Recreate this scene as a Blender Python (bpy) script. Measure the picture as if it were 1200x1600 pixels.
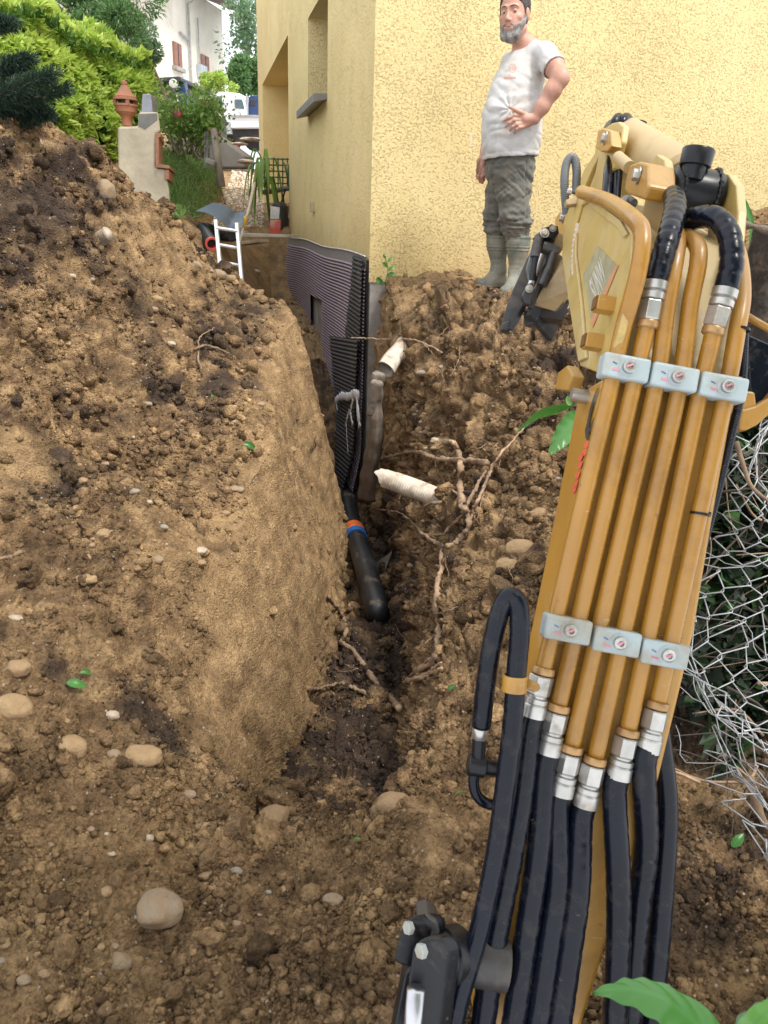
import bpy, bmesh, math, random
import numpy as np
from mathutils import Vector, Matrix
random.seed(7)
rng = np.random.default_rng(11)
C = bpy.context.scene.collection
for _o in list(bpy.data.objects): bpy.data.objects.remove(_o)

# ---------------------------------------------------------------- camera, sky, sun, exposure
PITCH, ROLL, F = math.radians(20.3), math.radians(2.0), 1200.0
def _cam_matrix():
    f = Vector((0, math.cos(PITCH), -math.sin(PITCH)))
    r = Vector((1, 0, 0)); u = r.cross(f)
    c, s = math.cos(ROLL), math.sin(ROLL)
    r2 = r * c + u * s                       # the photographer held the phone slightly turned
    u2 = u * c - r * s
    return Matrix(((r2.x, u2.x, -f.x), (r2.y, u2.y, -f.y), (r2.z, u2.z, -f.z)))
CM = _cam_matrix()
cam_d = bpy.data.cameras.new('camera'); cam = bpy.data.objects.new('camera', cam_d); C.objects.link(cam)
cam.matrix_world = CM.to_4x4()
cam_d.sensor_fit = 'VERTICAL'; cam_d.sensor_height = 24.0; cam_d.lens = 24.0 * F / 1600.0
cam_d.clip_start = 0.02; cam_d.clip_end = 600
cam_d.dof.use_dof = True; cam_d.dof.focus_distance = 3.6; cam_d.dof.aperture_fstop = 14.0
bpy.context.scene.camera = cam

SUN_EL, SUN_AZ = math.radians(60), math.radians(128)     # azimuth from +Y towards +X
w = bpy.data.worlds.new('World'); bpy.context.scene.world = w; w.use_nodes = True
_nt = w.node_tree; _bg = _nt.nodes['Background']
_sky = _nt.nodes.new('ShaderNodeTexSky'); _sky.sky_type = 'NISHITA'; _sky.sun_disc = False
_sky.sun_elevation = SUN_EL; _sky.sun_rotation = SUN_AZ
_sky.air_density = 1.0; _sky.dust_density = 5.0; _sky.ozone_density = 1.0
# thin bright overcast: grey cloud light mixed over the sky's blue
_mixw = _nt.nodes.new('ShaderNodeMixRGB'); _mixw.inputs[0].default_value = 0.82
_mixw.inputs[2].default_value = (10.0, 10.2, 10.6, 1)
_nt.links.new(_sky.outputs[0], _mixw.inputs[1]); _nt.links.new(_mixw.outputs[0], _bg.inputs[0])
_bg.inputs[1].default_value = 0.092
sun_d = bpy.data.lights.new('sun', 'SUN'); sun = bpy.data.objects.new('sun', sun_d); C.objects.link(sun)
sun_d.energy = 1.9; sun_d.angle = math.radians(12); sun_d.color = (1.0, 0.95, 0.88)
_sd = Vector((math.sin(SUN_AZ) * math.cos(SUN_EL), math.cos(SUN_AZ) * math.cos(SUN_EL), math.sin(SUN_EL)))
sun.rotation_euler = _sd.to_track_quat('Z', 'Y').to_euler(); sun.location = _sd * 30
vs = bpy.context.scene.view_settings
vs.view_transform = 'Standard'; vs.look = 'None'; vs.gamma = 1; vs.exposure = 1.12
bpy.context.scene.cycles.max_bounces = 6
bpy.context.scene.cycles.transparent_max_bounces = 8

# ---------------------------------------------------------------- helpers
def P(px, py, Y):
    """world point seen at photo pixel (px, py) at forward distance Y"""
    d = CM @ Vector(((px - 600) / F, (800 - py) / F, -1.0))
    return d * (Y / d.y)
def Z(px, py, z):
    d = CM @ Vector(((px - 600) / F, (800 - py) / F, -1.0))
    return d * (z / d.z)
def sstep(a, b, x):
    t = np.clip((x - a) / (b - a), 0, 1); return t * t * (3 - 2 * t)

def _hash(ix, iy, iz, s):
    h = (ix.astype(np.uint32) * np.uint32(374761393) + iy.astype(np.uint32) * np.uint32(668265263)
         + iz.astype(np.uint32) * np.uint32(2147483647) + np.uint32(s * 974634777 % 4294967291))
    h ^= h >> np.uint32(13); h *= np.uint32(1274126177); h ^= h >> np.uint32(16)
    h *= np.uint32(2246822519); h ^= h >> np.uint32(15)
    return h
def pn(p, f, s=0):
    """gradient noise, p (n,3), frequency f (number or 3-tuple)"""
    q = (p * np.asarray(f, dtype=np.float64)).astype(np.float64) + 1000.37
    i = np.floor(q).astype(np.int64); r = (q - i).astype(np.float32)
    u = r * r * r * (r * (r * 6 - 15) + 10)
    out = np.zeros(len(p), np.float32)
    for dx in (0, 1):
        wx = u[:, 0] if dx else 1 - u[:, 0]
        for dy in (0, 1):
            wy = u[:, 1] if dy else 1 - u[:, 1]
            for dz in (0, 1):
                wz = u[:, 2] if dz else 1 - u[:, 2]
                h = _hash(i[:, 0] + dx, i[:, 1] + dy, i[:, 2] + dz, s)
                g0 = (h & np.uint32(1023)).astype(np.float32) / 511.5 - 1
                g1 = ((h >> np.uint32(10)) & np.uint32(1023)).astype(np.float32) / 511.5 - 1
                g2 = ((h >> np.uint32(20)) & np.uint32(1023)).astype(np.float32) / 511.5 - 1
                out += wx * wy * wz * (g0 * (r[:, 0] - dx) + g1 * (r[:, 1] - dy) + g2 * (r[:, 2] - dz))
    return out * 1.3
def fbm(p, f, o=4, s=0, g=0.5):
    a, t = 1.0, 0
    for k in range(o):
        t = t + a * pn(p, np.asarray(f) * 2.03 ** k, s + k); a *= g
    return t
def tag(o, label=None, cat=None, group=None, kind=None):
    if label: o['label'] = label
    if cat: o['category'] = cat
    if group: o['group'] = group
    if kind: o['kind'] = kind
    return o
def thing(name, label, cat, loc=(0, 0, 0), group=None):
    o = bpy.data.objects.new(name, None); C.objects.link(o); o.location = loc
    o.empty_display_size = 0.1
    return tag(o, label, cat, group)
def link_mesh(name, me, mat, parent=None, smooth=False):
    o = bpy.data.objects.new(name, me); C.objects.link(o)
    for m in (mat if isinstance(mat, (list, tuple)) else [mat]): me.materials.append(m)
    if smooth: me.polygons.foreach_set('use_smooth', [True] * len(me.polygons))
    if parent is not None:
        o.parent = parent
        q = parent; off = Vector((0, 0, 0))
        while q is not None: off += q.location; q = q.parent
        o.location = -off                                     # vertices are given in world space
        if parent.parent is not None: o.location = Vector((0, 0, 0))
    return o
def fast_mesh(name, verts, quads):
    me = bpy.data.meshes.new(name)
    verts = np.asarray(verts, np.float32); quads = np.asarray(quads, np.int32)
    k = quads.shape[1]; n = len(quads)
    me.vertices.add(len(verts)); me.vertices.foreach_set('co', verts.ravel())
    me.loops.add(n * k); me.loops.foreach_set('vertex_index', quads.ravel())
    me.polygons.add(n); me.polygons.foreach_set('loop_start', np.arange(0, n * k, k, dtype=np.int32))
    me.polygons.foreach_set('use_smooth', np.ones(n, bool))
    me.update(calc_edges=True)
    return me
def fattr(me, name, arr):
    a = me.attributes.new(name, 'FLOAT', 'POINT'); a.data.foreach_set('value', np.asarray(arr, np.float32).ravel())
def grid_quads(nr, nc):
    i = np.arange(nr - 1)[:, None] * nc + np.arange(nc - 1)[None, :]
    return np.stack([i, i + 1, i + nc + 1, i + nc], -1).reshape(-1, 4)

class MB:
    """collects primitives into one mesh"""
    def __init__(s): s.v = []; s.f = []; s.mi = []
    def add(s, vs, fs, m=0):
        b = len(s.v); s.v += [tuple(v) for v in vs]
        for f in fs: s.f.append(tuple(i + b for i in f)); s.mi.append(m)
        return s
    def box(s, c, size, rot=None, m=0):
        c = Vector(c); R = rot or Matrix.Identity(3); x, y, z = (d / 2 for d in size)
        vs = [c + R @ Vector((a * x, b * y, e * z)) for a in (-1, 1) for b in (-1, 1) for e in (-1, 1)]
        return s.add(vs, [(0, 1, 3, 2), (4, 6, 7, 5), (0, 4, 5, 1), (2, 3, 7, 6), (0, 2, 6, 4), (1, 5, 7, 3)], m)
    def hexa(s, a, b, m=0):
        """solid between two same-order polygons"""
        n = len(a)
        fs = [tuple(range(n))[::-1], tuple(range(n, 2 * n))] + [(i, (i + 1) % n, n + (i + 1) % n, n + i) for i in range(n)]
        return s.add(list(a) + list(b), fs, m)
    def prism(s, poly, vec, m=0):
        vec = Vector(vec); return s.hexa([Vector(p) for p in poly], [Vector(p) + vec for p in poly], m)
    def tube(s, pts, r, n=12, caps=True, m=0, rfun=None):
        pts = [Vector(p) for p in pts]; k = len(pts)
        rr = [r] * k if not hasattr(r, '__len__') else list(r)
        T = [(pts[min(i + 1, k - 1)] - pts[max(i - 1, 0)]).normalized() for i in range(k)]
        a = Vector((0, 0, 1)) if abs(T[0].z) < 0.9 else Vector((1, 0, 0))
        nrm = (a - T[0] * a.dot(T[0])).normalized(); vs = []
        for i in range(k):
            nrm = (nrm - T[i] * nrm.dot(T[i])).normalized(); bi = T[i].cross(nrm)
            for j in range(n):
                t = 2 * math.pi * j / n; q = rr[i] * (rfun(i, t) if rfun else 1)
                vs.append(pts[i] + nrm * (math.cos(t) * q) + bi * (math.sin(t) * q))
        fs = [(i * n + j, i * n + (j + 1) % n, (i + 1) * n + (j + 1) % n, (i + 1) * n + j) for i in range(k - 1) for j in range(n)]
        if caps: fs += [tuple(range(n))[::-1], tuple(range((k - 1) * n, k * n))]
        return s.add(vs, fs, m)
    def lathe(s, c, axis, prof, n=20, m=0, caps=True):
        """prof: list of (radius, distance along axis)"""
        c = Vector(c); ax = Vector(axis).normalized()
        a = Vector((0, 0, 1)) if abs(ax.z) < 0.9 else Vector((1, 0, 0))
        x = (a - ax * a.dot(ax)).normalized(); y = ax.cross(x); vs = []
        for r, h in prof:
            for j in range(n):
                t = 2 * math.pi * j / n; vs.append(c + ax * h + x * (r * math.cos(t)) + y * (r * math.sin(t)))
        k = len(prof)
        fs = [(i * n + j, i * n + (j + 1) % n, (i + 1) * n + (j + 1) % n, (i + 1) * n + j) for i in range(k - 1) for j in range(n)]
        if caps: fs += [tuple(range(n))[::-1], tuple(range((k - 1) * n, k * n))]
        return s.add(vs, fs, m)
    def build(s, name, mat, parent=None, bevel=0, smooth=False, seg=2, auto=None, flip=True):
        me = bpy.data.meshes.new(name); me.from_pydata(s.v, [], s.f); me.update()
        me.polygons.foreach_set('material_index', s.mi)
        if flip:
            bm = bmesh.new(); bm.from_mesh(me); bmesh.ops.recalc_face_normals(bm, faces=bm.faces)
            if auto is not None:
                for e in bm.edges:
                    if len(e.link_faces) == 2 and e.calc_face_angle(0) > math.radians(auto): e.smooth = False
            bm.to_mesh(me); bm.free()
        o = link_mesh(name, me, mat, parent, smooth or auto is not None)
        if bevel:
            b = o.modifiers.new('b', 'BEVEL'); b.width = bevel; b.segments = seg; b.limit_method = 'ANGLE'; b.angle_limit = math.radians(35)
            b.harden_normals = False
        return o
def spline(pts, n=8):
    """Catmull-Rom through points"""
    pts = [Vector(p) for p in pts]; q = [pts[0] * 2 - pts[1]] + pts + [pts[-1] * 2 - pts[-2]]; out = []
    for i in range(1, len(q) - 2):
        for k in range(n):
            t = k / n; a, b, c, d = q[i - 1], q[i], q[i + 1], q[i + 2]
            out.append(0.5 * ((2 * b) + (c - a) * t + (2 * a - 5 * b + 4 * c - d) * t * t + (3 * b - a - 3 * c + d) * t ** 3))
    out.append(pts[-1]); return out

# ---------------------------------------------------------------- materials
def new_mat(name):
    m = bpy.data.materials.new(name); m.use_nodes = True; return m, m.node_tree, m.node_tree.nodes['Principled BSDF']
def nd(nt, t, **kw):
    n = nt.nodes.new('ShaderNode' + t)
    for k, v in kw.items():
        if k.startswith('i_'):
            key = k[2:]; n.inputs[int(key) if key.isdigit() else key].default_value = v
        else: setattr(n, k, v)
    return n
def ramp(nt, stops, fac=None, interp='LINEAR'):
    r = nd(nt, 'ValToRGB'); r.color_ramp.interpolation = interp; e = r.color_ramp.elements
    while len(e) < len(stops): e.new(0.5)
    for i, (p, c) in enumerate(stops):
        e[i].position = p; e[i].color = (c[0], c[1], c[2], 1) if hasattr(c, '__len__') else (c, c, c, 1)
    if fac is not None: nt.links.new(fac, r.inputs[0])
    return r
def coords(nt, kind='Object', scale=(1, 1, 1), rot=(0, 0, 0)):
    tc = nd(nt, 'TexCoord'); mp = nd(nt, 'Mapping'); mp.inputs['Scale'].default_value = scale; mp.inputs['Rotation'].default_value = rot
    nt.links.new(tc.outputs[kind], mp.inputs[0]); return mp.outputs[0]
def noise(nt, co, scale, detail=4, rough=0.55, dist=0.0):
    n = nd(nt, 'TexNoise'); n.inputs['Scale'].default_value = scale; n.inputs['Detail'].default_value = detail
    n.inputs['Roughness'].default_value = rough; n.inputs['Distortion'].default_value = dist
    nt.links.new(co, n.inputs['Vector']); return n
def mixc(nt, fac, a, b, mode='MIX'):
    m = nd(nt, 'MixRGB'); m.blend_type = mode
    for i, x in ((0, fac), (1, a), (2, b)):
        if hasattr(x, 'is_linked'): nt.links.new(x, m.inputs[i])
        elif i == 0: m.inputs[0].default_value = x
        else: m.inputs[i].default_value = (x[0], x[1], x[2], 1)
    return m.outputs[0]
def bump(nt, b, h, dist, strength=1.0):
    n = nd(nt, 'Bump'); n.inputs['Strength'].default_value = strength; n.inputs['Distance'].default_value = dist
    nt.links.new(h, n.inputs['Height']); nt.links.new(n.outputs[0], b.inputs['Normal']); return n
def simple(name, col, rough=0.6, metal=0.0, var=0.25, scale=8.0, dirt=None, dirt_amt=0.45, bmp=0.0, bscale=60, spec=0.5, dscale=3.0, kind='Object'):
    """plain surface broken up by noise and, if asked, dusty patches"""
    m, nt, b = new_mat(name); co = coords(nt, kind)
    n = noise(nt, co, scale, 5, 0.6)
    lo = tuple(c * (1 - var) for c in col); hi = tuple(min(1, c * (1 + var)) for c in col)
    c = ramp(nt, [(0.3, lo), (0.7, hi)], n.outputs[0]).outputs[0]
    rn = noise(nt, co, scale * 2.3, 4, 0.6)
    if dirt is not None:
        dn = noise(nt, co, dscale, 7, 0.68, 0.4); dr = ramp(nt, [(0.62 - dirt_amt * 0.4, 0), (0.80 - dirt_amt * 0.2, 1)], dn.outputs[0])
        c = mixc(nt, dr.outputs[0], c, dirt)
        rr = ramp(nt, [(0, rough), (1, 0.9)], dr.outputs[0])
    else: rr = ramp(nt, [(0.3, max(0.02, rough - 0.08)), (0.7, min(1, rough + 0.08))], rn.outputs[0])
    nt.links.new(c, b.inputs['Base Color']); nt.links.new(rr.outputs[0], b.inputs['Roughness'])
    b.inputs['Metallic'].default_value = metal; b.inputs['Specular IOR Level'].default_value = spec
    if bmp: bn = noise(nt, co, bscale, 6, 0.6); bump(nt, b, bn.outputs[0], bmp)
    return m
# ---------------------------------------------------------------- implicit surfaces (bodies, clothes)
class Field:
    def __init__(s, lo, hi, h):
        s.lo = np.array(lo, float); s.h = h; s.n = np.ceil((np.array(hi) - s.lo) / h).astype(int) + 1
        s.F = np.full(tuple(s.n), 1.0, np.float32)
        s.ax = [s.lo[i] + h * np.arange(s.n[i]) for i in range(3)]
    def _win(s, lo, hi):
        a = np.maximum(0, np.floor((np.array(lo) - s.lo) / s.h).astype(int)); b = np.minimum(s.n, np.ceil((np.array(hi) - s.lo) / s.h).astype(int) + 1)
        if (b <= a).any(): return None, None
        sl = tuple(slice(a[i], b[i]) for i in range(3)); g = np.meshgrid(*[s.ax[i][sl[i]] for i in range(3)], indexing='ij', sparse=True); return sl, g
    def _put(s, sl, d, k, sub):
        A = s.F[sl]
        if sub:
            d = -d
            if k > 0: hh = np.clip(.5 - .5 * (A - d) / k, 0, 1); s.F[sl] = A * (1 - hh) + d * hh + k * hh * (1 - hh)
            else: s.F[sl] = np.maximum(A, d)
        elif k > 0: hh = np.clip(.5 + .5 * (A - d) / k, 0, 1); s.F[sl] = A * (1 - hh) + d * hh - k * hh * (1 - hh)
        else: s.F[sl] = np.minimum(A, d)
    def cone(s, a, b, ra, rb, k=.02, sub=False, sq=None):
        a = np.array(a, float); b = np.array(b, float); m = max(ra, rb) + k * 1.5 + s.h * 3
        sl, g = s._win(np.minimum(a, b) - m, np.maximum(a, b) + m)
        if sl is None: return s
        ba = b - a; L = (ba ** 2).sum() + 1e-12
        t = np.clip(((g[0] - a[0]) * ba[0] + (g[1] - a[1]) * ba[1] + (g[2] - a[2]) * ba[2]) / L, 0, 1)
        d = np.sqrt((g[0] - a[0] - t * ba[0]) ** 2 + (g[1] - a[1] - t * ba[1]) ** 2 + (g[2] - a[2] - t * ba[2]) ** 2) - (ra + (rb - ra) * t)
        s._put(sl, d.astype(np.float32), k, sub); return s
    def chain(s, pts, rs, k=.02):
        for i in range(len(pts) - 1): s.cone(pts[i], pts[i + 1], rs[i], rs[i + 1], k)
        return s
    def ell(s, c, r, R=None, k=.02, sub=False):
        c = np.array(c, float); r = np.array(r, float); R = np.eye(3) if R is None else np.array(R); m = r.max() + k * 1.5 + s.h * 3
        sl, g = s._win(c - m, c + m)
        if sl is None: return s
        q = [(g[0] - c[0]) * R[i][0] + (g[1] - c[1]) * R[i][1] + (g[2] - c[2]) * R[i][2] for i in range(3)]
        k0 = np.sqrt((q[0] / r[0]) ** 2 + (q[1] / r[1]) ** 2 + (q[2] / r[2]) ** 2); k1 = np.sqrt((q[0] / r[0] ** 2) ** 2 + (q[1] / r[1] ** 2) ** 2 + (q[2] / r[2] ** 2) ** 2) + 1e-9
        s._put(sl, (k0 * (k0 - 1) / k1).astype(np.float32), k, sub); return s
    def cut(s, p, n, k=0.0):
        """remove everything on the +n side of the plane"""
        p = np.array(p); n = np.array(n, float); n /= np.linalg.norm(n); sl = (slice(None),) * 3; g = np.meshgrid(*s.ax, indexing='ij', sparse=True)
        d = -((g[0] - p[0]) * n[0] + (g[1] - p[1]) * n[1] + (g[2] - p[2]) * n[2]); s._put(sl, d.astype(np.float32), k, True); return s
    def mesh(s):
        F_ = s.F; nx, ny, nz = F_.shape; S = F_ < 0
        c = [S[i:nx - 1 + i, j:ny - 1 + j, k:nz - 1 + k] for i in (0, 1) for j in (0, 1) for k in (0, 1)]
        al = np.logical_and.reduce(c); an = np.logical_or.reduce(c); act = an & ~al
        I = np.argwhere(act); idx = -np.ones(act.shape, np.int64); idx[act] = np.arange(len(I))
        acc = np.zeros((len(I), 3)); cnt = np.zeros(len(I))
        off = [(i, j, k) for i in (0, 1) for j in (0, 1) for k in (0, 1)]
        for a in off:
            for ax in range(3):
                if a[ax]: continue
                b = list(a); b[ax] = 1; fa = F_[I[:, 0] + a[0], I[:, 1] + a[1], I[:, 2] + a[2]]; fb = F_[I[:, 0] + b[0], I[:, 1] + b[1], I[:, 2] + b[2]]
                m = (fa < 0) != (fb < 0); t = np.where(m, fa / (fa - fb + 1e-12), 0); p = np.tile(np.array(a, float), (len(I), 1)); p[:, ax] = t
                acc[m] += p[m]; cnt[m] += 1
        V = s.lo + (I + acc / cnt[:, None]) * s.h; Q = []
        for ax in range(3):
            o1, o2 = [(1, 2), (2, 0), (0, 1)][ax]
            sl0 = [slice(None)] * 3; sl1 = [slice(None)] * 3; sl0[ax] = slice(0, -1); sl1[ax] = slice(1, None)
            A, B = S[tuple(sl0)], S[tuple(sl1)]; E = np.argwhere(A != B)
            E = E[(E[:, o1] > 0) & (E[:, o2] > 0) & (E[:, o1] < F_.shape[o1] - 1) & (E[:, o2] < F_.shape[o2] - 1)]
            def at(d1, d2):
                q = E.copy(); q[:, o1] -= d1; q[:, o2] -= d2; return idx[q[:, 0], q[:, 1], q[:, 2]]
            q = np.stack([at(1, 1), at(0, 1), at(0, 0), at(1, 0)], 1); fl = B[E[:, 0], E[:, 1], E[:, 2]] ; q[fl] = q[fl][:, ::-1]
            Q.append(q[(q >= 0).all(1)])
        return V, np.vstack(Q)
def vnormals(V, Q):
    n = np.cross(V[Q[:, 2]] - V[Q[:, 0]], V[Q[:, 3]] - V[Q[:, 1]]); N = np.zeros_like(V)
    for i in range(4): np.add.at(N, Q[:, i], n)
    return N / (np.linalg.norm(N, axis=1, keepdims=True) + 1e-12)
def relax(V, Q, it=2, f=.5):
    for _ in range(it):
        S_ = np.zeros_like(V); c = np.zeros(len(V))
        for i in range(4):
            for j in ((i + 1) % 4, (i + 3) % 4): np.add.at(S_, Q[:, i], V[Q[:, j]]); np.add.at(c, Q[:, i], 1)
        V = V + f * (S_ / c[:, None] - V)
    return V
def text_tris(txt, size=1.0, bold=0.0):
    cu = bpy.data.curves.new('t', 'FONT'); cu.body = txt; cu.size = size; cu.offset = bold; cu.align_x = 'CENTER'; cu.align_y = 'CENTER'; cu.resolution_u = 4
    o = bpy.data.objects.new('t', cu); C.objects.link(o); dg = bpy.context.evaluated_depsgraph_get(); me = bpy.data.meshes.new_from_object(o.evaluated_get(dg))
    bm = bmesh.new(); bm.from_mesh(me); bmesh.ops.triangulate(bm, faces=bm.faces); v = [tuple(x.co[:2]) for x in bm.verts]; f = [tuple(x.index for x in t.verts) for t in bm.faces]
    bm.free(); bpy.data.objects.remove(o); bpy.data.curves.remove(cu); bpy.data.meshes.remove(me); return v, f
# ---------------------------------------------------------------- soil material
def soil_material(name, clods=False):
    m, nt, b = new_mat(name); co = coords(nt, 'Object')
    big = noise(nt, co, 1.7, 6, 0.62, 0.3); mid = noise(nt, co, 9, 6, 0.65, 0.2); fine = noise(nt, co, 75, 5, 0.7)
    c1 = ramp(nt, [(0.33, (0.085, 0.052, 0.028)), (0.50, (0.225, 0.142, 0.072)), (0.66, (0.43, 0.285, 0.145))], mid.outputs[0]).outputs[0]
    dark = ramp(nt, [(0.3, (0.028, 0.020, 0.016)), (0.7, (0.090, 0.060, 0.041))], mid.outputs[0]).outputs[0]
    tan = ramp(nt, [(0.3, (0.26, 0.165, 0.080)), (0.7, (0.44, 0.295, 0.148))], mid.outputs[0]).outputs[0]
    at = nd(nt, 'Attribute', attribute_name='topsoil_shade'); wn = nd(nt, 'Math', operation='ADD')
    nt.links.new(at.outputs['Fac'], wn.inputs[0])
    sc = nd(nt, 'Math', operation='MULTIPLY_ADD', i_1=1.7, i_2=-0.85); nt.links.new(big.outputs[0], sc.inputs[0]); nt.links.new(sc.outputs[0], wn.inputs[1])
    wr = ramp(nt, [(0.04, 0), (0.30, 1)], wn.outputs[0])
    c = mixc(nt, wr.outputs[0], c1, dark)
    ct = nd(nt, 'Attribute', attribute_name='clay'); c = mixc(nt, ct.outputs['Fac'], c, tan)
    fr = ramp(nt, [(0.3, 0.62), (0.7, 1.35)], fine.outputs[0]); c = mixc(nt, 1.0, c, fr.outputs[0], 'MULTIPLY')
    if clods:
        tn = nd(nt, 'Attribute', attribute_name='tint')
        tr = ramp(nt, [(0, 0.5), (0.5, 1.0), (1, 1.6)], tn.outputs['Fac']); c = mixc(nt, 1.0, c, tr.outputs[0], 'MULTIPLY')
    # pale grit
    vo = nd(nt, 'TexVoronoi'); vo.inputs['Scale'].default_value = 95; nt.links.new(co, vo.inputs['Vector'])
    sep = nd(nt, 'SeparateColor'); nt.links.new(vo.outputs['Color'], sep.inputs[0])
    g = ramp(nt, [(0.965, 0), (0.98, 1)], sep.outputs[0]); g2 = ramp(nt, [(0.25, 1), (0.4, 0)], vo.outputs['Distance'])
    gm = nd(nt, 'Math', operation='MULTIPLY'); nt.links.new(g.outputs[0], gm.inputs[0]); nt.links.new(g2.outputs[0], gm.inputs[1])
    c = mixc(nt, gm.outputs[0], c, (0.46, 0.39, 0.30))
    nt.links.new(c, b.inputs['Base Color']); b.inputs['Roughness'].default_value = 0.93; b.inputs['Specular IOR Level'].default_value = 0.22
    h1 = noise(nt, co, 210, 6, 0.8); h2 = nd(nt, 'TexVoronoi'); h2.inputs['Scale'].default_value = 120; nt.links.new(co, h2.inputs['Vector'])
    ha = nd(nt, 'Math', operation='SUBTRACT'); nt.links.new(h1.outputs[0], ha.inputs[0]); nt.links.new(h2.outputs['Distance'], ha.inputs[1])
    bump(nt, b, ha.outputs[0], 0.009, 1.0)
    return m
M = {}
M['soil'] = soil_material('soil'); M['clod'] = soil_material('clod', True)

# ---------------------------------------------------------------- terrain shape
# house corner and the direction of its left side
HC = Vector((-0.18, 6.2, 0)); HD = Vector((-0.239, 0.971, 0)); HR = Vector((0.971, 0.239, 0))
def wall_x(Y): return -0.18 - 0.2461 * (Y - 6.2)
def ctl(rows):
    return np.array([tuple(P(*r)) for r in rows], np.float64)
SY   = np.array([0.2, 1.45, 1.75, 2.2, 2.8, 3.5, 4.2, 5.0, 5.6, 6.1, 6.5, 7.0, 8.0, 9.5, 10.6, 11.2, 60])
LLX  = np.array([-.40, -.42, -.50, -.58, -.59, -.60, -.62, -.64, -.74, -.90, -1.08, -1.45, -1.75, -2.0, -2.1, -2.2, -14.])
LLZ  = np.array([-1.36, -1.52, -1.55, -1.5, -1.27, -1.03, -.82, -.56, -.52, -.72, -.66, -.48, -.16, -.12, -.10, -.05, 5.])
FLX  = np.array([-.30, -.32, -.36, -.36, -.28, -.235, -.21, -.22, -.27, -.34, -.42, -.9, -1.2, -1.5, -1.6, -1.7, -13.8])
FLZ  = np.array([-1.37, -1.50, -1.62, -1.88, -2.04, -2.10, -2.13, -2.16, -2.22, -2.26, -2.2, -1.8, -1.3, -1.0, -.9, -.05, 5.])
FRX  = np.array([-.02, -.02, .0, .03, .08, .08, .05, .04, -.04, -.14, .0, -.12, -.37, -.75, -1.02, -1.16, -13.4])
FRZ  = FLZ.copy(); FRZ[3] = -1.84
LRX  = np.array([.10, .10, .11, .17, .27, .26, .26, .17, .05, -.10, .05, -.08, -.33, -.70, -.97, -1.11, -13.3])
LRZ  = np.array([-1.38, -1.50, -1.53, -1.56, -1.50, -1.46, -1.36, -.98, -.55, -.38, -.3, -.3, -.3, -.25, -.2, -.05, 5.])
def pl(Y, a):
    # smooth interpolation through the stations
    e = 0.06
    return (np.interp(Y - e, SY, a) + np.interp(Y, SY, a) + np.interp(Y + e, SY, a)) / 3
left_px = [(430, 464, 5.6), (385, 444, 5.5), (340, 418, 5.35), (300, 382, 5.2), (260, 338, 5.0), (215, 297, 4.85), (180, 264, 4.7), (130, 233, 4.5), (80, 208, 4.3), (0, 196, 4.0), (-150, 170, 3.8),
           (330, 470, 4.7), (200, 420, 4.15), (60, 330, 3.7), (300, 600, 3.7), (150, 560, 3.35), (0, 500, 3.0), (0, 650, 2.65), (200, 720, 3.0), (300, 850, 2.62), (100, 850, 2.35),
           (200, 1000, 2.15), (0, 1000, 1.9), (200, 1200, 1.7), (0, 1200, 1.52), (0, 1400, 1.26), (200, 1400, 1.3), (0, 1600, 1.0), (300, 1600, 1.02), (-300, 1600, .9), (-300, 1200, 1.3), (-300, 800, 2.2)]
ctl_l = ctl(left_px)
ridge = ctl_l[:11]
back = [(r[0] - .25, r[1] + .75, max(r[2] - .62, -.10) if r[0] < -1.2 else r[2] - .34) for r in ridge]
yard = [tuple(P(*r)) for r in [(300, 335, 8.2), (330, 372, 7.6), (265, 322, 8.0), (300, 262, 10.5), (400, 330, 11.5), (395, 372, 9.6), (330, 240, 13), (398, 262, 14), (400, 218, 19), (300, 222, 18)]]
extra = [(-3.5, 6.3, -.10), (-5, 9, .3), (-3.2, 8.5, -.05), (-2.5, 6.6, -.12), (-4.5, 6, .0), (-7, 14, 1.9), (-10, 27, 3.2), (-6, 27, 3.0), (-16, 45, 5.4), (-6, 45, 5.2), (-2.4, 9.6, .05), (-25, 30, 3.4), (-6, 5, .6), (-30, 55, 6), (-20, 60, 6)]
CL = np.array([tuple(p) for p in ctl_l] + back + yard + extra)
ys = np.array([.2, .8, 1.2, 1.45, 1.75, 2.0, 2.2, 2.5, 2.8, 3.1, 3.5, 3.8, 4.2, 4.6, 5.0, 5.3, 5.6, 6.1, 6.5, 7, 7.5, 8, 9.5, 10.6, 11.2, 15, 22, 35, 60])
CL = np.vstack([CL, np.stack([pl(ys, LLX), ys, pl(ys, LLZ)], 1)])
right_px = [(700, 1350, 1.5), (700, 1550, 1.08), (900, 1400, 1.4), (800, 1150, 2.0), (1000, 1300, 1.6), (1150, 1420, 1.36), (1100, 1560, 1.1), (1250, 1250, 1.62), (820, 1000, 2.45), (950, 1000, 2.4), (1100, 1000, 2.3), (760, 1000, 2.6),
            (800, 800, 3.2), (900, 800, 3.1), (750, 700, 3.95), (850, 620, 4.0), (700, 600, 4.6), (800, 540, 4.5), (900, 540, 4.2), (1050, 520, 4.2), (650, 470, 5.3), (700, 462, 5.5), (600, 448, 5.9), (750, 449, 5.75), (800, 460, 5.6), (900, 447, 5.8),
            (1000, 400, 6.3), (1180, 330, 6.6), (1180, 420, 4.9), (1180, 520, 3.9), (1300, 700, 3.2), (1300, 900, 2.4)]
CR = ctl(right_px)
CR = np.vstack([CR, [(0.6, 6.4, -.35), (1.6, 6.7, -.28), (3.0, 7, .25), (2.6, 4.5, .1), (2.6, 2.5, -.6), (3, 1, -.9), (1.2, .6, -1.3), (5, 5, .4), (9, 9, .5), (12, 40, 1)]])
CR = np.vstack([CR, np.stack([pl(ys, LRX), ys, pl(ys, LRZ)], 1)[:20]])
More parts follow.
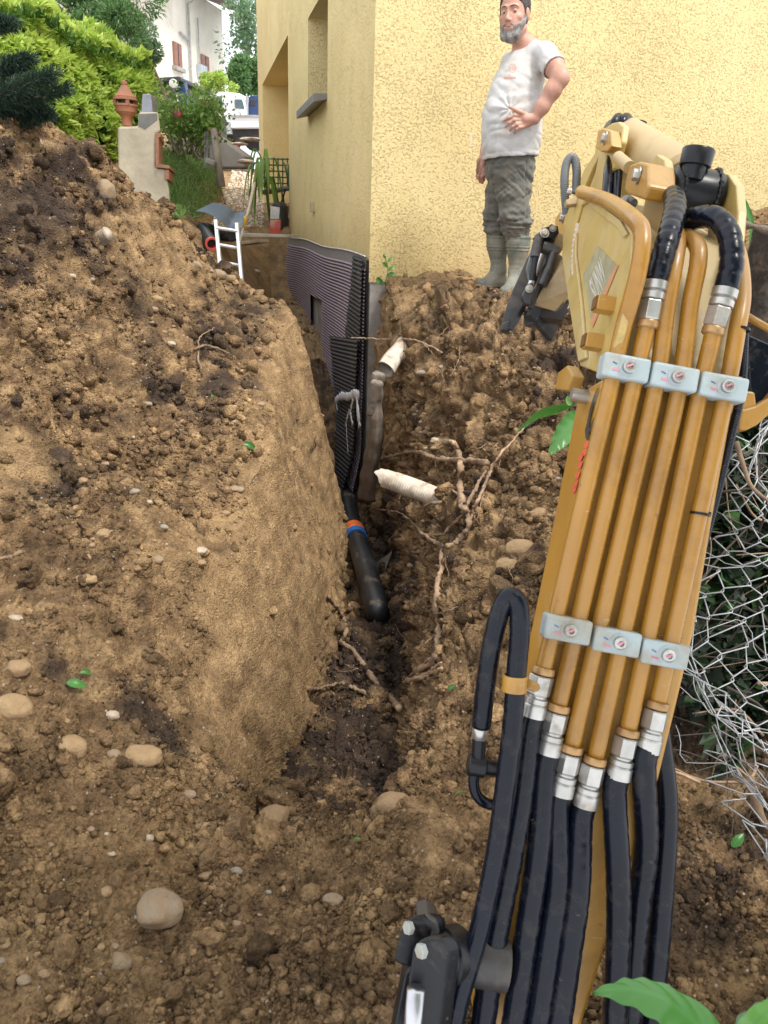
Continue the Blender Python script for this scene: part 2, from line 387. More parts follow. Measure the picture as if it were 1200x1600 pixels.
def tps_fit(c):
    d = np.sqrt(((c[:, None, :2] - c[None, :, :2]) ** 2).sum(-1)); K = np.where(d > 0, d * d * np.log(d + 1e-9), 0) + np.eye(len(c)) * 0.004
    Pm = np.hstack([np.ones((len(c), 1)), c[:, :2]]); n = len(c)
    A = np.zeros((n + 3, n + 3)); A[:n, :n] = K; A[:n, n:] = Pm; A[n:, :n] = Pm.T
    return c, np.linalg.solve(A, np.concatenate([c[:, 2], np.zeros(3)]))
def tps(fit, x, y):
    c, wt = fit; out = wt[-3] + wt[-2] * x + wt[-1] * y
    for i in range(len(c)):
        d2 = (x - c[i, 0]) ** 2 + (y - c[i, 1]) ** 2 + 1e-12; out = out + wt[i] * 0.5 * d2 * np.log(d2)
    return out
FL_, FR_ = tps_fit(CL), tps_fit(CR)

def terrain(q=1.0):
    rows = np.concatenate([np.exp(np.arange(math.log(.45), math.log(6.6), .0029 / q)), np.exp(np.arange(math.log(6.6), math.log(60), .009 / q))])
    nl, nf, nb, ng, nr = (int(k * q) for k in (430, 190, 110, 170, 400))
    Y = rows[:, None]
    a, b_, c, d = (pl(rows, t)[:, None] for t in (LLX, FLX, FRX, LRX)); az, bz, cz, dz = (pl(rows, t)[:, None] for t in (LLZ, FLZ, FRZ, LRZ))
    yr = np.stack([rows, 0 * rows, 0 * rows], 1); wob = (.10 * pn(yr, 1.9, 61) + .05 * pn(yr, 5.1, 62) + .022 * pn(yr, 13., 63)) * (sstep(1.7, 2.2, rows) - sstep(6.4, 7, rows))
    a = a + wob[:, None]; az = az + (.5 * wob * 0 + .05 * pn(yr, 3.3, 64) * (rows < 6.4))[:, None]
    XL = -(0.62 * Y + 0.9); XR = 0.62 * Y + 0.9
    XR = np.where(Y > 6.9, d + .6 + 0 * Y, XR)
    def seg(x0, x1, n, last=False):
        t = np.linspace(0, 1, n, endpoint=last)[None, :]; return x0 + (x1 - x0) * t, t
    x1, _ = seg(XL, a, nl); x2, t2 = seg(a, b_, nf); x3, t3 = seg(b_, c, nb); x4, t4 = seg(c, d, ng); x5, t5 = seg(d, XR, nr, True)
    YY = lambda x: np.broadcast_to(Y, x.shape)
    z1 = tps(FL_, x1, YY(x1)); zl = tps(FL_, a, Y)
    z1 += (az - zl) * np.exp(-(a - x1) / .15)
    e2 = t2 ** (1.12 + .38 * sstep(4.0, 2.4, Y)); z2 = az + (bz - az) * e2
    z3 = bz + (cz - bz) * t3
    e4 = t4 ** 0.85; z4 = cz + (dz - cz) * e4
    z5 = tps(FR_, x5, YY(x5)); zr = tps(FR_, d, Y); z5 += (dz - zr) * np.exp(-(x5 - d) / .15)
    far = Y > 6.6
    z5 = np.where(far, dz + 0 * x5, z5)
    X = np.hstack([x1, x2, x3, x4, x5]); Zz = np.hstack([z1, z2, z3, z4, z5]); Yb = np.broadcast_to(Y, X.shape)
    face = np.hstack([0 * x1 + np.exp(-(a - x1) / .10), 1 - 0 * t2 - 0 * x2, 0 * x3, 0 * x4, 0 * x5])
    rgt = np.hstack([0 * x1, 0 * x2, 0.35 + 0 * x3, 1 + 0 * x4, 1 + 0 * x5])
    damp_shade = np.hstack([0 * x1, np.clip((t2 - .9) / .1, 0, 1) + 0 * x2, 1 + 0 * x3, np.clip(1 - t4 / .75, 0, 1) + 0 * x4, 0 * x5])
    flo = np.hstack([0 * x1, np.clip((t2 - .82) / .18, 0, 1) + 0 * x2, 1 + 0 * x3, np.clip(1 - t4 / .3, 0, 1) + 0 * x4, 0 * x5])
    nr_, nc_ = X.shape; damp = damp_shade.ravel() * sstep(1.7, 2.1, Yb.ravel())
    V = np.stack([X, Yb, Zz], -1)
    def normals(V):
        du = np.gradient(V, axis=1); dv = np.gradient(V, axis=0); n = np.cross(du, dv); n /= np.linalg.norm(n, axis=-1, keepdims=True) + 1e-12
        return n
    N = normals(V).reshape(-1, 3); p = V.reshape(-1, 3).copy()
    Yf = p[:, 1]; face = face.ravel(); rgt = rgt.ravel(); flo = flo.ravel()
    _f = 1 - sstep(2.15, 1.5, Yf); face = face * _f; rgt = rgt * _f; flo = flo * _f
    near = np.where(Yf < 6.8, 1.0, np.clip(1 - (Yf - 6.8) / 6, .15, 1))
    xx = p[:, 0]
    yardm = sstep(5.7, 6.6, Yf) * (xx < -1.0)                       # the garden beyond the heap
    near = near * (1 - .45 * yardm)
    hs = sstep(-.45, -.8, p[:, 2]) * 0
    heap = np.clip((1 - face) * (1 - rgt) * (1 - flo), 0, 1)
    front = sstep(2.1, 1.5, Yf)
    ledge = sstep(5.2, 5.6, Yf) * rgt
    rough = (0.17 * face * (1 - front) + heap * (0.85 - .1 * front) + rgt * (1.25 - .7 * ledge) + flo * 1.0)
    rough = np.clip(rough, .13, 1.35) * (1 - .5 * sstep(.08, .35, fbm(p, 1.6, 2, 120)) * heap * (1 - front)) + .15 * front
    warp = np.stack([fbm(p, 3.1, 3, 40), fbm(p, 3.1, 3, 50), fbm(p, 3.1, 3, 60)], 1) * .05
    q1 = p + warp
    dry = sstep(.05, .35, fbm(p, 1.6, 2, 120)) * heap * .55
    nearm = sstep(4.2, 1.6, Yf)
    D = fbm(p, 2.2, 3, 1) * .075 * np.where(face > .6, .6, 1)
    D += (np.abs(pn(q1, 5.5, 5)) - .25) * (.10 - .07 * nearm) * rough
    D += (np.abs(pn(q1, 13., 6)) - .25) * (.055 - .025 * nearm) * rough
    D += (np.abs(pn(q1, 29., 7)) - .25) * .030 * rough
    patch = sstep(-.25, .25, fbm(p, 4.5, 2, 77))
    D += (np.abs(pn(q1, 62., 8)) - .25) * .0185 * rough * (.5 + patch)
    D += (np.abs(pn(p, 130., 9)) - .25) * .0085 * np.clip(rough, .45, 1.2) * (.5 + patch)
    D += (np.abs(pn(p, 260., 10)) - .25) * .0042 * np.clip(rough, .5, 1.2)
    # bucket-tooth scrapes running down the cut face
    sc = pn(p, (2.5, 24., 3.5), 15) * .012 + pn(p, (4., 60., 6.), 16) * .006 + pn(p + warp, (8., 8., 20.), 17) * .003 + pn(p + warp * .5, (2., 2.5, 20.), 18) * .006
    D += sc * face * (1 - front) * (Yf < 6.5)
    # big loose clods on the right bank, crevices
    cre = np.abs(pn(q1, 3.4, 21)); D -= np.exp(-(cre / .055) ** 2) * .07 * rgt * (1 - ledge) * (1 - .8 * flo) * (1 - .8 * nearm)
    cre2 = np.abs(pn(q1, 7.7, 22)); D -= np.exp(-(cre2 / .05) ** 2) * .035 * (rgt + .5 * heap) * (1 - ledge) * (1 - .6 * flo) * (1 - .75 * nearm)
    p2 = p + N * (D * near)[:, None]
    # keep it out of the house
    wx = wall_x(p2[:, 1]) - .03
    inside = np.zeros(len(p), bool); p2[:, 0] = np.where(inside, np.minimum(p2[:, 0], wx), p2[:, 0])
    me = fast_mesh('soil_ground', p2, grid_quads(nr_, nc_))
    # where the earth is dark topsoil, painted shade or dry clay
    topsoil_shade = np.full(len(p), -.12)
    topsoil_shade += rgt * .13 * (1 - ledge) * sstep(1.4, 2.2, Yf) + flo * .16 + damp * .15  # trench floor and lower right face: damp earth plus painted shade
    topsoil_shade += heap * sstep(3.0, 4.2, Yf) * .18 + heap * np.exp(-(((xx + 1.5) / .35) ** 2 + ((Yf - 3.4) / .5) ** 2)) * .35
    topsoil_shade += np.exp(-(((xx + .78) / .25) ** 2 + ((Yf - 1.85) / .10) ** 2)) * .35
    topsoil_shade += fbm(p, 6, 3, 90) * .30 - .13 * front
    topsoil_shade += sstep(.50, .78, xx - .20 * (Yf - 1.2)) * .42 * (Yf < 3.4)  # lower right earth darkened to paint in the shade under the hedge
    clay = np.clip(.6 * sstep(.08, .35, fbm(p, 1.6, 2, 120)) * heap + face * sstep(1.75, 2.1, Yf) * .85 + .55 * front * heap * sstep(-.3, .3, fbm(p, 2.6, 3, 95) + .15) + ledge * .5 + (Yf > 8) * .7, 0, 1)
    clay *= np.clip(.80 + fbm(p, (4, 9, 4), 3, 99) * .8, 0, 1)
    fattr(me, 'topsoil_shade', topsoil_shade); fattr(me, 'clay', clay)
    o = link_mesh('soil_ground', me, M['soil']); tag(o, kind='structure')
    return p2, N, (nr_, nc_), dict(topsoil_shade=topsoil_shade, clay=clay, face=face, rgt=rgt, flo=flo, heap=heap, front=front)
TQ = globals().get('QUALITY', 1.0)
TV, TN, TSH, TM = terrain(TQ)
_TG = TV.reshape(TSH[0], TSH[1], 3)

from mathutils.bvhtree import BVHTree
_st = 3; _g = _TG[::_st, ::_st]; _gq = grid_quads(_g.shape[0], _g.shape[1])
BVH = BVHTree.FromPolygons([tuple(v) for v in _g.reshape(-1, 3).tolist()], _gq.tolist())
def hit(px, py):
    """first point of the ground seen along a photo pixel: (point, normal)"""
    d = (CM @ Vector(((px - 600) / F, (800 - py) / F, -1.0))).normalized()
    l, n, _, _ = BVH.ray_cast(Vector((0, 0, 0)), d)
    if l is None: return P(px, py, 5.0), Vector((0, -.5, .85))
    if n.dot(d) > 0: n = -n
    return l, n
def ground_at(x, y, up=0.0):
    l, n, _, _ = BVH.ray_cast(Vector((x, y, 8)), Vector((0, 0, -1)))
    return (l.z if l else -1.0) + up

# ---------------------------------------------------------------- loose clods, crumbs and grit
def ico(sub):
    bm = bmesh.new(); bmesh.ops.create_icosphere(bm, subdivisions=sub, radius=1.0)
    v = np.array([x.co[:] for x in bm.verts]); f = np.array([[x.index for x in t.verts] for t in bm.faces]); bm.free(); return v, f
def rock_shapes(sub, k, seed, amt=.35, freq=1.3, flat=.75):
    v, f = ico(sub); out = []
    for i in range(k):
        d = 1 + amt * fbm(v + i * 7.3, freq, 2, seed) + amt * .5 * np.sign(pn(v + i * 3.1, 2.2, seed + 3)) * .5
        s = np.array([rng.uniform(.8, 1.25), rng.uniform(.7, 1.1), rng.uniform(.6, 1) * flat * 1.2]); out.append(v * d[:, None] * s)
    return out, f
def facet(v, n, lo, hi):
    for _ in range(n):
        k = rng.normal(size=3); k /= np.linalg.norm(k); ex_ = np.maximum(0, v @ k - rng.uniform(lo, hi)); v = v - ex_[:, None] * k * .93
    return v
def rand_rot(n):
    q = rng.normal(size=(n, 4)); q /= np.linalg.norm(q, axis=1, keepdims=True); w_, x, y, z = q.T
    return np.stack([1 - 2 * (y * y + z * z), 2 * (x * y - z * w_), 2 * (x * z + y * w_), 2 * (x * y + z * w_), 1 - 2 * (x * x + z * z), 2 * (y * z - x * w_),
                     2 * (x * z - y * w_), 2 * (y * z + x * w_), 1 - 2 * (x * x + y * y)], 1).reshape(n, 3, 3)
def scatter_mesh(name, pos, size, shapes, faces, mat, attrs, parent=None):
    n = len(pos); R = rand_rot(n); nv = len(shapes[0]); sh = np.stack(shapes)[rng.integers(0, len(shapes), n)]
    V = np.einsum('nij,nvj->nvi', R, sh) * size[:, None, None] + pos[:, None, :]
    Fc = (faces[None] + (np.arange(n) * nv)[:, None, None]).reshape(-1, faces.shape[1])
    me = fast_mesh(name, V.reshape(-1, 3), Fc)
    for k, a in attrs.items(): fattr(me, k, np.repeat(a, nv))
    return link_mesh(name, me, mat)
def clods():
    Y = TV[:, 1]; x = TV[:, 0]
    base = (1 - .985 * TM['face'] * (1 - TM['front'])) * (Y < 10.5) * (np.abs(x) < .55 * Y + .25) * (TM['rgt'] * 0 + 1)
    ledge = sstep(5.2, 5.7, Y) * TM['rgt']; base = base * (1 - .7 * ledge)
    for (a, b_, r_) in ((Z(545, 800, -2.13), Z(597, 985, -2.0), .13), (P(600, 740, 4.35), P(745, 806, 4.0), .13), (P(592, 585, 5.15), P(571, 780, 5.45), .16), (P(638, 530, 5.6), P(592, 590, 5.1), .15)):
        a = np.array(a); b_ = np.array(b_); t = np.clip(((TV - a) @ (b_ - a)) / ((b_ - a) ** 2).sum(), 0, 1); dd = np.linalg.norm(TV - a - t[:, None] * (b_ - a), axis=1); base = base * (dd > r_)
    steep = TM['rgt'] * (TN[:, 2] < .45); base = base * (1 - .75 * steep)
    clump = sstep(-.25, .35, fbm(TV[::1], 3.3, 2, 300)); base = base * (.10 + .90 * clump) * (1 - .75 * sstep(.08, .35, fbm(TV, 1.6, 2, 120)) * TM['heap'] * (1 - TM['front'])) * (1 + 1.3 * TM['front']) * (1 + .5 * (Y > 2.4))
    pr = base / base.sum()
    for nm, n, lo, hi, pw, sub, k in (('soil_crumbs', int(210000 * CQ), .0012, .0042, 1.6, 0, 10), ('soil_clods', int(24000 * CQ), .0045, .017, 2.2, 1, 14), ('large_clods', int(300 * CQ), .016, .034, 2.0, 3, 14)):
        if sub == 0: v, f = None, None
        prk = pr if sub != 3 else (lambda q: q / q.sum())(pr * (TM['face'] < .1) * (1 - .85 * (Y < 2.0) * (x > .25))); idx = rng.choice(len(pr), n, p=prk)
        r = (lo ** -pw + rng.random(n) * (hi ** -pw - lo ** -pw)) ** (-1 / pw)            # sizes in radius per metre of distance
        size = r * np.clip(Y[idx], 1.2, 2.7 if sub == 3 else 4.4) ** .85
        if sub == 0: sh, fc = rock_shapes(1, k, 30, .5, 1.6)
        elif sub == 1: sh, fc = rock_shapes(2, k, 31, .5, 1.9)
        else: sh, fc = rock_shapes(4, k, 32, .35, 1.3); sh = [s * (1 + .22 * np.abs(pn(s + j, 4.5, 5)) + .10 * np.abs(pn(s + j, 10., 6)) + .05 * pn(s + j, 22., 7))[:, None] for j, s in enumerate(sh)]
        if sub == 0:                                                                      # crumbs: low count of faces
            vv, fc = ico(1); sh = [vv * (1 + .3 * fbm(vv + i * 5.1, 1.5, 2, 44))[:, None] * np.array([1, rng.uniform(.7, 1), rng.uniform(.6, .9)]) for i in range(k)]
        sh = [facet(q_, 9, .45, .8) if sub != 3 else facet(q_, 7, .62, .95) + 0 for q_ in sh]
        pos = TV[idx] + TN[idx] * (size * rng.uniform(-.1, .45, n))[:, None]
        tint = np.clip(rng.normal(.5, .2, n), 0, 1)
        o = scatter_mesh(nm, pos, size, sh, fc, M['clod'], dict(topsoil_shade=TM['topsoil_shade'][idx] + rng.normal(0, .1, n), clay=np.clip(TM['clay'][idx] + rng.normal(0, .15, n) * (TM['clay'][idx] > .05), 0, 1), tint=tint))
        tag(o, {'soil_crumbs': 'fine brown crumbs of earth strewn all over the banks', 'soil_clods': 'loose brown clods lying on the heap and trench floor', 'large_clods': 'fist-sized lumps of dark earth on the heap and right bank'}[nm], 'loose earth', kind='stuff')
CQ = globals().get('CLODQ', 1.0)
clods()
# ---------------------------------------------------------------- yellow house
def stucco(name, scale, k=1.0):
    m, nt, b = new_mat(name); co = coords(nt, 'Object')
    n1 = noise(nt, co, scale, 6, 0.62, 0.25); n2 = noise(nt, co, scale * 4.5, 4, 0.6); big = noise(nt, co, .9, 4, .6); area = noise(nt, co, 2.6, 5, .6)
    sh = nd(nt, 'Math', operation='MULTIPLY_ADD', i_1=.22, i_2=-.11); nt.links.new(area.outputs[0], sh.inputs[0]); na = nd(nt, 'Math', operation='ADD'); nt.links.new(n1.outputs[0], na.inputs[0]); nt.links.new(sh.outputs[0], na.inputs[1])
    pr = ramp(nt, [(0.36, 0), (0.44, .75), (0.56, 1)], na.outputs[0])
    c = ramp(nt, [(0.3, (.66 * k, .525 * k, .250 * k)), (0.75, (.745 * k, .605 * k, .315 * k))], big.outputs[0]).outputs[0]
    pit = ramp(nt, [(0.37, (.60, .55, .45)), (0.44, (1, 1, 1))], na.outputs[0]); c = mixc(nt, .20, c, pit.outputs[0], 'MULTIPLY')
    # pale scuffs and grime near the bottom
    g = nd(nt, 'SeparateXYZ'); nt.links.new(co, g.inputs[0])
    gz = nd(nt, 'MapRange', i_1=-.30, i_2=.15, i_3=1, i_4=0); nt.links.new(g.outputs[2], gz.inputs[0])
    gn = nd(nt, 'Math', operation='MULTIPLY'); nt.links.new(gz.outputs[0], gn.inputs[0]); nt.links.new(noise(nt, co, 7, 5, .7).outputs[0], gn.inputs[1])
    c = mixc(nt, gn.outputs[0], c, (.42, .30, .13))
    sc = ramp(nt, [(0.66, 0), (0.74, .5)], noise(nt, co, 2.3, 6, .7, .5).outputs[0]); c = mixc(nt, sc.outputs[0], c, (.72, .66, .50))
    nt.links.new(c, b.inputs['Base Color']); b.inputs['Roughness'].default_value = .9; b.inputs['Specular IOR Level'].default_value = .25
    ad = nd(nt, 'Math', operation='MULTIPLY_ADD', i_1=.35); nt.links.new(n2.outputs[0], ad.inputs[0]); nt.links.new(pr.outputs[0], ad.inputs[2])
    bump(nt, b, ad.outputs[0], .0055, 1.0)
    return m
M['stucco'] = stucco('coarse_yellow_render', 66.); M['stucco_lightened'] = stucco('lightened_yellow_render', 64., 1.17)  # left wall: same render, lightened to stand in for light it lacks
M['concrete'] = simple('concrete', (.36, .35, .33), .9, var=.25, scale=6, dirt=(.2, .16, .11), bmp=.004, bscale=40)
M['zinc'] = simple('zinc_sill', (.20, .19, .19), .5, var=.2, scale=9, bmp=.001)
M['dark'] = simple('dark_interior', (.03, .03, .035), .5)
def wp(t, z, off=0.0):
    """point on the left side of the house: t metres from the corner, off metres out from it"""
    q = HC + HD * t - HR * off; return Vector((q.x, q.y, z))
house = thing('house', 'yellow rendered house corner with a small square window and a deep porch opening', 'house', (HC.x, HC.y, -2.3))
def wall_with_holes(ts, zs, holes, depth, name, mat):
    mb = MB(); nt_, nz = len(ts), len(zs)
    vid = lambda i, j: i * nz + j
    vs = [wp(t, z) for t in ts for z in zs]; fs = []
    for i in range(nt_ - 1):
        for j in range(nz - 1):
            tm, zm = (ts[i] + ts[i + 1]) / 2, (zs[j] + zs[j + 1]) / 2
            if not any(a < tm < b and c < zm < d for a, b, c, d in holes): fs.append((vid(i, j), vid(i, j + 1), vid(i + 1, j + 1), vid(i + 1, j)))
    mb.add(vs, fs)
    for a, b, c, d in holes:
        q = [wp(a, c), wp(b, c), wp(b, d), wp(a, d)]; r = [v + HR * depth for v in q]
        for k in range(4):
            if k == 0 and c < 0: continue
            mb.add([q[k], q[(k + 1) % 4], r[(k + 1) % 4], r[k]], [(0, 1, 2, 3)])
    e = [wp(ts[-1], zs[0]), wp(ts[-1], zs[-1])]; mb.add([e[0], e[1], e[1] + HR * 4, e[0] + HR * 4], [(0, 1, 2, 3)])
    return mb.build(name, mat, house, flip=False)
wall_with_holes([0, 2.08, 3.42, 5.30, 9.25, 10.2], [-.24, 1.16, 2.07, 2.28, 3.6, 6.5], [(2.08, 3.42, 1.16, 2.07), (5.30, 9.25, -.24, 2.28)], .45, 'left_wall', M['stucco_lightened'])
mb = MB(); a = HC + HR * 0; mb.add([Vector((a.x, a.y, -.40)), Vector((a.x, a.y, 6.5)), Vector((a.x, a.y, 6.5)) + HR * 9, Vector((a.x, a.y, -.40)) + HR * 9], [(0, 1, 2, 3)])
mb.build('front_wall', M['stucco'], house, flip=False)
mb = MB(); mb.add([wp(-.0, 6.5), wp(10.2, 6.5), wp(10.2, 6.5) + HR * 9, wp(0, 6.5) + HR * 9], [(0, 1, 2, 3)]); mb.build('roof_slab', M['concrete'], house, flip=False)
mb = MB()                                                             # foundation below the render
q = [HC + HD * .01 + HR * .012, HC + HD * 10.15 + HR * .012, HC + HD * 10.15 + HR * 1.0, HC + HR * 9 + HD * .012, HC + HD * .012 + HR * .012]
mb.prism([Vector((v.x, v.y, -2.6)) for v in q[:4] if True], (0, 0, 2.36)); mb.build('foundation', M['concrete'], house)
mb = MB(); mb.add([wp(2.08, 1.16) + HR * .449, wp(3.42, 1.16) + HR * .449, wp(3.42, 2.07) + HR * .449, wp(2.08, 2.07) + HR * .449], [(0, 1, 2, 3)])
win = mb.build('window', M['dark'], house)
for t0, t1 in ((2.09, 2.16), (3.34, 3.41), (2.71, 2.78)): mb = MB(); mb.prism([wp(t0, 1.18) + HR * .40, wp(t1, 1.18) + HR * .40, wp(t1, 2.05) + HR * .40, wp(t0, 2.05) + HR * .40], HR * .04); mb.build('window_frame', simple('white_frame', (.75, .74, .7), .5), win)
mb = MB(); mb.prism([wp(2.085, 1.10, .13), wp(2.085, 1.175, .13), wp(2.085, 1.20, -.40), wp(2.085, 1.165, -.40), wp(2.085, 1.165, -.003), wp(2.085, 1.13, .0)], HD * 1.33); mb.build('window_sill', M['zinc'], house, bevel=.004)
mb = MB(); mb.prism([wp(5.1, -.3, -.451), wp(10.1, -.3, -.451), wp(10.1, 2.4, -.451), wp(5.1, 2.4, -.451)], HR * .1); pw = mb.build('porch_wall', M['stucco_lightened'], house)
mb = MB(); mb.prism([wp(5.9, -.14, -.42), wp(6.9, -.14, -.42), wp(6.9, 1.95, -.42), wp(5.9, 1.95, -.42)], HR * .028); dr = mb.build('porch_door', simple('brown_door', (.10, .06, .04), .5), house)
mb = MB(); mb.tube([wp(6.78, .9, -.40), wp(6.78, .9, -.36)], .02, 8); mb.build('door_handle', M['zinc'], dr)
mb = MB(); mb.prism([wp(5.32, -.14, .18), wp(10.2, -.14, .18), wp(10.2, -.14, .003), wp(9.24, -.14, .003), wp(9.24, -.14, -.449), wp(5.31, -.14, -.449)], (0, 0, -.11)); mb.build('porch_slab', M['concrete'], house, bevel=.01)
mb = MB(); c = P(493, 322, 8.6); c = wp(2.95, c.z, .015); mb.box(c, (.05, .10, .10), Matrix.Rotation(.24, 3, 'Z')); mb.build('junction_box', simple('beige_plastic', (.45, .38, .22), .6), house, bevel=.008)

# ---------------------------------------------------------------- dimpled damp-proof membrane
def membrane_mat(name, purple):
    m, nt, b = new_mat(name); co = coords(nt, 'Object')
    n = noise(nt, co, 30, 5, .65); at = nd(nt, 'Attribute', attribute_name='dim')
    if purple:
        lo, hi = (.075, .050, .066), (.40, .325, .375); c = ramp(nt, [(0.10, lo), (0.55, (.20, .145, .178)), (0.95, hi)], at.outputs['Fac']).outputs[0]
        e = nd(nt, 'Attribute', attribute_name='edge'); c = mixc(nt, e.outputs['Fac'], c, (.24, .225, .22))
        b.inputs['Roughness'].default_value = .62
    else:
        c = ramp(nt, [(0.2, (.006, .007, .009)), (0.9, (.085, .09, .105))], at.outputs['Fac']).outputs[0]; b.inputs['Roughness'].default_value = .38  # pale dimple tops are glints painted into the black
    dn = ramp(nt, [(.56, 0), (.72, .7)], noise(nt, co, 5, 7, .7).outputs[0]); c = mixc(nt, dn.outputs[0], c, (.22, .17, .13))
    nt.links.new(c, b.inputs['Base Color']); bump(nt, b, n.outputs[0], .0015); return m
M['mem_p'] = membrane_mat('brown_membrane', True); M['mem_k'] = membrane_mat('black_membrane', False)
def membrane(name, t0, t1, nt_, zt, zb, nz, off, mat, pitch, amp, hole=None, tapered=None):
    t = np.linspace(0, 1, nt_)[None, :]; v = np.linspace(0, 1, nz)[:, None]
    tt0, tt1 = (tapered if tapered else (lambda v: t0 + 0 * v, lambda v: t1 + 0 * v)); T = tt0(v) + (tt1(v) - tt0(v)) * t
    ztop = zt(T); Zv = ztop + (zb - ztop) * v + 0 * T
    O = off(T, Zv)
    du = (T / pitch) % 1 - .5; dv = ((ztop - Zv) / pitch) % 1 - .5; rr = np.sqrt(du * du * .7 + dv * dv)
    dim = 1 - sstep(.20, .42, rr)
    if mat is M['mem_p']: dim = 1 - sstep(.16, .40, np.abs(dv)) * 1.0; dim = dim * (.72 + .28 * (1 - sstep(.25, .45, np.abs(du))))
    edge = (1 - sstep(.085, .10, ztop - Zv)) if mat is M['mem_p'] else 0 * Zv
    wv = pn(np.stack([T.ravel(), Zv.ravel(), 0 * T.ravel()], 1), (1.1, 1.5, 1), 5).reshape(T.shape) * .03 * v
    O = O + dim * amp * (1 - edge) + wv + .004
    X = HC.x + HD.x * T - HR.x * O; Yc = HC.y + HD.y * T - HR.y * O
    q = grid_quads(nz, nt_)
    if hole:
        tc = T.ravel()[q].mean(1); zc = Zv.ravel()[q].mean(1); q = q[~((tc > hole[0]) & (tc < hole[1]) & (zc > hole[2]) & (zc < hole[3]))]
    me = fast_mesh(name, np.stack([X.ravel(), Yc.ravel(), Zv.ravel()], 1), q); fattr(me, 'dim', dim); fattr(me, 'edge', edge)
    return link_mesh(name, me, mat)
ztf = lambda T: -.215 + .012 * T + .01 * np.sin(T * 2.3)
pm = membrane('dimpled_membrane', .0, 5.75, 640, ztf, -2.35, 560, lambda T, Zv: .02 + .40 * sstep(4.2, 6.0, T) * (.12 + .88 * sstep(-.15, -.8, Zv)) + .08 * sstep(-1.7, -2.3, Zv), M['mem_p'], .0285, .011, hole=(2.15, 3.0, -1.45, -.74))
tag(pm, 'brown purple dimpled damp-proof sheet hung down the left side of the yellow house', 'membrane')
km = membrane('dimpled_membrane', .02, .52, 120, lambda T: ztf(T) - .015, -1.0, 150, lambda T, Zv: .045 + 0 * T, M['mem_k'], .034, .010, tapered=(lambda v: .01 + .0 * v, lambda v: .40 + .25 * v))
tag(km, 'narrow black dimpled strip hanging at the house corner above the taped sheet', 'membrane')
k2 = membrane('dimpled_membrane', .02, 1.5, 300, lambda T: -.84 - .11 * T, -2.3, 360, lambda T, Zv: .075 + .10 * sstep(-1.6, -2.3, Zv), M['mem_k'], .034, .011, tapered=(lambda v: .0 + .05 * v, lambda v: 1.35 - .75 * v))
tag(k2, 'wide black dimpled sheet low in the trench with white adhesive across it', 'membrane')
def wq(px, py, o=.12):
    d = CM @ Vector(((px - 600) / F, (800 - py) / F, -1.0)); p0 = HC - HR * o; return d * (p0.dot(HR) / d.dot(HR))
# white foam of adhesive over the black sheet
gl = MB(); rr = random.Random(3)
def gp(t, z): return wp(t, z, .098)
pts = spline([wq(524, 626), wq(534, 619), wq(544, 620), wq(553, 616), wq(560, 618)], 10)
gl.tube(pts, [.016 + .030 * rr.random() for _ in pts], 8)
for q_, r in ((((557, 616), (559, 640), (562, 668)), .034), (((552, 622), (548, 645), (551, 664)), .024), (((546, 640), (542, 655), (540, 665)), .016), (((541, 662), (542, 685), (544, 708)), .010), (((524, 626), (526, 634), (527, 642)), .016)):
    p2 = spline([wq(*a) for a in q_], 8); gl.tube(p2, [r * .8 * (.5 + 1.0 * rr.random()) for _ in p2], 8)
for i_, v_ in enumerate(gl.v):
    v_ = Vector(v_); dn_ = (v_ - HC).dot(-HR) - .12; gl.v[i_] = tuple(v_ + HR * dn_ * .72)
o = gl.build('adhesive', simple('white_adhesive', (.62, .66, .70), .5, var=.15, dirt=(.3, .27, .24), dirt_amt=.3), k2, smooth=True)
# thin finishing strip pinned along the sheet's top
mb = MB(); mb.tube([wp(t / 10, float(ztf(t / 10)) + .006, .035) for t in range(0, 56)], .006, 6); mb.build('top_strip', simple('pale_strip', (.6, .6, .58), .5), pm)
# ---------------------------------------------------------------- things in the trench
M['pipe_k'] = simple('black_pipe', (.012, .014, .018), .42, var=.3, scale=40, dirt=(.20, .14, .09), dirt_amt=.12, bmp=.002, bscale=90, dscale=9)
M['orange'] = simple('orange_plastic', (.80, .16, .02), .5, dirt=(.3, .2, .1), dirt_amt=.2); M['blue'] = simple('blue_plastic', (.02, .14, .48), .45, dirt=(.3, .2, .1), dirt_amt=.2)
M['pvc'] = simple('dirty_white_pvc', (.62, .56, .47), .6, var=.18, scale=10, dirt=(.24, .165, .10), dirt_amt=.62, bmp=.002, dscale=7)
M['felt'] = simple('grey_felt', (.21, .175, .14), .95, var=.3, scale=14, dirt=(.14, .10, .07), dirt_amt=.6, bmp=.006, bscale=30)
M['root'] = simple('root_bark', (.17, .115, .075), .85, var=.4, scale=22, dirt=(.27, .185, .11), dirt_amt=.6, bmp=.003, bscale=80, dscale=10)
M['root2'] = simple('peeled_root', (.36, .245, .15), .75, var=.35, scale=25, dirt=(.15, .09, .06), dirt_amt=.5, bmp=.003, bscale=80, dscale=12)
dp = thing('drain_pipe', 'black drain pipe on the trench floor with an orange and blue collar', 'pipe', tuple(Z(575, 900, -2.15)))
path = spline([Z(540, 786, -2.2) + Vector((0, .25, .02)), Z(547, 805, -2.13), Z(556, 838, -2.07), Z(572, 890, -2.03), Z(586, 940, -2.03), Z(592, 962, -2.10), Z(600, 985, -2.32)], 14)
mb = MB(); mb.tube(path, .070, 28); mb.build('pipe_body', M['pipe_k'], dp, smooth=True)
ci = min(range(len(path)), key=lambda i: (path[i] - Z(556, 838, -2.07)).length)
T = (path[ci + 1] - path[ci]).normalized()
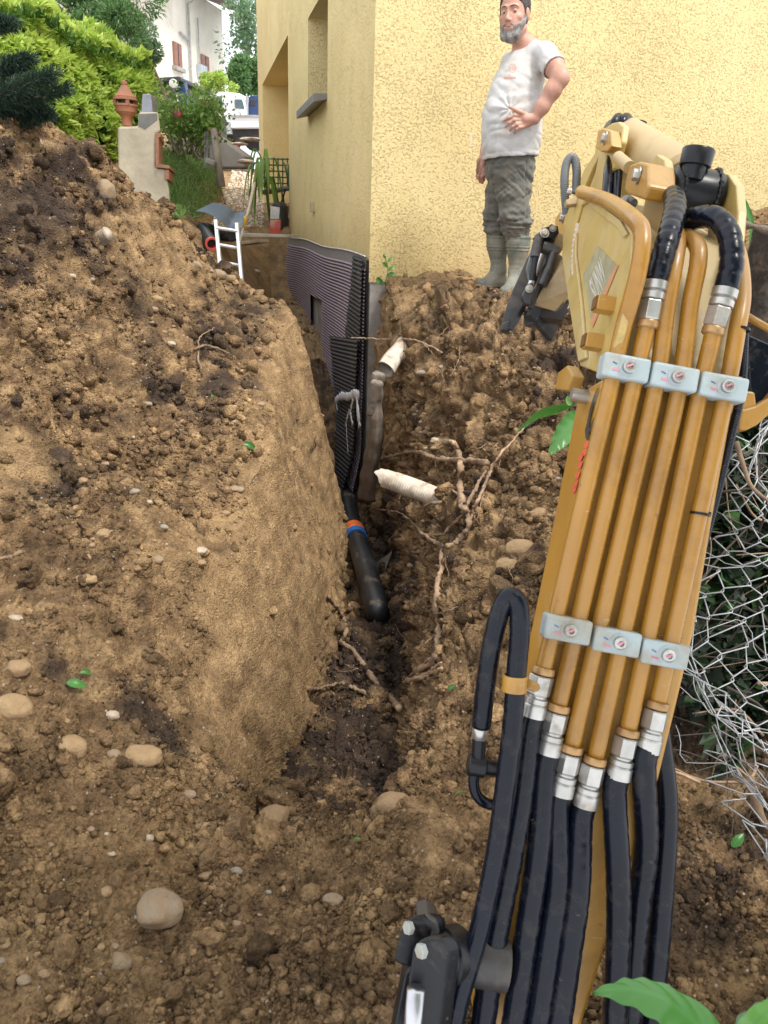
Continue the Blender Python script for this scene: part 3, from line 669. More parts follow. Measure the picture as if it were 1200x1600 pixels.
mb = MB(); mb.tube([path[ci] - T * .16, path[ci] - T * .155, path[ci] - T * .02], .0755, 28); mb.build('orange_collar', M['orange'], dp, smooth=False, auto=40)
mb = MB(); mb.tube([path[ci] - T * .018, path[ci] + T * .065], .0775, 28); mb.build('blue_collar', M['blue'], dp, auto=40)
# dimpled grey offcut beside the pipe
o = MB(); c, n = hit(600, 880); xs = np.linspace(-.075, .075, 30); vv = []; 
for i, u in enumerate(xs):
    for j, v in enumerate(xs):
        h = .006 * math.cos(u * 2 * math.pi / .018) * math.cos(v * 2 * math.pi / .018); vv.append(c + Vector((u * .8 + v * .3, v * .25 + .12 * u - .05, v * .9 + u * .6 + .01)) + Vector((-.3, -.9, .2)) * (h + .05 * (u / .075) ** 2 + .05))
me = fast_mesh('membrane_offcut', [tuple(v) for v in vv], grid_quads(30, 30)); o = link_mesh('membrane_offcut', me, simple('grey_sheet', (.16, .16, .15), .5, dirt=(.3, .22, .15), dirt_amt=.6)); tag(o, 'grey dimpled scrap of sheet stuck in the soil right of the black drain pipe', 'scrap')
# broken upright rain pipe
rp = thing('broken_downpipe', 'broken white pipe elbow sticking out of the bank beside the house corner', 'pipe', tuple(hit(618, 560)[0]))
a, b_, c, d = P(640, 528, 5.55), P(618, 556, 5.25), P(602, 578, 5.12), P(592, 590, 5.08)
pts = spline([a, b_, c], 10); mb = MB(); mb.tube(pts, [.062] * len(pts), 24, rfun=lambda i, t: 1 + .07 * math.sin(t * 3 + i * .35) * min(1, i / 6), caps=False)
mb.tube(pts, [.056] * len(pts), 24, caps=False); mb.build('pipe_elbow', M['pvc'], rp, smooth=True)
sl = thing('felt_sleeve', 'long grey torn felt sleeve hanging from the broken white pipe', 'sleeve', tuple(P(570, 780, 5.45)))
pts = spline([P(592, 582, 5.1), P(586, 625, 5.15), P(587, 680, 5.2), P(581, 725, 5.3), P(573, 775, 5.45)], 14); k = len(pts)
mb = MB(); mb.tube(pts, [.036 + .026 * (i / k) + .004 * math.sin(i * .7) for i in range(k)], 28, rfun=lambda i, t: 1 + .16 * math.sin(t * 3 + i * .10) + .10 * math.sin(t * 7 - i * .05) + .04 * math.sin(t * 13)); mb.build('sleeve_body', M['felt'], sl, smooth=True)
pts = spline([P(590, 595, 5.05), P(583, 625, 5.08), P(577, 650, 5.1)], 10); mb = MB(); mb.tube(pts, [.026, *[.034 - .02 * (i / len(pts)) for i in range(len(pts) - 2)], .003], 18, rfun=lambda i, t: 1 + .3 * math.cos(2 * t) + .1 * math.sin(5 * t)); mb.build('torn_flap', M['felt'], sl, smooth=True)
# broken corrugated pipe lying out of the right bank
cp = thing('corrugated_pipe', 'white ribbed pipe with a broken end lying out of the right bank below the roots', 'pipe', tuple(hit(665, 800)[0]))
A, B = hit(604, 758)[0], hit(735, 806)[0]; yb = 4.25
A = P(603, 748, 4.15); B = P(740, 806, 3.80)
k = 150; pts = [A.lerp(B, i / k) + Vector((0, 0, .014 * math.sin(math.pi * i / k))) for i in range(k + 1)]
mb = MB(); mb.tube(pts, [.054 + (.0035 * math.sin(i * 2 * math.pi / 4) if i > 14 else 0) for i in range(k + 1)], 26, caps=False, rfun=lambda i, t: 1 - .04 * math.cos(2 * t) + (.06 * math.sin(3 * t + 1) if i < 5 else 0))
for j in range(26):                                                   # ragged mouth
    v = Vector(mb.v[j]); mb.v[j] = tuple(v + (A - B).normalized() * (.05 * max(0, math.sin(j * .24 * 2)) + .01 * math.sin(j * 2.1)))
mb.tube(pts[:60], .049, 20, caps=False); mb.build('pipe_wall', M['pvc'], cp, smooth=True)

# ---------------------------------------------------------------- roots
def root_path(pix, lift, seed, jit=.012, n=10):
    r = random.Random(seed); out = []; base = []
    for q in pix:
        if len(q) == 3: base.append(P(*q))
        else:
            l, nn = hit(q[0], q[1]); d = l.normalized(); base.append(l - d * (lift * 1.5 + .02))
    s = spline(base, n)
    return [v + Vector((r.uniform(-1, 1), r.uniform(-1, 1), r.uniform(-1, 1))) * jit * .35 for v in s]
def add_root(mb, pix, r0, r1, lift=.03, seed=1, n=10):
    p = root_path(pix, lift, seed, n=n); k = len(p); rr = random.Random(seed)
    mb.tube(p, [(r0 + (r1 - r0) * i / k) * .76 * rr.uniform(.72, 1.22) for i in range(k)], 12, rfun=lambda i, t: 1 + .16 * math.sin(3 * t + i * .5) + .10 * math.sin(5 * t - i * .9))
def root(label, mains, mat='root', twigs=()):
    r = thing('root', label, 'root', tuple(hit(mains[0][0][0][0], mains[0][0][0][1])[0]), 'roots sticking out of the trench sides')
    for j, (pix, r0, r1, *l) in enumerate(mains):
        mb = MB(); add_root(mb, pix, r0, r1, l[0] if l else .03, j * 7 + len(pix)); mb.build('root_stem', M[mat], r, smooth=True)
    if twigs:
        for j, pix in enumerate(twigs):
            mb = MB(); add_root(mb, pix, .004, .0015, .03, j + 50, 8); mb.build('rootlet', M['root'], r, smooth=True)
    return r
root('thick grey brown root running level out of the right bank above the white ribbed pipe', [([(578, 724), (600, 716), (622, 710), (640, 706), (660, 708), (680, 716), (705, 718), (735, 720), (760, 722)], .013, .020, .10), ([(705, 718), (722, 708), (745, 702), (760, 695)], .008, .004, .06)])
root('reddish forked root curving up past the right end of the white ribbed pipe', [([(708, 690), (716, 706), (720, 730), (719, 755), (722, 785), (728, 800)], .019, .022, .11), ([(708, 690), (702, 688)], .013, .006, .11), ([(722, 780), (712, 770), (704, 764)], .009, .004, .11)], 'root2')
root('long pale thin root hanging down the bank from under the green leaf', [([(822, 665), (800, 690), (780, 712), (765, 740), (750, 775), (738, 800), (732, 822)], .006, .011, .09), ([(765, 735), (755, 770), (745, 812)], .003, .002, .09)], 'root2')
root('dark bent root looping below the white ribbed pipe', [([(760, 735), (745, 760), (728, 790)], .009, .012, .12), ([(728, 790), (732, 820), (715, 845), (698, 855)], .014, .016, .10), ([(728, 800), (705, 822), (690, 835), (660, 838)], .010, .006, .09)])
root('slender root crossing the bank diagonally under the white ribbed pipe', [([(567, 788), (590, 795), (620, 800), (640, 812), (655, 828), (672, 842), (690, 855)], .006, .012, .09), ([(690, 785), (668, 788), (658, 805)], .010, .005, .12)], twigs=[[(600, 797), (612, 808), (625, 812)]])
root('thick bare root standing upright on the right side of the trench', [([(690, 850), (690, 880), (684, 910), (681, 945), (686, 980), (684, 1010), (676, 1035), (650, 1050)], .013, .021, .06)], 'root2', twigs=[[(684, 960), (700, 955), (715, 948)], [(680, 990), (660, 1010), (632, 1025)], [(684, 1000), (700, 985), (715, 978)]])
root('split pale root end lying in the trench floor', [([(690, 1036), (672, 1050), (655, 1060), (632, 1066)], .012, .017, .04), ([(672, 1030), (652, 1045), (640, 1056)], .010, .006, .04), ([(690, 1046), (665, 1058), (640, 1068)], .008, .004, .05)], 'root2')
root('dark root hanging out of the left face and crossing the trench floor', [([(513, 933), (525, 948), (536, 965), (541, 985), (533, 1003)], .012, .013, .02), ([(531, 1003), (550, 1015), (566, 1035), (580, 1055), (592, 1075), (610, 1090), (624, 1108)], .014, .020, .03), ([(490, 1077), (512, 1072), (533, 1067), (552, 1075), (575, 1085)], .008, .013, .03)], twigs=[[(560, 1045), (540, 1050), (520, 1046)]])
root('thin pale root stretching level from the house corner across the ledge edge', [([(548, 528, 5.9), (575, 529, 5.75), (610, 531), (640, 530), (665, 538), (690, 550)], .007, .009, .05), ([(655, 532), (672, 548), (680, 560)], .004, .002, .05)], 'root2')
root('brown forked twig lying in the left heap above its cut edge', [([(305, 545), (322, 540), (345, 546), (368, 560)], .009, .006, .02), ([(316, 578), (310, 560), (312, 528), (330, 516), (350, 503)], .007, .004, .02)])
root('wiry dark rootlet on the smooth left trench face', [([(508, 655), (496, 680), (492, 700)], .004, .004, .01), ([(492, 700), (485, 715), (478, 735)], .003, .002, .01)])
root('small hooked dark rootlet low on the smooth left trench face', [([(470, 870), (476, 882), (470, 895)], .004, .003, .01)])
root('short grey stick poking in from the left edge of the heap', [([(-20, 878), (10, 872), (36, 862)], .008, .007, .02)])
root('thin curved stick at the foot of the smooth left face', [([(362, 1226), (385, 1230), (410, 1240), (440, 1254)], .0045, .004, .012)])
root('thin looping twig near the top of the left heap', [([(20, 186), (50, 195), (62, 215), (72, 240)], .007, .005, .02), ([(40, 245), (60, 242), (75, 232)], .006, .003, .02)])
rr = random.Random(9)
for k in range(70):                                                   # fine hair roots of the right bank and floor
    px, py = (rr.uniform(590, 800), rr.uniform(480, 900)) if k < 54 else (rr.uniform(440, 620), rr.uniform(600, 1250))
    dx, dy = rr.uniform(-30, 30), rr.uniform(5, 45); mb = MB()
    add_root(mb, [(px, py), (px + dx * .4 + rr.uniform(-6, 6), py + dy * .4), (px + dx, py + dy)], .0028, .0012, .018, k, 7)
    o = mb.build('rootlet', M['root2' if rr.random() < .4 else 'root'], smooth=True); tag(o, 'hair-thin rootlet dangling from the raw soil of the trench', 'root', 'fine rootlets in the trench sides')

# ---------------------------------------------------------------- stones
def stone_mat(name, col, dirt=.45): return simple(name, col, .8, var=.22, scale=9, dirt=(.24, .155, .08), dirt_amt=min(1, dirt + .25), bmp=.006, bscale=60, dscale=14)
SM = {'tan': stone_mat('tan_stone', (.31, .215, .12), .7), 'grey': stone_mat('grey_stone', (.25, .215, .16), .6), 'pale': stone_mat('pale_stone', (.46, .41, .33), .45), 'blue': stone_mat('blue_grey_stone', (.25, .255, .235), .5), 'pink': stone_mat('pink_stone', (.30, .21, .16), .5), 'ochre': stone_mat('ochre_lump', (.34, .235, .12), .55)}
_rv, _rf = ico(4)
_rs = [_rv * (1 + .22 * fbm(_rv + j * 7.7, 1.0, 2, 77) + .07 * pn(_rv + j * 2, 2.6, 9) + .022 * pn(_rv + j, 8., 2) + .012 * pn(_rv + j, 19., 3))[:, None] * np.array([1, rng.uniform(.75, 1), .9]) for j in range(10)]
_rs = [relax(facet(q_, 6, .72, .95), np.hstack([_rf, _rf[:, :1]]), 2, .5) for q_ in _rs]
def stone(px, py, w_px, kind, label, group=None, asp=.75, up=.25):
    l, n = hit(px, py); s = w_px / 2 / F * (l.length * .93)
    v = _rs[rng.integers(0, len(_rs))] * np.array([1, .85, asp / 1.05]) ; a = rng.uniform(0, 6.28); R = np.array([[math.cos(a), -math.sin(a), 0], [math.sin(a), math.cos(a), 0], [0, 0, 1]])
    v = v / np.abs(v[:, :2]).max() ; v = (v * np.array([1, 1, 1])) @ (R.T if asp > .85 else np.eye(3)) * s
    me = fast_mesh('stone', v, _rf); o = link_mesh('stone', me, SM[kind]); o.location = l + n * s * (up - .22); tag(o, label, 'stone', group); return o
stone(245, 1420, 80, 'grey', 'large flat cobble dusted with sand near the bottom left', asp=.62, up=.2)
stone(222, 1182, 66, 'ochre', 'long tan lump right of the round ochre lump under the dark clods', asp=.5)
stone(108, 1168, 54, 'ochre', 'round ochre lump left of the long tan lump', asp=.85)
stone(178, 1180, 22, 'grey', 'small grey cobble wedged between the two ochre lumps')
stone(28, 1045, 40, 'tan', 'tan cobble at the left edge above the pale lumps')
stone(20, 1110, 60, 'ochre', 'pale ochre lump cut by the left edge')
stone(165, 300, 36, 'grey', 'big rounded cobble stuck in the top of the left heap', asp=1.1)
stone(175, 1118, 24, 'pale', 'pale blue-grey stone among the dark clods on the left')
stone(378, 1306, 24, 'blue', 'blue and white flat stone at the trench mouth')
stone(232, 1310, 17, 'pale', 'white pebble above the large flat cobble')
stone(206, 768, 26, 'blue', 'pale greenish chip in the middle of the left heap', asp=.5)
stone(232, 785, 14, 'pale', 'cream pebble just right of the greenish chip')
stone(366, 764, 34, 'grey', 'flat grey stone slab leaning in the left heap', asp=.35)
stone(160, 836, 30, 'tan', 'round tan cobble left of centre on the heap')
stone(130, 752, 16, 'tan', 'small tan cobble above the round tan cobble')
stone(312, 862, 28, 'pale', 'pale angular stone in the heap between dark clods', asp=.55)
stone(245, 875, 22, 'grey', 'grey pebble beside the dark clod on the heap')
stone(135, 905, 36, 'ochre', 'flat ochre stone half buried on the heap', asp=.5)
stone(24, 967, 24, 'pale', 'whitish flat stone near the left edge', asp=.5)
stone(245, 468, 20, 'ochre', 'small ochre stone on the upper heap'); stone(240, 484, 16, 'grey', 'grey pebble just below the small ochre stone', asp=.7)
stone(112, 432, 14, 'pale', 'white pebble on the dark part of the upper heap'); stone(142, 438, 16, 'blue', 'pale blue pebble right of the white pebble on the upper heap', asp=.6)
stone(340, 430, 28, 'grey', 'grey angular stone near the far end of the heap'); stone(358, 436, 24, 'tan', 'tan block beside the grey angular stone at the far end of the heap')
stone(305, 415, 22, 'grey', 'round grey cobble on the heap below the ladder'); stone(52, 505, 12, 'pale', 'single pale pebble on the left side of the upper heap')
stone(268, 538, 14, 'pale', 'pale pebble above the forked twig'); stone(185, 1505, 40, 'grey', 'grey lump below the large flat cobble', asp=.8)
stone(75, 1325, 22, 'pink', 'pinkish stone at the left of the foreground', asp=.7); stone(486, 1408, 22, 'pink', 'brown pebble in the middle of the foreground', asp=.7)
stone(520, 1406, 32, 'grey', 'flat brown grey pebble right of the brown pebble', asp=.5); stone(370, 1362, 20, 'blue', 'small greenish pebble in the foreground')
stone(322, 1368, 24, 'tan', 'tan pebble left of the greenish pebble'); stone(555, 1430, 14, 'pale', 'cream pebble in the right foreground', asp=.6)
stone(430, 1280, 54, 'tan', 'brown lump at the mouth of the trench'); stone(615, 1262, 70, 'tan', 'large crumbling lump on the right lip of the pit', asp=.8)
stone(815, 860, 56, 'ochre', 'big ochre lump on the right bank beside the boom'); stone(795, 885, 44, 'ochre', 'lower ochre lump on the right bank beside the boom'); stone(845, 805, 36, 'tan', 'tan lump on the right bank above the ochre lumps')
for x0, x1, y0, y1, n, lab, grp in ((0, 180, 1250, 1590, 42, 'small pebble in the stony patch of the lower left foreground', 'pebbles of the lower left patch'), (150, 700, 1230, 1590, 52, 'small pebble strewn over the foreground earth', 'pebbles of the foreground'),
                          (120, 460, 640, 900, 46, 'small pebble on the middle of the left heap', 'pebbles of the left heap'), (100, 420, 400, 640, 30, 'small pebble on the upper left heap', 'pebbles of the upper heap'), (640, 730, 595, 720, 75, 'pale gravel stone in the band of gravel in the right bank', 'gravel band in the right bank'), (610, 900, 480, 900, 34, 'small stone in the dark right bank', 'stones of the right bank')):
    for k in range(n):
        px, py = rng.uniform(x0, x1), rng.uniform(y0, y1)
        if grp.startswith('gravel'): tt = rng.random(); px = 615 + 100 * tt + rng.normal(0, 12); py = 600 + 130 * tt + rng.normal(0, 14)
        kd = ['tan', 'grey', 'pale', 'tan', 'grey', 'blue', 'pink', 'tan'][rng.integers(0, 8)] if not grp.startswith('gravel') else ['pale', 'tan', 'grey'][rng.integers(0, 3)]
        o = stone(px, py, float(np.clip(rng.gamma(2.2, 4.2), 5, 24)) * (.75 if py < 900 else 1), kd, dict(tan='tan', grey='grey', pale='whitish', blue='bluish', pink='pinkish')[kd] + ' ' + lab, grp + ', ' + kd, asp=rng.uniform(.5, .9))
# fragments of old pipe and rubbish in the heap
pf = MB(); l, n = hit(156, 376); ax = Vector((.8, -.25, .45)).normalized()
pf.tube([l + n * .01 + ax * (t / 20 - .5) * .12 for t in range(21)], [.036 + .003 * math.sin(t * 2.6) for t in range(21)], 18, caps=True)
tag(pf.build('pipe_fragment', M['pvc'], smooth=True), 'short piece of white ribbed pipe stuck in the upper left heap', 'pipe fragment')
# ---------------------------------------------------------------- foliage tools
def leaf_mat(name, cols, trans=.35, rough=.45, vein=False):
    m, nt, b = new_mat(name); at = nd(nt, 'Attribute', attribute_name='tint')
    n_ = len(cols); c = ramp(nt, [(i / (n_ - 1), c_) for i, c_ in enumerate(cols)], at.outputs['Fac']).outputs[0]
    if vein:
        v = nd(nt, 'Attribute', attribute_name='vein'); c = mixc(nt, v.outputs['Fac'], c, tuple(min(1, x * 1.9 + .02) for x in cols[0]))
    nt.links.new(c, b.inputs['Base Color']); b.inputs['Roughness'].default_value = rough
    tr = nd(nt, 'BsdfTranslucent'); nt.links.new(c, tr.inputs[0]); mx = nd(nt, 'MixShader'); mx.inputs[0].default_value = trans
    out = nt.nodes['Material Output']; nt.links.new(b.outputs[0], mx.inputs[1]); nt.links.new(tr.outputs[0], mx.inputs[2]); nt.links.new(mx.outputs[0], out.inputs[0]); return m
def unit(v): return v / (np.linalg.norm(v, axis=1, keepdims=True) + 1e-9)
def leaves(name, pos, dirs, size, mat, parent=None, width=.40, tint=None, up=(0, 0, 1), droop=.0):
    """many small folded leaves: base at pos, pointing along dirs"""
    n = len(pos); d = unit(dirs); u = unit(np.cross(d, np.tile(np.array(up, float), (n, 1)) + rng.normal(0, .5, (n, 3)))); w_ = np.cross(u, d); size = np.asarray(size).reshape(-1, 1) * np.ones((n, 1))
    a = pos; tip = pos + d * size - w_ * size * droop; m = pos + d * size * .45
    l = m + u * size * width * .5 + w_ * size * .10; r = m - u * size * width * .5 + w_ * size * .10
    V = np.stack([a, l, tip, r], 1).reshape(-1, 3); b = (np.arange(n) * 4)[:, None]
    T_ = np.vstack([b + np.array([[0, 1, 2]]), b + np.array([[0, 2, 3]])])
    me = fast_mesh(name, V, T_); me.polygons.foreach_set('use_smooth', np.zeros(len(T_), bool))
    fattr(me, 'tint', np.repeat(np.clip(tint if tint is not None else rng.random(n), 0, 1), 4)); return link_mesh(name, me, mat, parent)
def crown_points(c, rad, n, lobes=14, seed=0, thick=.30, gap=.0):
    """points on the skins of many overlapping lobes, so that the outline is uneven"""
    g = np.random.default_rng(seed); L = unit(g.normal(size=(lobes, 3))) * g.uniform(.25, .85, (lobes, 1)); R_ = g.uniform(.22, .45, lobes)
    k = g.integers(0, lobes, n); d = unit(g.normal(size=(n, 3))); p = L[k] + d * (R_[k] * g.uniform(1 - thick, 1.05, n))[:, None]
    q = p * np.array(rad) + np.array(c)
    if gap: keep = fbm(q, 1.1 / max(rad) * 2.2, 2, seed) > -gap; q, d = q[keep], d[keep]
    return q, d
M['bark'] = simple('bark', (.12, .09, .065), .9, var=.35, scale=18, bmp=.01, bscale=30)
def trunk(par, path, r0, r1, name='trunk', mat='bark'):
    p = spline(path, 8); k = len(p); mb = MB(); mb.tube(p, [r0 + (r1 - r0) * i / (k - 1) for i in range(k)], 10, rfun=lambda i, t: 1 + .1 * math.sin(3 * t + i)); return mb.build(name, M[mat], par, smooth=True)
def tree(label, base, c, rad, n, size, mat, seed, lobes=14, group=None, gap=0., width=.5):
    t = thing('tree', label, 'tree', tuple(base), group); g = random.Random(seed); base = Vector(base); c = Vector(c)
    trunk(t, [base, base.lerp(c, .4) + Vector((.1, 0, 0)), c], .03 * rad[2] + .06, .02)
    for k in range(7):
        e = c + Vector((g.uniform(-.8, .8) * rad[0], g.uniform(-.8, .8) * rad[1], g.uniform(-.5, .8) * rad[2])); s0 = base.lerp(c, g.uniform(.5, .9)); trunk(t, [s0, s0.lerp(e, .5) + Vector((0, 0, .1 * rad[2])), e], .018 * rad[2] + .015, .008, 'limb')
    p, d = crown_points(c, rad, n, lobes, seed, gap=gap); leaves('crown', p, d + rng.normal(0, .6, d.shape), size * rng.uniform(.7, 1.3, len(p)), mat, t, width); return t
# ---------------------------------------------------------------- hedge
hedge = thing('hedge', 'tall bright yellow-green laurel hedge behind the left heap', 'hedge', (-3.6, 8.0, -.1))
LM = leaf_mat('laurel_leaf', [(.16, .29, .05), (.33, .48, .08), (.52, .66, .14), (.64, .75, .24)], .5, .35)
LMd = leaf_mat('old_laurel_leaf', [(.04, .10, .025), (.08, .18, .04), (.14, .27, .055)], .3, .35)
A_, B_ = np.array([-4.35, 4.9, 0]), np.array([-3.18, 11.2, 0]); AL = B_ - A_; Ln = np.linalg.norm(AL); AL /= Ln; AN = np.array([AL[1], -AL[0], 0])
def hedge_pts(n, inset=0.):
    s = rng.random(n) * Ln; top = rng.random(n) < .3; h0 = -.15 + .05 * s / Ln; h1 = 1.70 + .045 * s
    th = rng.random(n); z = np.where(top, h1, h0 + (h1 - h0) * rng.random(n) ** .8); o = np.where(top, rng.uniform(-1.1, 0, n), 0)
    edge = rng.random(n) < .12; s = np.where(edge, Ln, s); o = np.where(edge, rng.uniform(-1.1, 0, n), o)
    p = A_ + AL * s[:, None] + AN * o[:, None]; p[:, 2] = z; nr = np.where(top[:, None], np.array([0, 0, 1.]), np.where(edge[:, None], AL, AN)) + np.array([0, 0, .45])
    b = fbm(p, 1.3, 3, 5) * .22 + pn(p, 4., 9) * .08 - inset; rnd = np.clip((z - h1 + .35) / .35, 0, 1) * (~top) * .25
    return p + unit(nr) * (b - rnd)[:, None], unit(nr)
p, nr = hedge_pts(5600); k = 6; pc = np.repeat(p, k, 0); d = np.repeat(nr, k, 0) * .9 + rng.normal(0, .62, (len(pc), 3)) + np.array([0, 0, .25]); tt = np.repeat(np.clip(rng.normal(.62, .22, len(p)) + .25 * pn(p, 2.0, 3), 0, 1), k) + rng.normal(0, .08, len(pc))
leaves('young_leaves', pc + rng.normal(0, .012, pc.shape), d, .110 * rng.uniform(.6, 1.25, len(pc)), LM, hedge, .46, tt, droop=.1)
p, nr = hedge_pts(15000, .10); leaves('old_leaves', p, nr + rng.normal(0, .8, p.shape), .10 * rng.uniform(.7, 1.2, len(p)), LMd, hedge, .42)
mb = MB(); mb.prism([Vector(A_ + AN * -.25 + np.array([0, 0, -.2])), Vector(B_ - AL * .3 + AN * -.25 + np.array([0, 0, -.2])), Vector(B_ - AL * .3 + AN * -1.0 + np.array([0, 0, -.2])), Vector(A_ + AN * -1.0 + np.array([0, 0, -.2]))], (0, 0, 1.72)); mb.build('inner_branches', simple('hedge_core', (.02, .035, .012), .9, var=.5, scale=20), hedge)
# ---------------------------------------------------------------- trees
T1 = leaf_mat('tree_leaf', [(.06, .14, .05), (.13, .25, .09), (.22, .36, .14)], .4, .5); T2 = leaf_mat('blue_green_leaf', [(.09, .17, .09), (.17, .29, .15), (.30, .42, .24)], .4, .5); T3 = leaf_mat('conifer_needle', [(.018, .042, .028), (.035, .07, .045), (.06, .10, .06)], .15, .6)
def pg(px, py, Y, z=None):
    v = P(px, py, Y); return v
tree('dark green drooping tree behind the hedge, below the pale house', (-5.2, 15.5, 1.6), P(150, 42, 15.5), (1.25, 1.1, .80), 13000, .11, T1, 4, 16, width=.28)
tree('blue-green shrub tree at the far end of the hedge against the pale house', (-4.6, 17, 1.9), P(226, 78, 17), (.48, .5, .60), 3600, .075, T2, 8, 10, width=.45)
tree('dark tree cut by the top left corner above the hedge', (-7, 13.5, 1.5), P(15, -8, 13), (.9, .9, .6), 6000, .10, T1, 12, 12, width=.28)
tree('tall airy tree between the pale house and the yellow house', (-9, 48, 6), P(396, 48, 44), (1.9, 2.2, 3.7), 5200, .24, T2, 21, 22, gap=.10)
tree('low round green tree behind the white truck', (-8.4, 40, 5), P(385, 120, 38), (1.1, 1.1, .85), 5500, .22, T1, 23, 12)
tree('bright green shrub at the foot of the pale house', (-9.5, 37, 4.4), P(338, 128, 36), (.9, .9, .42), 2500, .14, LM, 24, 8)
# conifer branch reaching in over the top of the heap
cb_ = thing('conifer', 'dark feathery conifer branches reaching in above the left heap', 'conifer', tuple(P(-90, 165, 4.0)))
for j, (a, b_, c) in enumerate((((-120, 175), (-20, 155), (75, 118)), ((-120, 185), (-10, 172), (98, 140)), ((-100, 180), (10, 180), (70, 178)), ((-90, 160), (-10, 120), (40, 95)), ((-60, 190), (20, 192), (55, 170)), ((-120, 60), (-40, 40), (12, 38)), ((-120, 190), (-50, 165), (30, 145)))):
    yy = 3.95 + .06 * j; bp = spline([P(*a, yy), P(*b_, yy + .05), P(*c, yy)], 40); mb = MB(); mb.tube(bp, [.012 - .009 * i / len(bp) for i in range(len(bp))], 6); mb.build('branch', M['bark'], cb_, smooth=True)
    pp, dd_ = [], []
    B3 = np.array([v[:] for v in bp]); ax_ = unit(np.gradient(B3, axis=0))
    for k in range(900):
        i = rng.integers(8, len(B3)); side = unit(np.cross(ax_[i][None], rng.normal(size=(1, 3))))[0]; sp_ = B3[i] + side * rng.random() * .075 * (1.25 - i / len(B3)) + ax_[i] * rng.random() * .05
        for q in range(4): pp.append(sp_ + rng.normal(0, .006, 3)); dd_.append(side * .7 + ax_[i] * .9 + rng.normal(0, .35, 3))
    leaves('needles', np.array(pp), np.array(dd_), .030 * rng.uniform(.6, 1.3, len(pp)), T3, cb_, .13)
# ---------------------------------------------------------------- house on the hill
M['hwall'] = simple('cream_wall', (.74, .69, .60), .9, var=.08, scale=1.2, dirt=(.50, .43, .34), dirt_amt=.25, dscale=.5); M['gable'] = simple('pinkish_wall_shaded', (.52, .45, .41), .9, var=.08, scale=1)  # gable colour carries the shade on that side of the house
M['shut'] = simple('brown_shutter', (.26, .13, .10), .7, var=.2, scale=6); M['roofm'] = simple('roof_tiles', (.16, .11, .09), .9, var=.3, scale=2); M['grey'] = simple('grey_pipe', (.34, .34, .35), .6)
fh = thing('hill_house', 'tall pale house with brown shutters and an overhanging roof up the hill', 'house', tuple(P(300, 150, 40)))
fa, fb = P(240, 30, 39.0), P(347, 33, 46.5); fa.z = fb.z = 0; fd = (fb - fa).normalized(); fl = (fb - fa).length; fn = Vector((fd.y, -fd.x, 0)); 
def hw(t, z, o=0): q = fa + fd * t + fn * o; return Vector((q.x, q.y, z))
zt = 10.35
mb = MB(); mb.prism([hw(0, 2), hw(fl, 2), hw(fl, 2, -9), hw(0, 2, -9)], (0, 0, zt - 2)); mb.build('wall', M['hwall'], fh)
ga = fa - fn * 9; mb = MB(); mb.prism([hw(-.02, 2, .01), hw(-.02, zt, .01), hw(-.02, zt + 1.7, -4.5), hw(-.02, zt, -9), hw(-.02, 2, -9)], -fd * .2); mb.build('gable', M['gable'], fh)
mb = MB(); mb.prism([hw(-.5, zt - .12, 1.1), hw(-.5, zt + .08, 1.15), hw(-.5, zt + 2.0, -4.5), hw(-.5, zt + 1.8, -4.5)], fd * (fl + 1.2)); rf = mb.build('roof', M['roofm'], fh)
mb = MB(); mb.tube([hw(-.5, zt - .05, 1.2), hw(fl + .7, zt - .05, 1.2)], .09, 8); mb.build('gutter', M['grey'], rf)
def wall_t(px, py):
    best = min((abs((CM.transposed() @ hw(t, 7)).x / -(CM.transposed() @ hw(t, 7)).z * F + 600 - px), t) for t in np.linspace(0, fl, 400)); return best[1]
def wall_z(t, py):
    z0 = min(np.linspace(2, 12, 500), key=lambda z: abs(800 - (CM.transposed() @ hw(t, z)).y / -(CM.transposed() @ hw(t, z)).z * F - py)); return float(z0)
for x0, x1, y0, y1 in ((270, 282, 64, 106), (314, 325, 84, 122)):
    t0, t1 = wall_t(x0, 80), wall_t(x1, 80); z0, z1 = wall_z(t0, y1 - 4), wall_z(t0, y0)
    mb = MB(); mb.prism([hw(t0, z0, .02), hw(t1, z0, .02), hw(t1, z1, .02), hw(t0, z1, .02)], fn * .08); sw = mb.build('shutters', M['shut'], fh)
    mb = MB(); mb.prism([hw(t0 - .15, z0 - .18, .02), hw(t1 + .15, z0 - .18, .02), hw(t1 + .15, z0 - .02, .02), hw(t0 - .15, z0 - .02, .02)], fn * .18); mb.build('sill', M['concrete'], sw)
    mb = MB(); mb.prism([hw((t0 + t1) / 2 - .02, z0 + .05, .1), hw((t0 + t1) / 2 + .02, z0 + .05, .1), hw((t0 + t1) / 2 + .02, z1 - .05, .1), hw((t0 + t1) / 2 - .02, z1 - .05, .1)], fn * .02); mb.build('shutter_gap', M['dark'], sw)
for px, y0, y1, r in ((295, 5, 140, .055), (309, 28, 100, .035)):
    t = wall_t(px, 60); mb = MB(); mb.tube([hw(t, wall_z(t, y1), .12), hw(t, wall_z(t, y0), .12)] + ([hw(t + .5, zt - .2, 1.15)] if px == 295 else []), r, 8); mb.build('drainpipe', M['grey'], fh)
t = wall_t(281, 50); t2_ = wall_t(295, 62); mb = MB(); mb.tube([hw(t, wall_z(t, 51), .1), hw(t2_, wall_z(t2_, 64), .1)], .06, 8); mb.build('branch_pipe', M['grey'], fh)
t = wall_t(307, 110); mb = MB(); mb.prism([hw(t, wall_z(t, 122), .02), hw(t + .7, wall_z(t, 122), .02), hw(t + .7, wall_z(t, 100), .02), hw(t, wall_z(t, 100), .02)], fn * .25); mb.build('meter_box', simple('blue_grey_box', (.42, .47, .52), .6), fh)
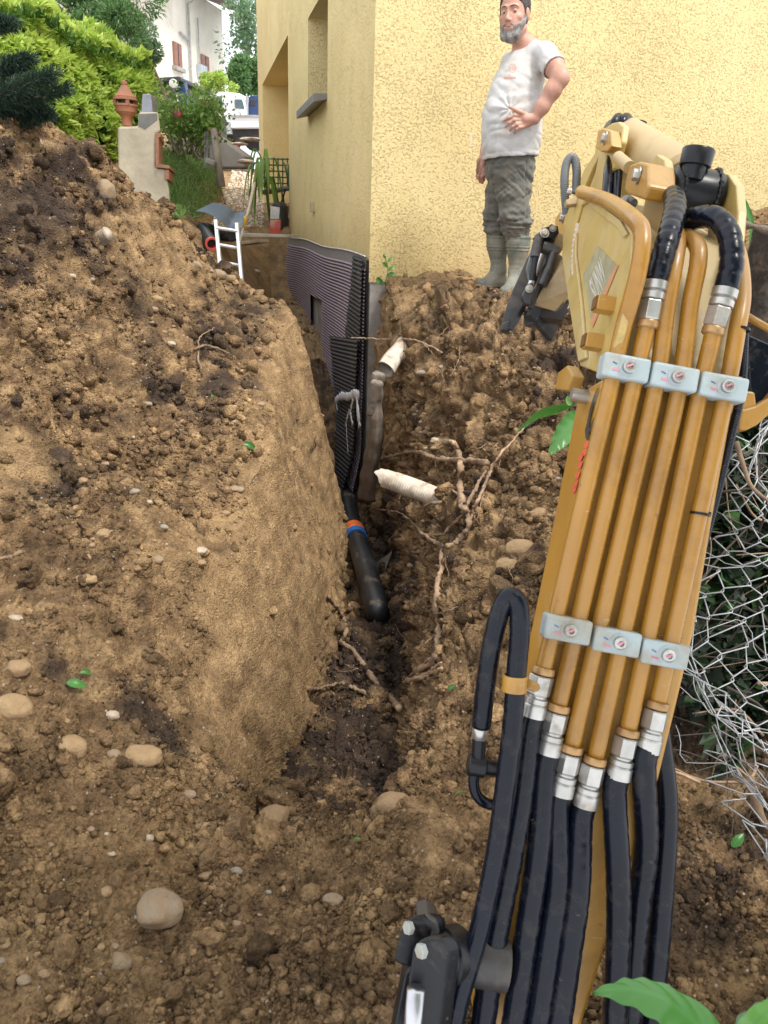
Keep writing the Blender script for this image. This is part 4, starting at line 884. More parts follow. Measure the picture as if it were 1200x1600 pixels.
mb = MB(); q = P(186, 3, 39); mb.prism([q + Vector((-.35, -.3, -.25)), q + Vector((.3, -.3, -.25)), q + Vector((.3, -.3, .8)), q + Vector((-.35, -.3, .8))], (0, -.1, 0)); mb.build('red_shutter', simple('dark_red', (.22, .03, .03), .6), fh)
# ---------------------------------------------------------------- vehicles beyond the garden
M['vwhite'] = simple('white_lacquer', (.72, .74, .76), .35, var=.04, scale=2); M['vglass'] = simple('truck_glass', (.05, .09, .10), .12, spec=.8); M['vdark'] = simple('chassis', (.03, .03, .035), .6); M['vblue'] = simple('blue_paint', (.015, .04, .12), .4)
tk = thing('truck', 'white flatbed truck parked beyond the rose bush and gravel path', 'truck', tuple(P(350, 215, 26)))
def slab(name, pix, Y, depth, mat, par, bev=.02):
    a = [P(x, y, Y) for x, y in pix]; mb = MB(); mb.prism(a, (0.15 * depth, depth, 0)); return mb.build(name, mat, par, bevel=bev)
slab('cab', [(303, 206), (303, 165), (308, 152), (315, 146), (350, 143), (376, 146), (381, 160), (384, 186), (366, 188), (362, 210), (330, 214)], 26, 1.9, M['vwhite'], tk, .05)
slab('side_window', [(330, 174), (331, 153), (346, 152), (348, 172)], 25.96, .05, M['vglass'], tk); slab('rear_window', [(367, 169), (366, 155), (378, 155), (382, 170)], 25.96, .05, M['vglass'], tk)
slab('door_line', [(326, 208), (326, 150), (327, 150), (327, 208)], 25.97, .03, M['grey'], tk, 0); slab('bed_side', [(360, 200), (360, 180), (425, 181), (425, 199)], 25.6, 2.0, M['vwhite'], tk); slab('bed_rim', [(360, 182), (360, 179), (425, 180), (425, 183)], 25.55, .08, M['grey'], tk, 0)
slab('chassis', [(335, 212), (345, 203), (425, 201), (425, 210), (362, 214)], 25.9, 1.7, M['vdark'], tk); slab('tool_box', [(344, 209), (344, 190), (360, 190), (360, 209)], 25.7, .6, simple('pale_grey_box', (.55, .58, .6), .5), tk)
for px, r in ((352, .33), (398, .33)):
    c = P(px, 219, 26.6); mb = MB(); mb.lathe(c, (0, 1, 0), [(r * .9, -.1), (r, -.06), (r, .12), (r * .9, .15)], 22); wh = mb.build('wheel', M['vdark'], tk, auto=35); mb = MB(); mb.lathe(c, (0, -1, 0), [(r * .5, .09), (r * .45, .11), (.05, .12)], 16); mb.build('rim', M['vdark'], wh, auto=35)
mx_ = thing('cement_mixer', 'dark blue machine standing on the white truck bed', 'machine', tuple(P(396, 180, 26.5)))
slab('machine_body', [(388, 180), (388, 152), (392, 149), (405, 149), (408, 180)], 26.3, .7, M['vblue'], mx_); slab('engine_cover', [(391, 165), (391, 155), (399, 155), (399, 165)], 26.28, .05, M['vdark'], mx_); mb = MB(); mb.tube([P(386, 181, 26.2), P(386, 150, 26.2)], .04, 8); mb.build('handle_bar', M['grey'], mx_)
tr2 = thing('utility_vehicle', 'dark vehicle with a blue cab pillar and roof lamps behind the rose bush', 'vehicle', tuple(P(262, 170, 20)))
slab('roof', [(228, 128), (230, 122), (280, 119), (284, 124), (284, 128)], 19.5, 1.8, M['vdark'], tr2); slab('windshield', [(232, 160), (236, 129), (276, 127), (274, 165)], 19.8, .05, simple('dull_glass', (.22, .24, .23), .25), tr2)
slab('pillar', [(278, 168), (278, 124), (286, 122), (292, 150), (292, 172)], 19.6, .2, M['vblue'], tr2); slab('fender', [(284, 175), (286, 138), (294, 140), (297, 176)], 19.7, .5, M['vdark'], tr2); slab('body', [(228, 200), (230, 158), (294, 162), (297, 205)], 19.9, 2.5, M['vdark'], tr2)
for px in (240, 271): c = P(px, 131, 19.45); mb = MB(); mb.lathe(c, (0, -1, 0), [(.09, -.05), (.10, .02), (.085, .05), (.02, .055)], 14); mb.build('roof_lamp', simple('lamp_glass', (.6, .62, .62), .2), tr2, auto=40)
# ---------------------------------------------------------------- outdoor barbecue with chimney pots
bq = thing('barbecue', 'cream rendered garden barbecue with stepped top and brick opening on the right', 'barbecue', tuple(P(230, 330, 8.0)))
M['render'] = simple('cream_render', (.56, .50, .38), .92, var=.12, scale=3, dirt=(.36, .31, .23), dirt_amt=.5, bmp=.004, bscale=30, dscale=2.5); M['terra'] = simple('terracotta', (.42, .17, .09), .8, var=.2, scale=6, dirt=(.22, .13, .09), dirt_amt=.4); M['brick'] = simple('brick', (.34, .17, .11), .85, var=.3, scale=9)
yb = 8.0; mb = MB(); mb.prism([P(x, y, yb) for x, y in ((186, 345), (184, 198), (216, 197), (216, 175), (247, 175), (251, 205), (243, 210), (243, 262), (258, 264), (265, 300), (266, 350))], (-.235, .85, 0)); mb.build('barbecue_body', M['render'], bq, bevel=.02)
mb = MB(); mb.prism([P(x, y, yb - .004) for x, y in ((216, 196), (217, 178), (245, 177), (246, 187), (234, 196), (226, 202))], (.0, .003, 0)); mb.build('soot_stain', simple('grey_moss', (.20, .20, .19), .95), bq)
mb = MB(); mb.prism([P(x, y, yb - .03) for x, y in ((243, 262), (242, 208), (251, 208), (251, 214), (248, 215), (248, 262))], (-.19, .8, 0)); mb.build('brick_jamb', M['brick'], bq, bevel=.004)
mb = MB(); mb.prism([P(x, y, yb - .02) for x, y in ((247, 262), (247, 256), (265, 259), (265, 264))], (-.15, .8, 0)); mb.build('hearth_slab', M['brick'], bq, bevel=.004)
mb = MB(); mb.prism([P(x, y, yb - .01) for x, y in ((257, 280), (257, 265), (264, 265), (264, 281))], (-.17, .8, 0)); mb.build('brick_step', M['brick'], bq, bevel=.004)
c = P(199, 197, 8.4); pot = thing('chimney_pot', 'terracotta chimney pot with a conical hat on the cream barbecue', 'chimney pot', tuple(c)); s_c = .0064
mb = MB(); mb.lathe(c, (0, 0, 1), [(8 * s_c, 0), (7.5 * s_c, 9 * s_c), (9 * s_c, 13 * s_c), (15 * s_c, 19 * s_c), (16 * s_c, 26 * s_c), (17.5 * s_c, 27 * s_c), (17.5 * s_c, 29.5 * s_c), (15 * s_c, 30 * s_c), (10 * s_c, 29 * s_c)], 24); mb.build('pot', M['terra'], pot, auto=22)
mb = MB(); mb.lathe(c, (0, 0, 1), [(11 * s_c, 28 * s_c), (11 * s_c, 37 * s_c)], 24); mb.build('vent_ring', M['dark'], pot)
mb = MB(); mb.lathe(c, (0, 0, 1), [(12 * s_c, 35 * s_c), (18.5 * s_c, 35 * s_c), (18.5 * s_c, 37 * s_c), (16.5 * s_c, 38 * s_c), (16.5 * s_c, 40 * s_c), (13 * s_c, 43 * s_c), (7.5 * s_c, 51 * s_c), (4.5 * s_c, 56 * s_c), (5 * s_c, 57 * s_c), (4.5 * s_c, 61 * s_c), (2 * s_c, 62 * s_c)], 24); mb.build('hat', M['terra'], pot, auto=22)
for k in range(4): t = k * math.pi / 2 + .5; mb = MB(); mb.box(c + Vector((math.cos(t) * 15.5 * s_c, math.sin(t) * 15.5 * s_c, 33 * s_c)), (.03, .03, .06)); mb.build('vent_post', M['terra'], pot)
c2 = P(232, 176, 8.45); mb = MB(); mb.prism([P(x, y, 8.35) for x, y in ((220, 177), (222, 147), (236, 147), (239, 177))], (0, .2, 0)); tag(mb.build('metal_cowl', simple('galvanised', (.30, .31, .36), .45, .5), bevel=.008), 'grey metal cowl standing beside the terracotta pot on the barbecue', 'chimney cowl')
# ---------------------------------------------------------------- rose bush, garden wall, posts
rb = thing('rose_bush', 'tall leggy rose bush with pink flowers right of the barbecue', 'bush', tuple(P(295, 250, 10.6))); SG = simple('stem', (.30, .26, .19), .9, var=.3, scale=20)
rr = random.Random(4); ends = []
for k in range(34):
    a = P(rr.uniform(262, 330), rr.uniform(236, 250), 10.5 + rr.uniform(-.25, .3)); e = P(rr.uniform(246, 343), rr.uniform(148, 205), 10.5 + rr.uniform(-.5, .5)); m_ = a.lerp(e, .5) + Vector((rr.uniform(-.1, .1), 0, .05)); mb = MB(); pth = spline([a, m_, e], 6); mb.tube(pth, [.012 - .008 * i / len(pth) for i in range(len(pth))], 5); mb.build('stem', SG, rb, smooth=True); ends += [m_.lerp(e, rr.random() ** .6) for _ in range(6)] + [e]
RL = leaf_mat('rose_leaf', [(.10, .22, .04), (.22, .38, .08), (.38, .52, .16)], .4, .45); E = np.array([v[:] for v in ends]); idx = rng.integers(0, len(E), 3300); pp = E[idx] + rng.normal(0, .09, (3300, 3)); leaves('rose_leaves', pp, rng.normal(0, 1, pp.shape) + np.array([0, -.3, .3]), .058 * rng.uniform(.6, 1.3, 3300), RL, rb, .55)
PK = simple('pink_petal', (.75, .12, .22), .6)
for px, py, r in ((279, 177, .055), (330, 205, .038), (262, 148, .02), (341, 208, .03), (318, 160, .02)):
    c = P(px, py, 10.1); mb = MB()
    for k in range(9):
        t = k * 2.4; d = Vector((math.cos(t) * .7, -.7, math.sin(t) * .7)); mb.lathe(c + d * r * .35, d, [(.1 * r, 0), (.5 * r, .1 * r), (.62 * r, .35 * r), (.4 * r, .5 * r)], 8)
    mb.build('flower', PK, rb, smooth=True)
mb = MB(); mb.prism([P(x, y, 12.5) for x, y in ((262, 262), (262, 205), (330, 208), (352, 222), (382, 244), (382, 262))], (.1, .25, 0)); tag(mb.build('garden_wall', simple('old_concrete', (.36, .33, .31), .95, var=.2, scale=3, bmp=.006), bevel=.02), 'low grey garden wall running behind the rose bush', 'wall')
mb = MB(); mb.tube([P(346, 292, 10.0), P(338, 235, 10.0), P(334, 200, 10.0)], [.05, .045, .04], 10); tag(mb.build('wooden_post', simple('weathered_post', (.34, .30, .26), .9, var=.25, scale=12, bmp=.004), smooth=True), 'weathered wooden post leaning beside the grass bank', 'post')
mf = thing('wire_fence', 'loose wire netting on posts beside the rose bush', 'fence', tuple(P(322, 262, 10.1)))
for k in range(7): mb = MB(); mb.tube([P(320 + k * 2.4, 262, 10.1), P(320 + k * 2.2, 205, 10.1)], .0035, 5); mb.build('wire', M['grey'], mf)
for k in range(6): mb = MB(); mb.tube([P(320, 212 + k * 9, 10.09), P(336, 210 + k * 9, 10.09)], .003, 5); mb.build('wire', M['grey'], mf)
gb = MB(); gb.box(P(329, 253, 9.9), (.11, .08, .06), Matrix.Rotation(.3, 3, 'Y')); tag(gb.build('grey_block', M['concrete'], bevel=.01), 'small grey block in the grass beside the leaning post', 'block')
# gravel path and grass
gv = simple('path_gravel', (.50, .40, .28), .95, var=.25, scale=30)
pos = []; sz = []
for k in range(5200):
    px, py = rng.uniform(330, 412), 205 + 160 * rng.random() ** 1.0
    if px < 395 - (py - 215) * .42 - 8 and px < 372 - (py - 205) * .15: continue
    l, n = hit(px, py); 
    if l.y < 7.2 or l.y > 32: continue
    pos.append(l[:]); sz.append(l.y * .0016 * rng.uniform(.5, 1.6))
if pos:
    vv, fc = ico(1); sh = [vv * (1 + .3 * fbm(vv + i * 5.1, 1.5, 2, 44))[:, None] * np.array([1, .8, .6]) for i in range(8)]; m_ = len(pos)
    gm, nt, b = new_mat('gravel_stone'); at = nd(nt, 'Attribute', attribute_name='tint'); nt.links.new(ramp(nt, [(0, (.26, .19, .12)), (.5, (.50, .40, .28)), (1, (.72, .66, .55))], at.outputs['Fac']).outputs[0], b.inputs[0]); b.inputs['Roughness'].default_value = .9
    tag(scatter_mesh('path_gravel', np.array(pos), np.array(sz), sh, fc, gm, dict(tint=rng.random(m_))), 'pale gravel covering the path that climbs beside the yellow house', 'gravel', kind='stuff')
GR = leaf_mat('grass_blade', [(.16, .28, .08), (.26, .42, .13), (.40, .52, .22)], .4, .6); gp_ = []
for k in range(9000):
    px, py = rng.uniform(255, 372), rng.uniform(236, 342)
    lim = 372 - max(0, py - 262) * .75
    if px > lim or (py > 285 and rng.random() < .6 and px > 285): continue
    l, n = hit(px, py)
    if 7.2 < l.y < 14: gp_.append(l[:])
gp_ = np.repeat(np.array(gp_), 2, 0) + rng.normal(0, .03, (2 * len(gp_), 3)) * np.array([1, 1, .1])
tag(leaves('grass', gp_, rng.normal(0, .7, gp_.shape) + np.array([0, 0, 1]), .062 * rng.uniform(.5, 1.5, len(gp_)), GR, None, .12), 'short green grass on the bank beside the gravel path', 'grass', kind='stuff')
# ---------------------------------------------------------------- yard clutter
def gpt(px, py, up=0): l, n = hit(px, py); return l + Vector((0, 0, up))
sheet = []; W_, H_ = 60, 40; c0 = [P(308, 340, 8.3), P(382, 345, 8.1), P(383, 362, 7.4), P(352, 358, 7.4), P(330, 327, 8.9)]
A4 = [P(306, 341, 7.9), P(378, 362, 7.6), P(383, 338, 8.5), P(332, 326, 8.6)]
for i in range(H_):
    for j in range(W_):
        u, v = j / (W_ - 1), i / (H_ - 1); q = (A4[0] * (1 - u) + A4[1] * u) * (1 - v) + (A4[3] * (1 - u) + A4[2] * u) * v
        sheet.append(q + Vector((0, 0, .05 + .025 * math.sin(u * 5.2 + .5) * (1 - v * .4) - .03 * math.exp(-((u - .72) / .10) ** 2) + .006 * math.cos(u * 130) * math.cos(v * 90))))
me = fast_mesh('folded_sheet', [tuple(v) for v in sheet], grid_quads(H_, W_)); tag(link_mesh('folded_sheet', me, simple('blue_grey_membrane', (.075, .12, .18), .5, var=.2, scale=30, dirt=(.3, .27, .22), dirt_amt=.25)), 'blue-grey dimpled sheet lying crumpled beside the aluminium ladder', 'sheet')
pk = thing('coil_pipe', 'black corrugated pipe with a red rim pointing at the camera by the ladder', 'pipe', tuple(P(330, 384, 7.4))); pts = [P(316, 357, 7.9), P(322, 366, 7.65), P(331, 381, 7.35)]
mb = MB(); q = spline(pts, 20); mb.tube(q, [.055 + .003 * (i % 2) for i in range(len(q))], 20, caps=False); mb.build('pipe_wall', M['pipe_k'], pk, smooth=True)
dd_ = (q[-1] - q[-2]).normalized(); mb = MB(); mb.lathe(q[-1], dd_, [(.060, -.01), (.060, .012), (.043, .012), (.043, -.06)], 20, caps=False); mb.build('red_rim', simple('red_lining', (.65, .10, .08), .5), pk, auto=40); mb = MB(); mb.lathe(q[-1] - dd_ * .05, dd_, [(.044, 0), (.02, .001)], 20); mb.build('pipe_bore', M['dark'], pk)
pk = thing('coil_pipe', 'second black pipe lying level behind the ladder with its hole to the right', 'pipe', tuple(P(345, 372, 7.7))); q = spline([P(322, 358, 8.1), P(345, 366, 7.9), P(364, 367, 7.75)], 16); mb = MB(); mb.tube(q, .062, 18, caps=False); mb.build('pipe_wall', M['pipe_k'], pk, smooth=True); mb = MB(); mb.lathe(q[-1] - (q[-1] - q[-2]).normalized() * .02, (q[-1] - q[-2]), [(.056, 0), (.02, .001)], 18); mb.build('pipe_bore', M['dark'], pk)
# aluminium ladder
M['alu'] = simple('aluminium', (.68, .69, .70), .38, .55, var=.08, scale=20)
ld = thing('ladder', 'short white aluminium ladder standing in the dug pit beyond the heap', 'ladder', tuple(P(362, 440, 7.0)))
for (a, b_) in (((337, 343), (345, 425)), ((370, 348), (378, 442))): mb = MB(); A5, B5 = P(*a, 7.1), P(*b_, 6.95); d = (B5 - A5); mb.hexa([A5 + Vector((-.014, -.025, 0)), A5 + Vector((.014, -.025, 0)), A5 + Vector((.014, .025, 0)), A5 + Vector((-.014, .025, 0))], [B5 + d * .5 + Vector((-.014, -.025, 0)), B5 + d * .5 + Vector((.014, -.025, 0)), B5 + d * .5 + Vector((.014, .025, 0)), B5 + d * .5 + Vector((-.014, .025, 0))]); mb.build('rail', M['alu'], ld, bevel=.003)
for (a, b_) in (((338, 356), (371, 361)), ((340, 382), (374, 388)), ((343, 409), (376, 415)), ((345, 436), (379, 441))): mb = MB(); mb.tube([P(*a, 7.06), P(*b_, 7.06)], .014, 10); mb.build('rung', M['alu'], ld, auto=40)
# spade
sd_ = thing('spade', 'wooden handled spade with a yellow socket leaning by the gravel path', 'spade', tuple(P(375, 352, 8.2))); mb = MB(); mb.tube([P(398, 286, 8.6), P(388, 330, 8.3), P(383, 344, 8.2)], .016, 10); mb.build('handle', simple('ash_handle', (.50, .42, .32), .7), sd_, smooth=True)
mb = MB(); mb.tube([P(384, 340, 8.22), P(376, 356, 8.1)], [.022, .03], 10); mb.build('socket', simple('yellow_socket', (.72, .45, .05), .5), sd_, smooth=True); mb = MB(); mb.prism([P(373, 352, 8.1), P(381, 356, 8.1), P(376, 378, 8.0), P(369, 374, 8.0)], (0, .01, 0)); mb.build('blade', M['steel'] if 'steel' in M else M['alu'], sd_)
# table, plant, bag and boards in the porch
tb = thing('folding_table', 'small grey folding table in the porch opening', 'table', tuple(P(430, 366, 11.6))); yT = 11.6
mb = MB(); mb.prism([P(409, 297, yT), P(455, 289, yT), P(460, 293, yT + .6), P(412, 301, yT + .6)], (0, 0, -.035)); mb.build('table_top', simple('grey_table', (.22, .22, .23), .6), tb, bevel=.005)
for a, b_ in (((428, 300), (448, 345)), ((446, 296), (430, 350)), ((440, 300), (454, 362)), ((418, 300), (424, 366))): mb = MB(); mb.tube([P(*a, yT + .1), P(*b_, yT + .1)], .012, 8); mb.build('leg', M['vdark'], tb)
tp_ = thing('wire_trellis', 'dark green wire grid panel standing on the porch table', 'trellis', tuple(P(432, 292, 11.8))); TG = simple('green_wire', (.03, .07, .04), .5)
for k in range(6): mb = MB(); x = 413 + k * 7.2; mb.tube([P(x, 247, 11.8), P(x, 292, 11.8)], .009, 6); mb.build('upright_wire', TG, tp_)
for k in range(5): mb = MB(); y = 248 + k * 9.5; mb.tube([P(411, y, 11.79), P(452, y + 1, 11.79)], .009, 6); mb.build('cross_wire', TG, tp_)
for lab, c, n_, ln in (('strap-leaved plant drooping over the left end of the porch table', (412, 262), 34, .62), ('blue-green spiky plant on the right of the porch table', (452, 284), 12, .35)):
    pl_ = thing('potted_plant', lab, 'plant', tuple(P(c[0], c[1] + 30, 11.4))); c3 = P(*c, 11.4)
    for k in range(n_):
        t = rng.uniform(0, 6.28); hh = rng.uniform(.5, 1); o_ = Vector((math.cos(t) * .30 * hh, math.sin(t) * .25, 0)) * (ln / .6); top_ = c3 + Vector((0, 0, rng.uniform(-.30, .12) if n_ > 20 else -.1)); q = spline([top_, top_ + o_ * .6 + Vector((0, 0, .12 * ln / .6)), top_ + o_ * .95 + Vector((0, 0, -ln * .35 * hh)), top_ + o_ * 1.05 + Vector((0, 0, -ln * hh))] if n_ > 20 else [top_, top_ + o_ * .3 + Vector((0, 0, .2)), top_ + o_ * .6 + Vector((0, 0, .35))], 5); mb = MB(); w0 = .022
        for i, v in enumerate(q): w_ = w0 * math.sin(math.pi * min(.98, (i + 1.2) / (len(q) + .5))); s_ = Vector((math.sin(t), -math.cos(t), 0)) * w_; mb.v += [tuple(v - s_), tuple(v + s_)]
        for i in range(len(q) - 1): mb.f.append((2 * i, 2 * i + 1, 2 * i + 3, 2 * i + 2)); mb.mi.append(0)
        o_l = mb.build('blade', RL if n_ > 20 else T2, pl_, smooth=True, flip=False); fattr(o_l.data, 'tint', np.full(len(o_l.data.vertices), rng.random()))
sk = thing('sack', 'white and red sack of mortar under the porch table', 'sack', tuple(P(431, 366, 11.2))); mb = MB()
sk_p = [(421, 366), (420, 330), (425, 318), (432, 314), (440, 320), (441, 366)]; mb.prism([P(x, y, 11.2) for x, y in sk_p], (.05, .3, 0)); mb.build('sack_body', simple('dark_sack', (.05, .05, .06), .6), sk, bevel=.03)
mb = MB(); mb.prism([P(x, y, 11.17) for x, y in ((422, 342), (423, 322), (437, 324), (436, 342))], (0, .02, 0)); mb.build('white_label', simple('white_label', (.7, .7, .7), .6), sk); mb = MB(); mb.prism([P(x, y, 11.17) for x, y in ((421, 364), (422, 343), (438, 343), (438, 364))], (0, .02, 0)); mb.build('red_band', simple('red_band', (.62, .09, .06), .6, dirt=(.7, .6, .5), dirt_amt=.4), sk)
for j, (a, b_, w_) in enumerate((((440, 366), (449, 322), 4), ((446, 366), (455, 326), 5))): mb = MB(); mb.prism([P(a[0], a[1], 11.5), P(a[0] + w_, a[1], 11.5), P(b_[0] + w_, b_[1], 11.7), P(b_[0], b_[1], 11.7)], (0, .03, 0)); tag(mb.build('leaning_board', simple('board_wood', (.22, .15, .10), .8)), ['narrow brown board leaning in the porch next to the mortar sack', 'wider brown board leaning deeper in the porch corner'][j], 'board')
bl = MB(); bl.prism([P(372, 364, 9.6), P(448, 367, 9.9), P(449, 371, 9.9), P(374, 370, 9.6)], (.1, .25, 0)); tag(bl.build('plank', simple('grey_plank', (.48, .44, .38), .85, var=.2, scale=9), bevel=.004), 'long pale plank lying along the porch edge above the pit', 'plank')
bl = MB(); bl.prism([P(362, 378, 8.9), P(400, 374, 9.1), P(402, 379, 9.1), P(366, 384, 8.9)], (.1, .25, 0)); tag(bl.build('plank', simple('brown_plank', (.36, .28, .2), .85), bevel=.004), 'short brown plank on the pit edge right of the ladder', 'plank')
for (px, py, w_, mk, lab) in ((375, 262, 34, 'grey', 'large flat grey slab on the gravel path'), (383, 250, 26, 'blue', 'dark slab resting on the large grey slab of the path'), (363, 268, 14, 'pink', 'pinkish broken brick left of the slabs on the path'), (386, 336, 12, 'blue', 'small blue-grey stone at the foot of the gravel path'), (312, 352, 14, 'pale', 'pale rubble by the crumpled blue-grey sheet'), (296, 352, 12, 'blue', 'turquoise scrap left of the crumpled sheet')): stone(px, py, w_, mk, lab, asp=.30, up=.05)
mb = MB(); mb.tube([P(352, 220, 15.5), P(362, 226, 15), P(374, 228, 14.8)], [.02, .045, .03], 8); tag(mb.build('red_hose', simple('red_plastic', (.70, .05, .03), .4), smooth=True), 'bright red plastic pipe lying at the top of the gravel path', 'pipe')
for k, (x, y, w_) in enumerate(((375, 222, 26), (392, 214, 34))): stone(x, y, w_, 'pale', ['pale grey heap of sand at the top of the path', 'large pale sand heap in front of the white truck'][k], asp=.22, up=.0)
# ---------------------------------------------------------------- mini excavator boom, arm and bucket
from mathutils.geometry import tessellate_polygon
def paint(name, a, b_, dust, amt, rough=.42, ds=5., upd=.55, coat=.15):
    m, nt, b = new_mat(name); co = coords(nt, 'Object'); n = noise(nt, co, 4, 5, .6); n2 = noise(nt, co, 45, 6, .7)
    c = ramp(nt, [(0.3, a), (0.7, b_)], n.outputs[0]).outputs[0]
    geo = nd(nt, 'NewGeometry'); sx = nd(nt, 'SeparateXYZ'); nt.links.new(geo.outputs['Normal'], sx.inputs[0])
    upf = nd(nt, 'MapRange', i_1=.15, i_2=1.0, i_3=0, i_4=upd); nt.links.new(sx.outputs[2], upf.inputs[0])       # dust settles on what faces up
    dn = ramp(nt, [(.62 - .3 * amt, 0), (.85 - .2 * amt, .8)], noise(nt, co, ds, 8, .72, .4).outputs[0])
    mx = nd(nt, 'Math', operation='MAXIMUM'); nt.links.new(upf.outputs[0], mx.inputs[0]); nt.links.new(dn.outputs[0], mx.inputs[1])
    c = mixc(nt, mx.outputs[0], c, dust)
    sp = ramp(nt, [(.66, 0), (.72, 1)], n2.outputs[0]); c = mixc(nt, sp.outputs[0], c, (.14, .085, .04))
    if a[0] > .1:                                                      # old grease and rubbed-in mud
        gr_ = ramp(nt, [(.50, 0), (.68, .65)], noise(nt, co, 2.8, 9, .75, .6).outputs[0]); c = mixc(nt, gr_.outputs[0], c, (a[0] * .45, a[1] * .42, a[2] * .8))
        sc_ = ramp(nt, [(.70, 0), (.73, .8)], noise(nt, coords(nt, 'Object', (1, 1, 9), (.35, .15, 0)), 26, 4, .6, .2).outputs[0]); c = mixc(nt, sc_.outputs[0], c, (.50, .42, .30))
    nt.links.new(c, b.inputs['Base Color']); rr = ramp(nt, [(0, rough), (1, .8)], mx.outputs[0]); nt.links.new(rr.outputs[0], b.inputs['Roughness'])
    bump(nt, b, n2.outputs[0], .0006); b.inputs['Coat Weight'].default_value = coat; b.inputs['Coat Roughness'].default_value = .25; return m
M['yel'] = paint('yellow_paint', (.36, .172, .016), (.46, .235, .030), (.44, .33, .17), .34, .36, 5., .50, .25)
M['yel_pipe'] = paint('yellow_pipe', (.33, .150, .013), (.41, .200, .022), (.36, .24, .10), .20, .26, 14., .40, .3)
M['yel_head'] = paint('skylit_yellow', (.46, .315, .085), (.53, .39, .13), (.50, .42, .27), .45, .42, 6., .6, .2)  # boom yellow made paler: dust, and skylight on the upper parts painted in
M['yel_dust'] = paint('dusty_yellow_paint', (.36, .24, .08), (.44, .31, .13), (.42, .34, .23), .8, .55, 5., .6)
M['blk'] = paint('black_paint', (.006, .007, .009), (.012, .013, .016), (.14, .11, .09), .14, .32, 9., .06, .15)
M['bkt'] = paint('bucket_steel', (.016, .016, .018), (.04, .04, .045), (.18, .15, .12), .5, .42, 8., .3)
M['rub'] = paint('rubber_hose', (.0025, .0038, .0085), (.005, .0075, .015), (.050, .045, .040), .30, .22, 30., .0, .10)
for k_ in ('rub', 'blk'): M[k_].node_tree.nodes['Principled BSDF'].inputs['Specular IOR Level'].default_value = .24
M['rib'] = paint('ribbed_hose', (.10, .11, .12), (.15, .16, .17), (.25, .22, .18), .3, .5)
M['steel'] = simple('zinc_steel', (.48, .47, .44), .36, .85, var=.2, scale=30, dirt=(.25, .18, .10), dirt_amt=.3, dscale=12)
M['chrome'] = simple('chrome_rod', (.55, .55, .57), .34, 1.0, var=.15, scale=20, dirt=(.2, .17, .14), dirt_amt=.2)
M['clamp'] = simple('pale_grey_clamp', (.37, .435, .445), .42, var=.08, scale=25, dirt=(.30, .24, .15), dirt_amt=.38, bmp=.0006, dscale=10)
M['brass'] = simple('passivated_nut', (.45, .27, .12), .4, .6)
M['pink'] = simple('pink_marker', (.55, .20, .26), .6); M['bmark'] = simple('blue_marker', (.06, .10, .30), .6)
def K(px, py, d): return CM @ Vector(((px - 600) / F * d, (800 - py) / F * d, -d))
SL = .184
def QL(px, py, c): return K(px, py, c / ((px - 600) / F - SL * (800 - py) / F))
UX = (CM @ Vector((1, -SL, 0))).normalized(); VY = (CM @ Vector((SL, 1, 0))).normalized(); WZ = (CM @ Vector((0, 0, 1))).normalized()
RB = Matrix((UX, VY, WZ)).transposed()
ex = thing('mini_excavator', 'yellow mini excavator boom with six steel pipes, black hoses and a small bucket', 'excavator', tuple(K(820, 1640, 1.25)))
# lower boom: a box section, lofted row by row
rows = [(748, 1640, 890), (775, 1420, 955), (822, 1180, 1030), (870, 950, 1085), (905, 780, 1113), (942, 590, 1148)]
mb = MB(); secs = []
for l, y, r in rows:
    a, b_ = K(l, y, 1.20), K(r, y + (r - l) * .186, 1.20); secs.append([a, b_, b_ - WZ * .15, a - WZ * .15])
for s0, s1 in zip(secs, secs[1:]): pass
vs = [p for s in secs for p in s]; k = len(secs)
mb.add(vs, [(4 * i + j, 4 * i + (j + 1) % 4, 4 * i + 4 + (j + 1) % 4, 4 * i + 4 + j) for i in range(k - 1) for j in range(4)] + [(0, 1, 2, 3), (4 * k - 4, 4 * k - 1, 4 * k - 2, 4 * k - 3)])
boom = mb.build('boom', M['yel'], ex, bevel=.007, seg=3, auto=30)
# upper boom section, bending away towards the arm pivot
up_ = [(944, 586), (906, 572), (893, 470), (881, 400), (884, 345), (898, 305), (920, 299), (975, 340), (988, 365), (984, 440), (966, 520)]
pl0 = [QL(x, y, .301) for x, y in up_]; mb = MB(); mb.prism(pl0, UX * .012); hd = mb.build('boom_side_plate', M['yel_head'], ex, bevel=.003, seg=2)
pb = [p + UX * .012 for p in pl0]; pb = pb[:6] + [pb[6] - WZ * .02, pb[7] - WZ * .045, pb[8] - WZ * .085 - VY * .02, pb[9] - WZ * .085, pb[10] - WZ * .055]
mb = MB(); mb.prism(pb, UX * .19); mb.build('boom_head', M['yel_head'], ex, bevel=.006, seg=3)
mb = MB(); rim = [(893, 474), (882, 400), (885, 347), (899, 309), (919, 304), (930, 312), (912, 322), (904, 350), (903, 400), (912, 470), (920, 560), (908, 566)]
mb.prism([QL(x, y, .301) for x, y in rim], -UX * .006); mb.build('side_rib', M['yel_head'], boom, bevel=.002)
mb = MB(); rim = [(921, 306), (973, 345), (984, 366), (978, 372), (968, 356), (925, 324)]; mb.prism([QL(x, y, .301) for x, y in rim], -UX * .005); mb.build('edge_rib', M['yel_head'], boom, bevel=.0015)
wl = MB(); pw_ = spline([QL(x, y, .2995) for x, y in ((905, 350), (899, 380), (897, 410), (898, 432))], 12); wl.tube(pw_, [.0065 + .0015 * math.sin(i * 1.9) for i in range(len(pw_))], 8); wl.build('weld_bead', simple('weld', (.55, .45, .33), .5, .2, bmp=.003), boom, smooth=True)
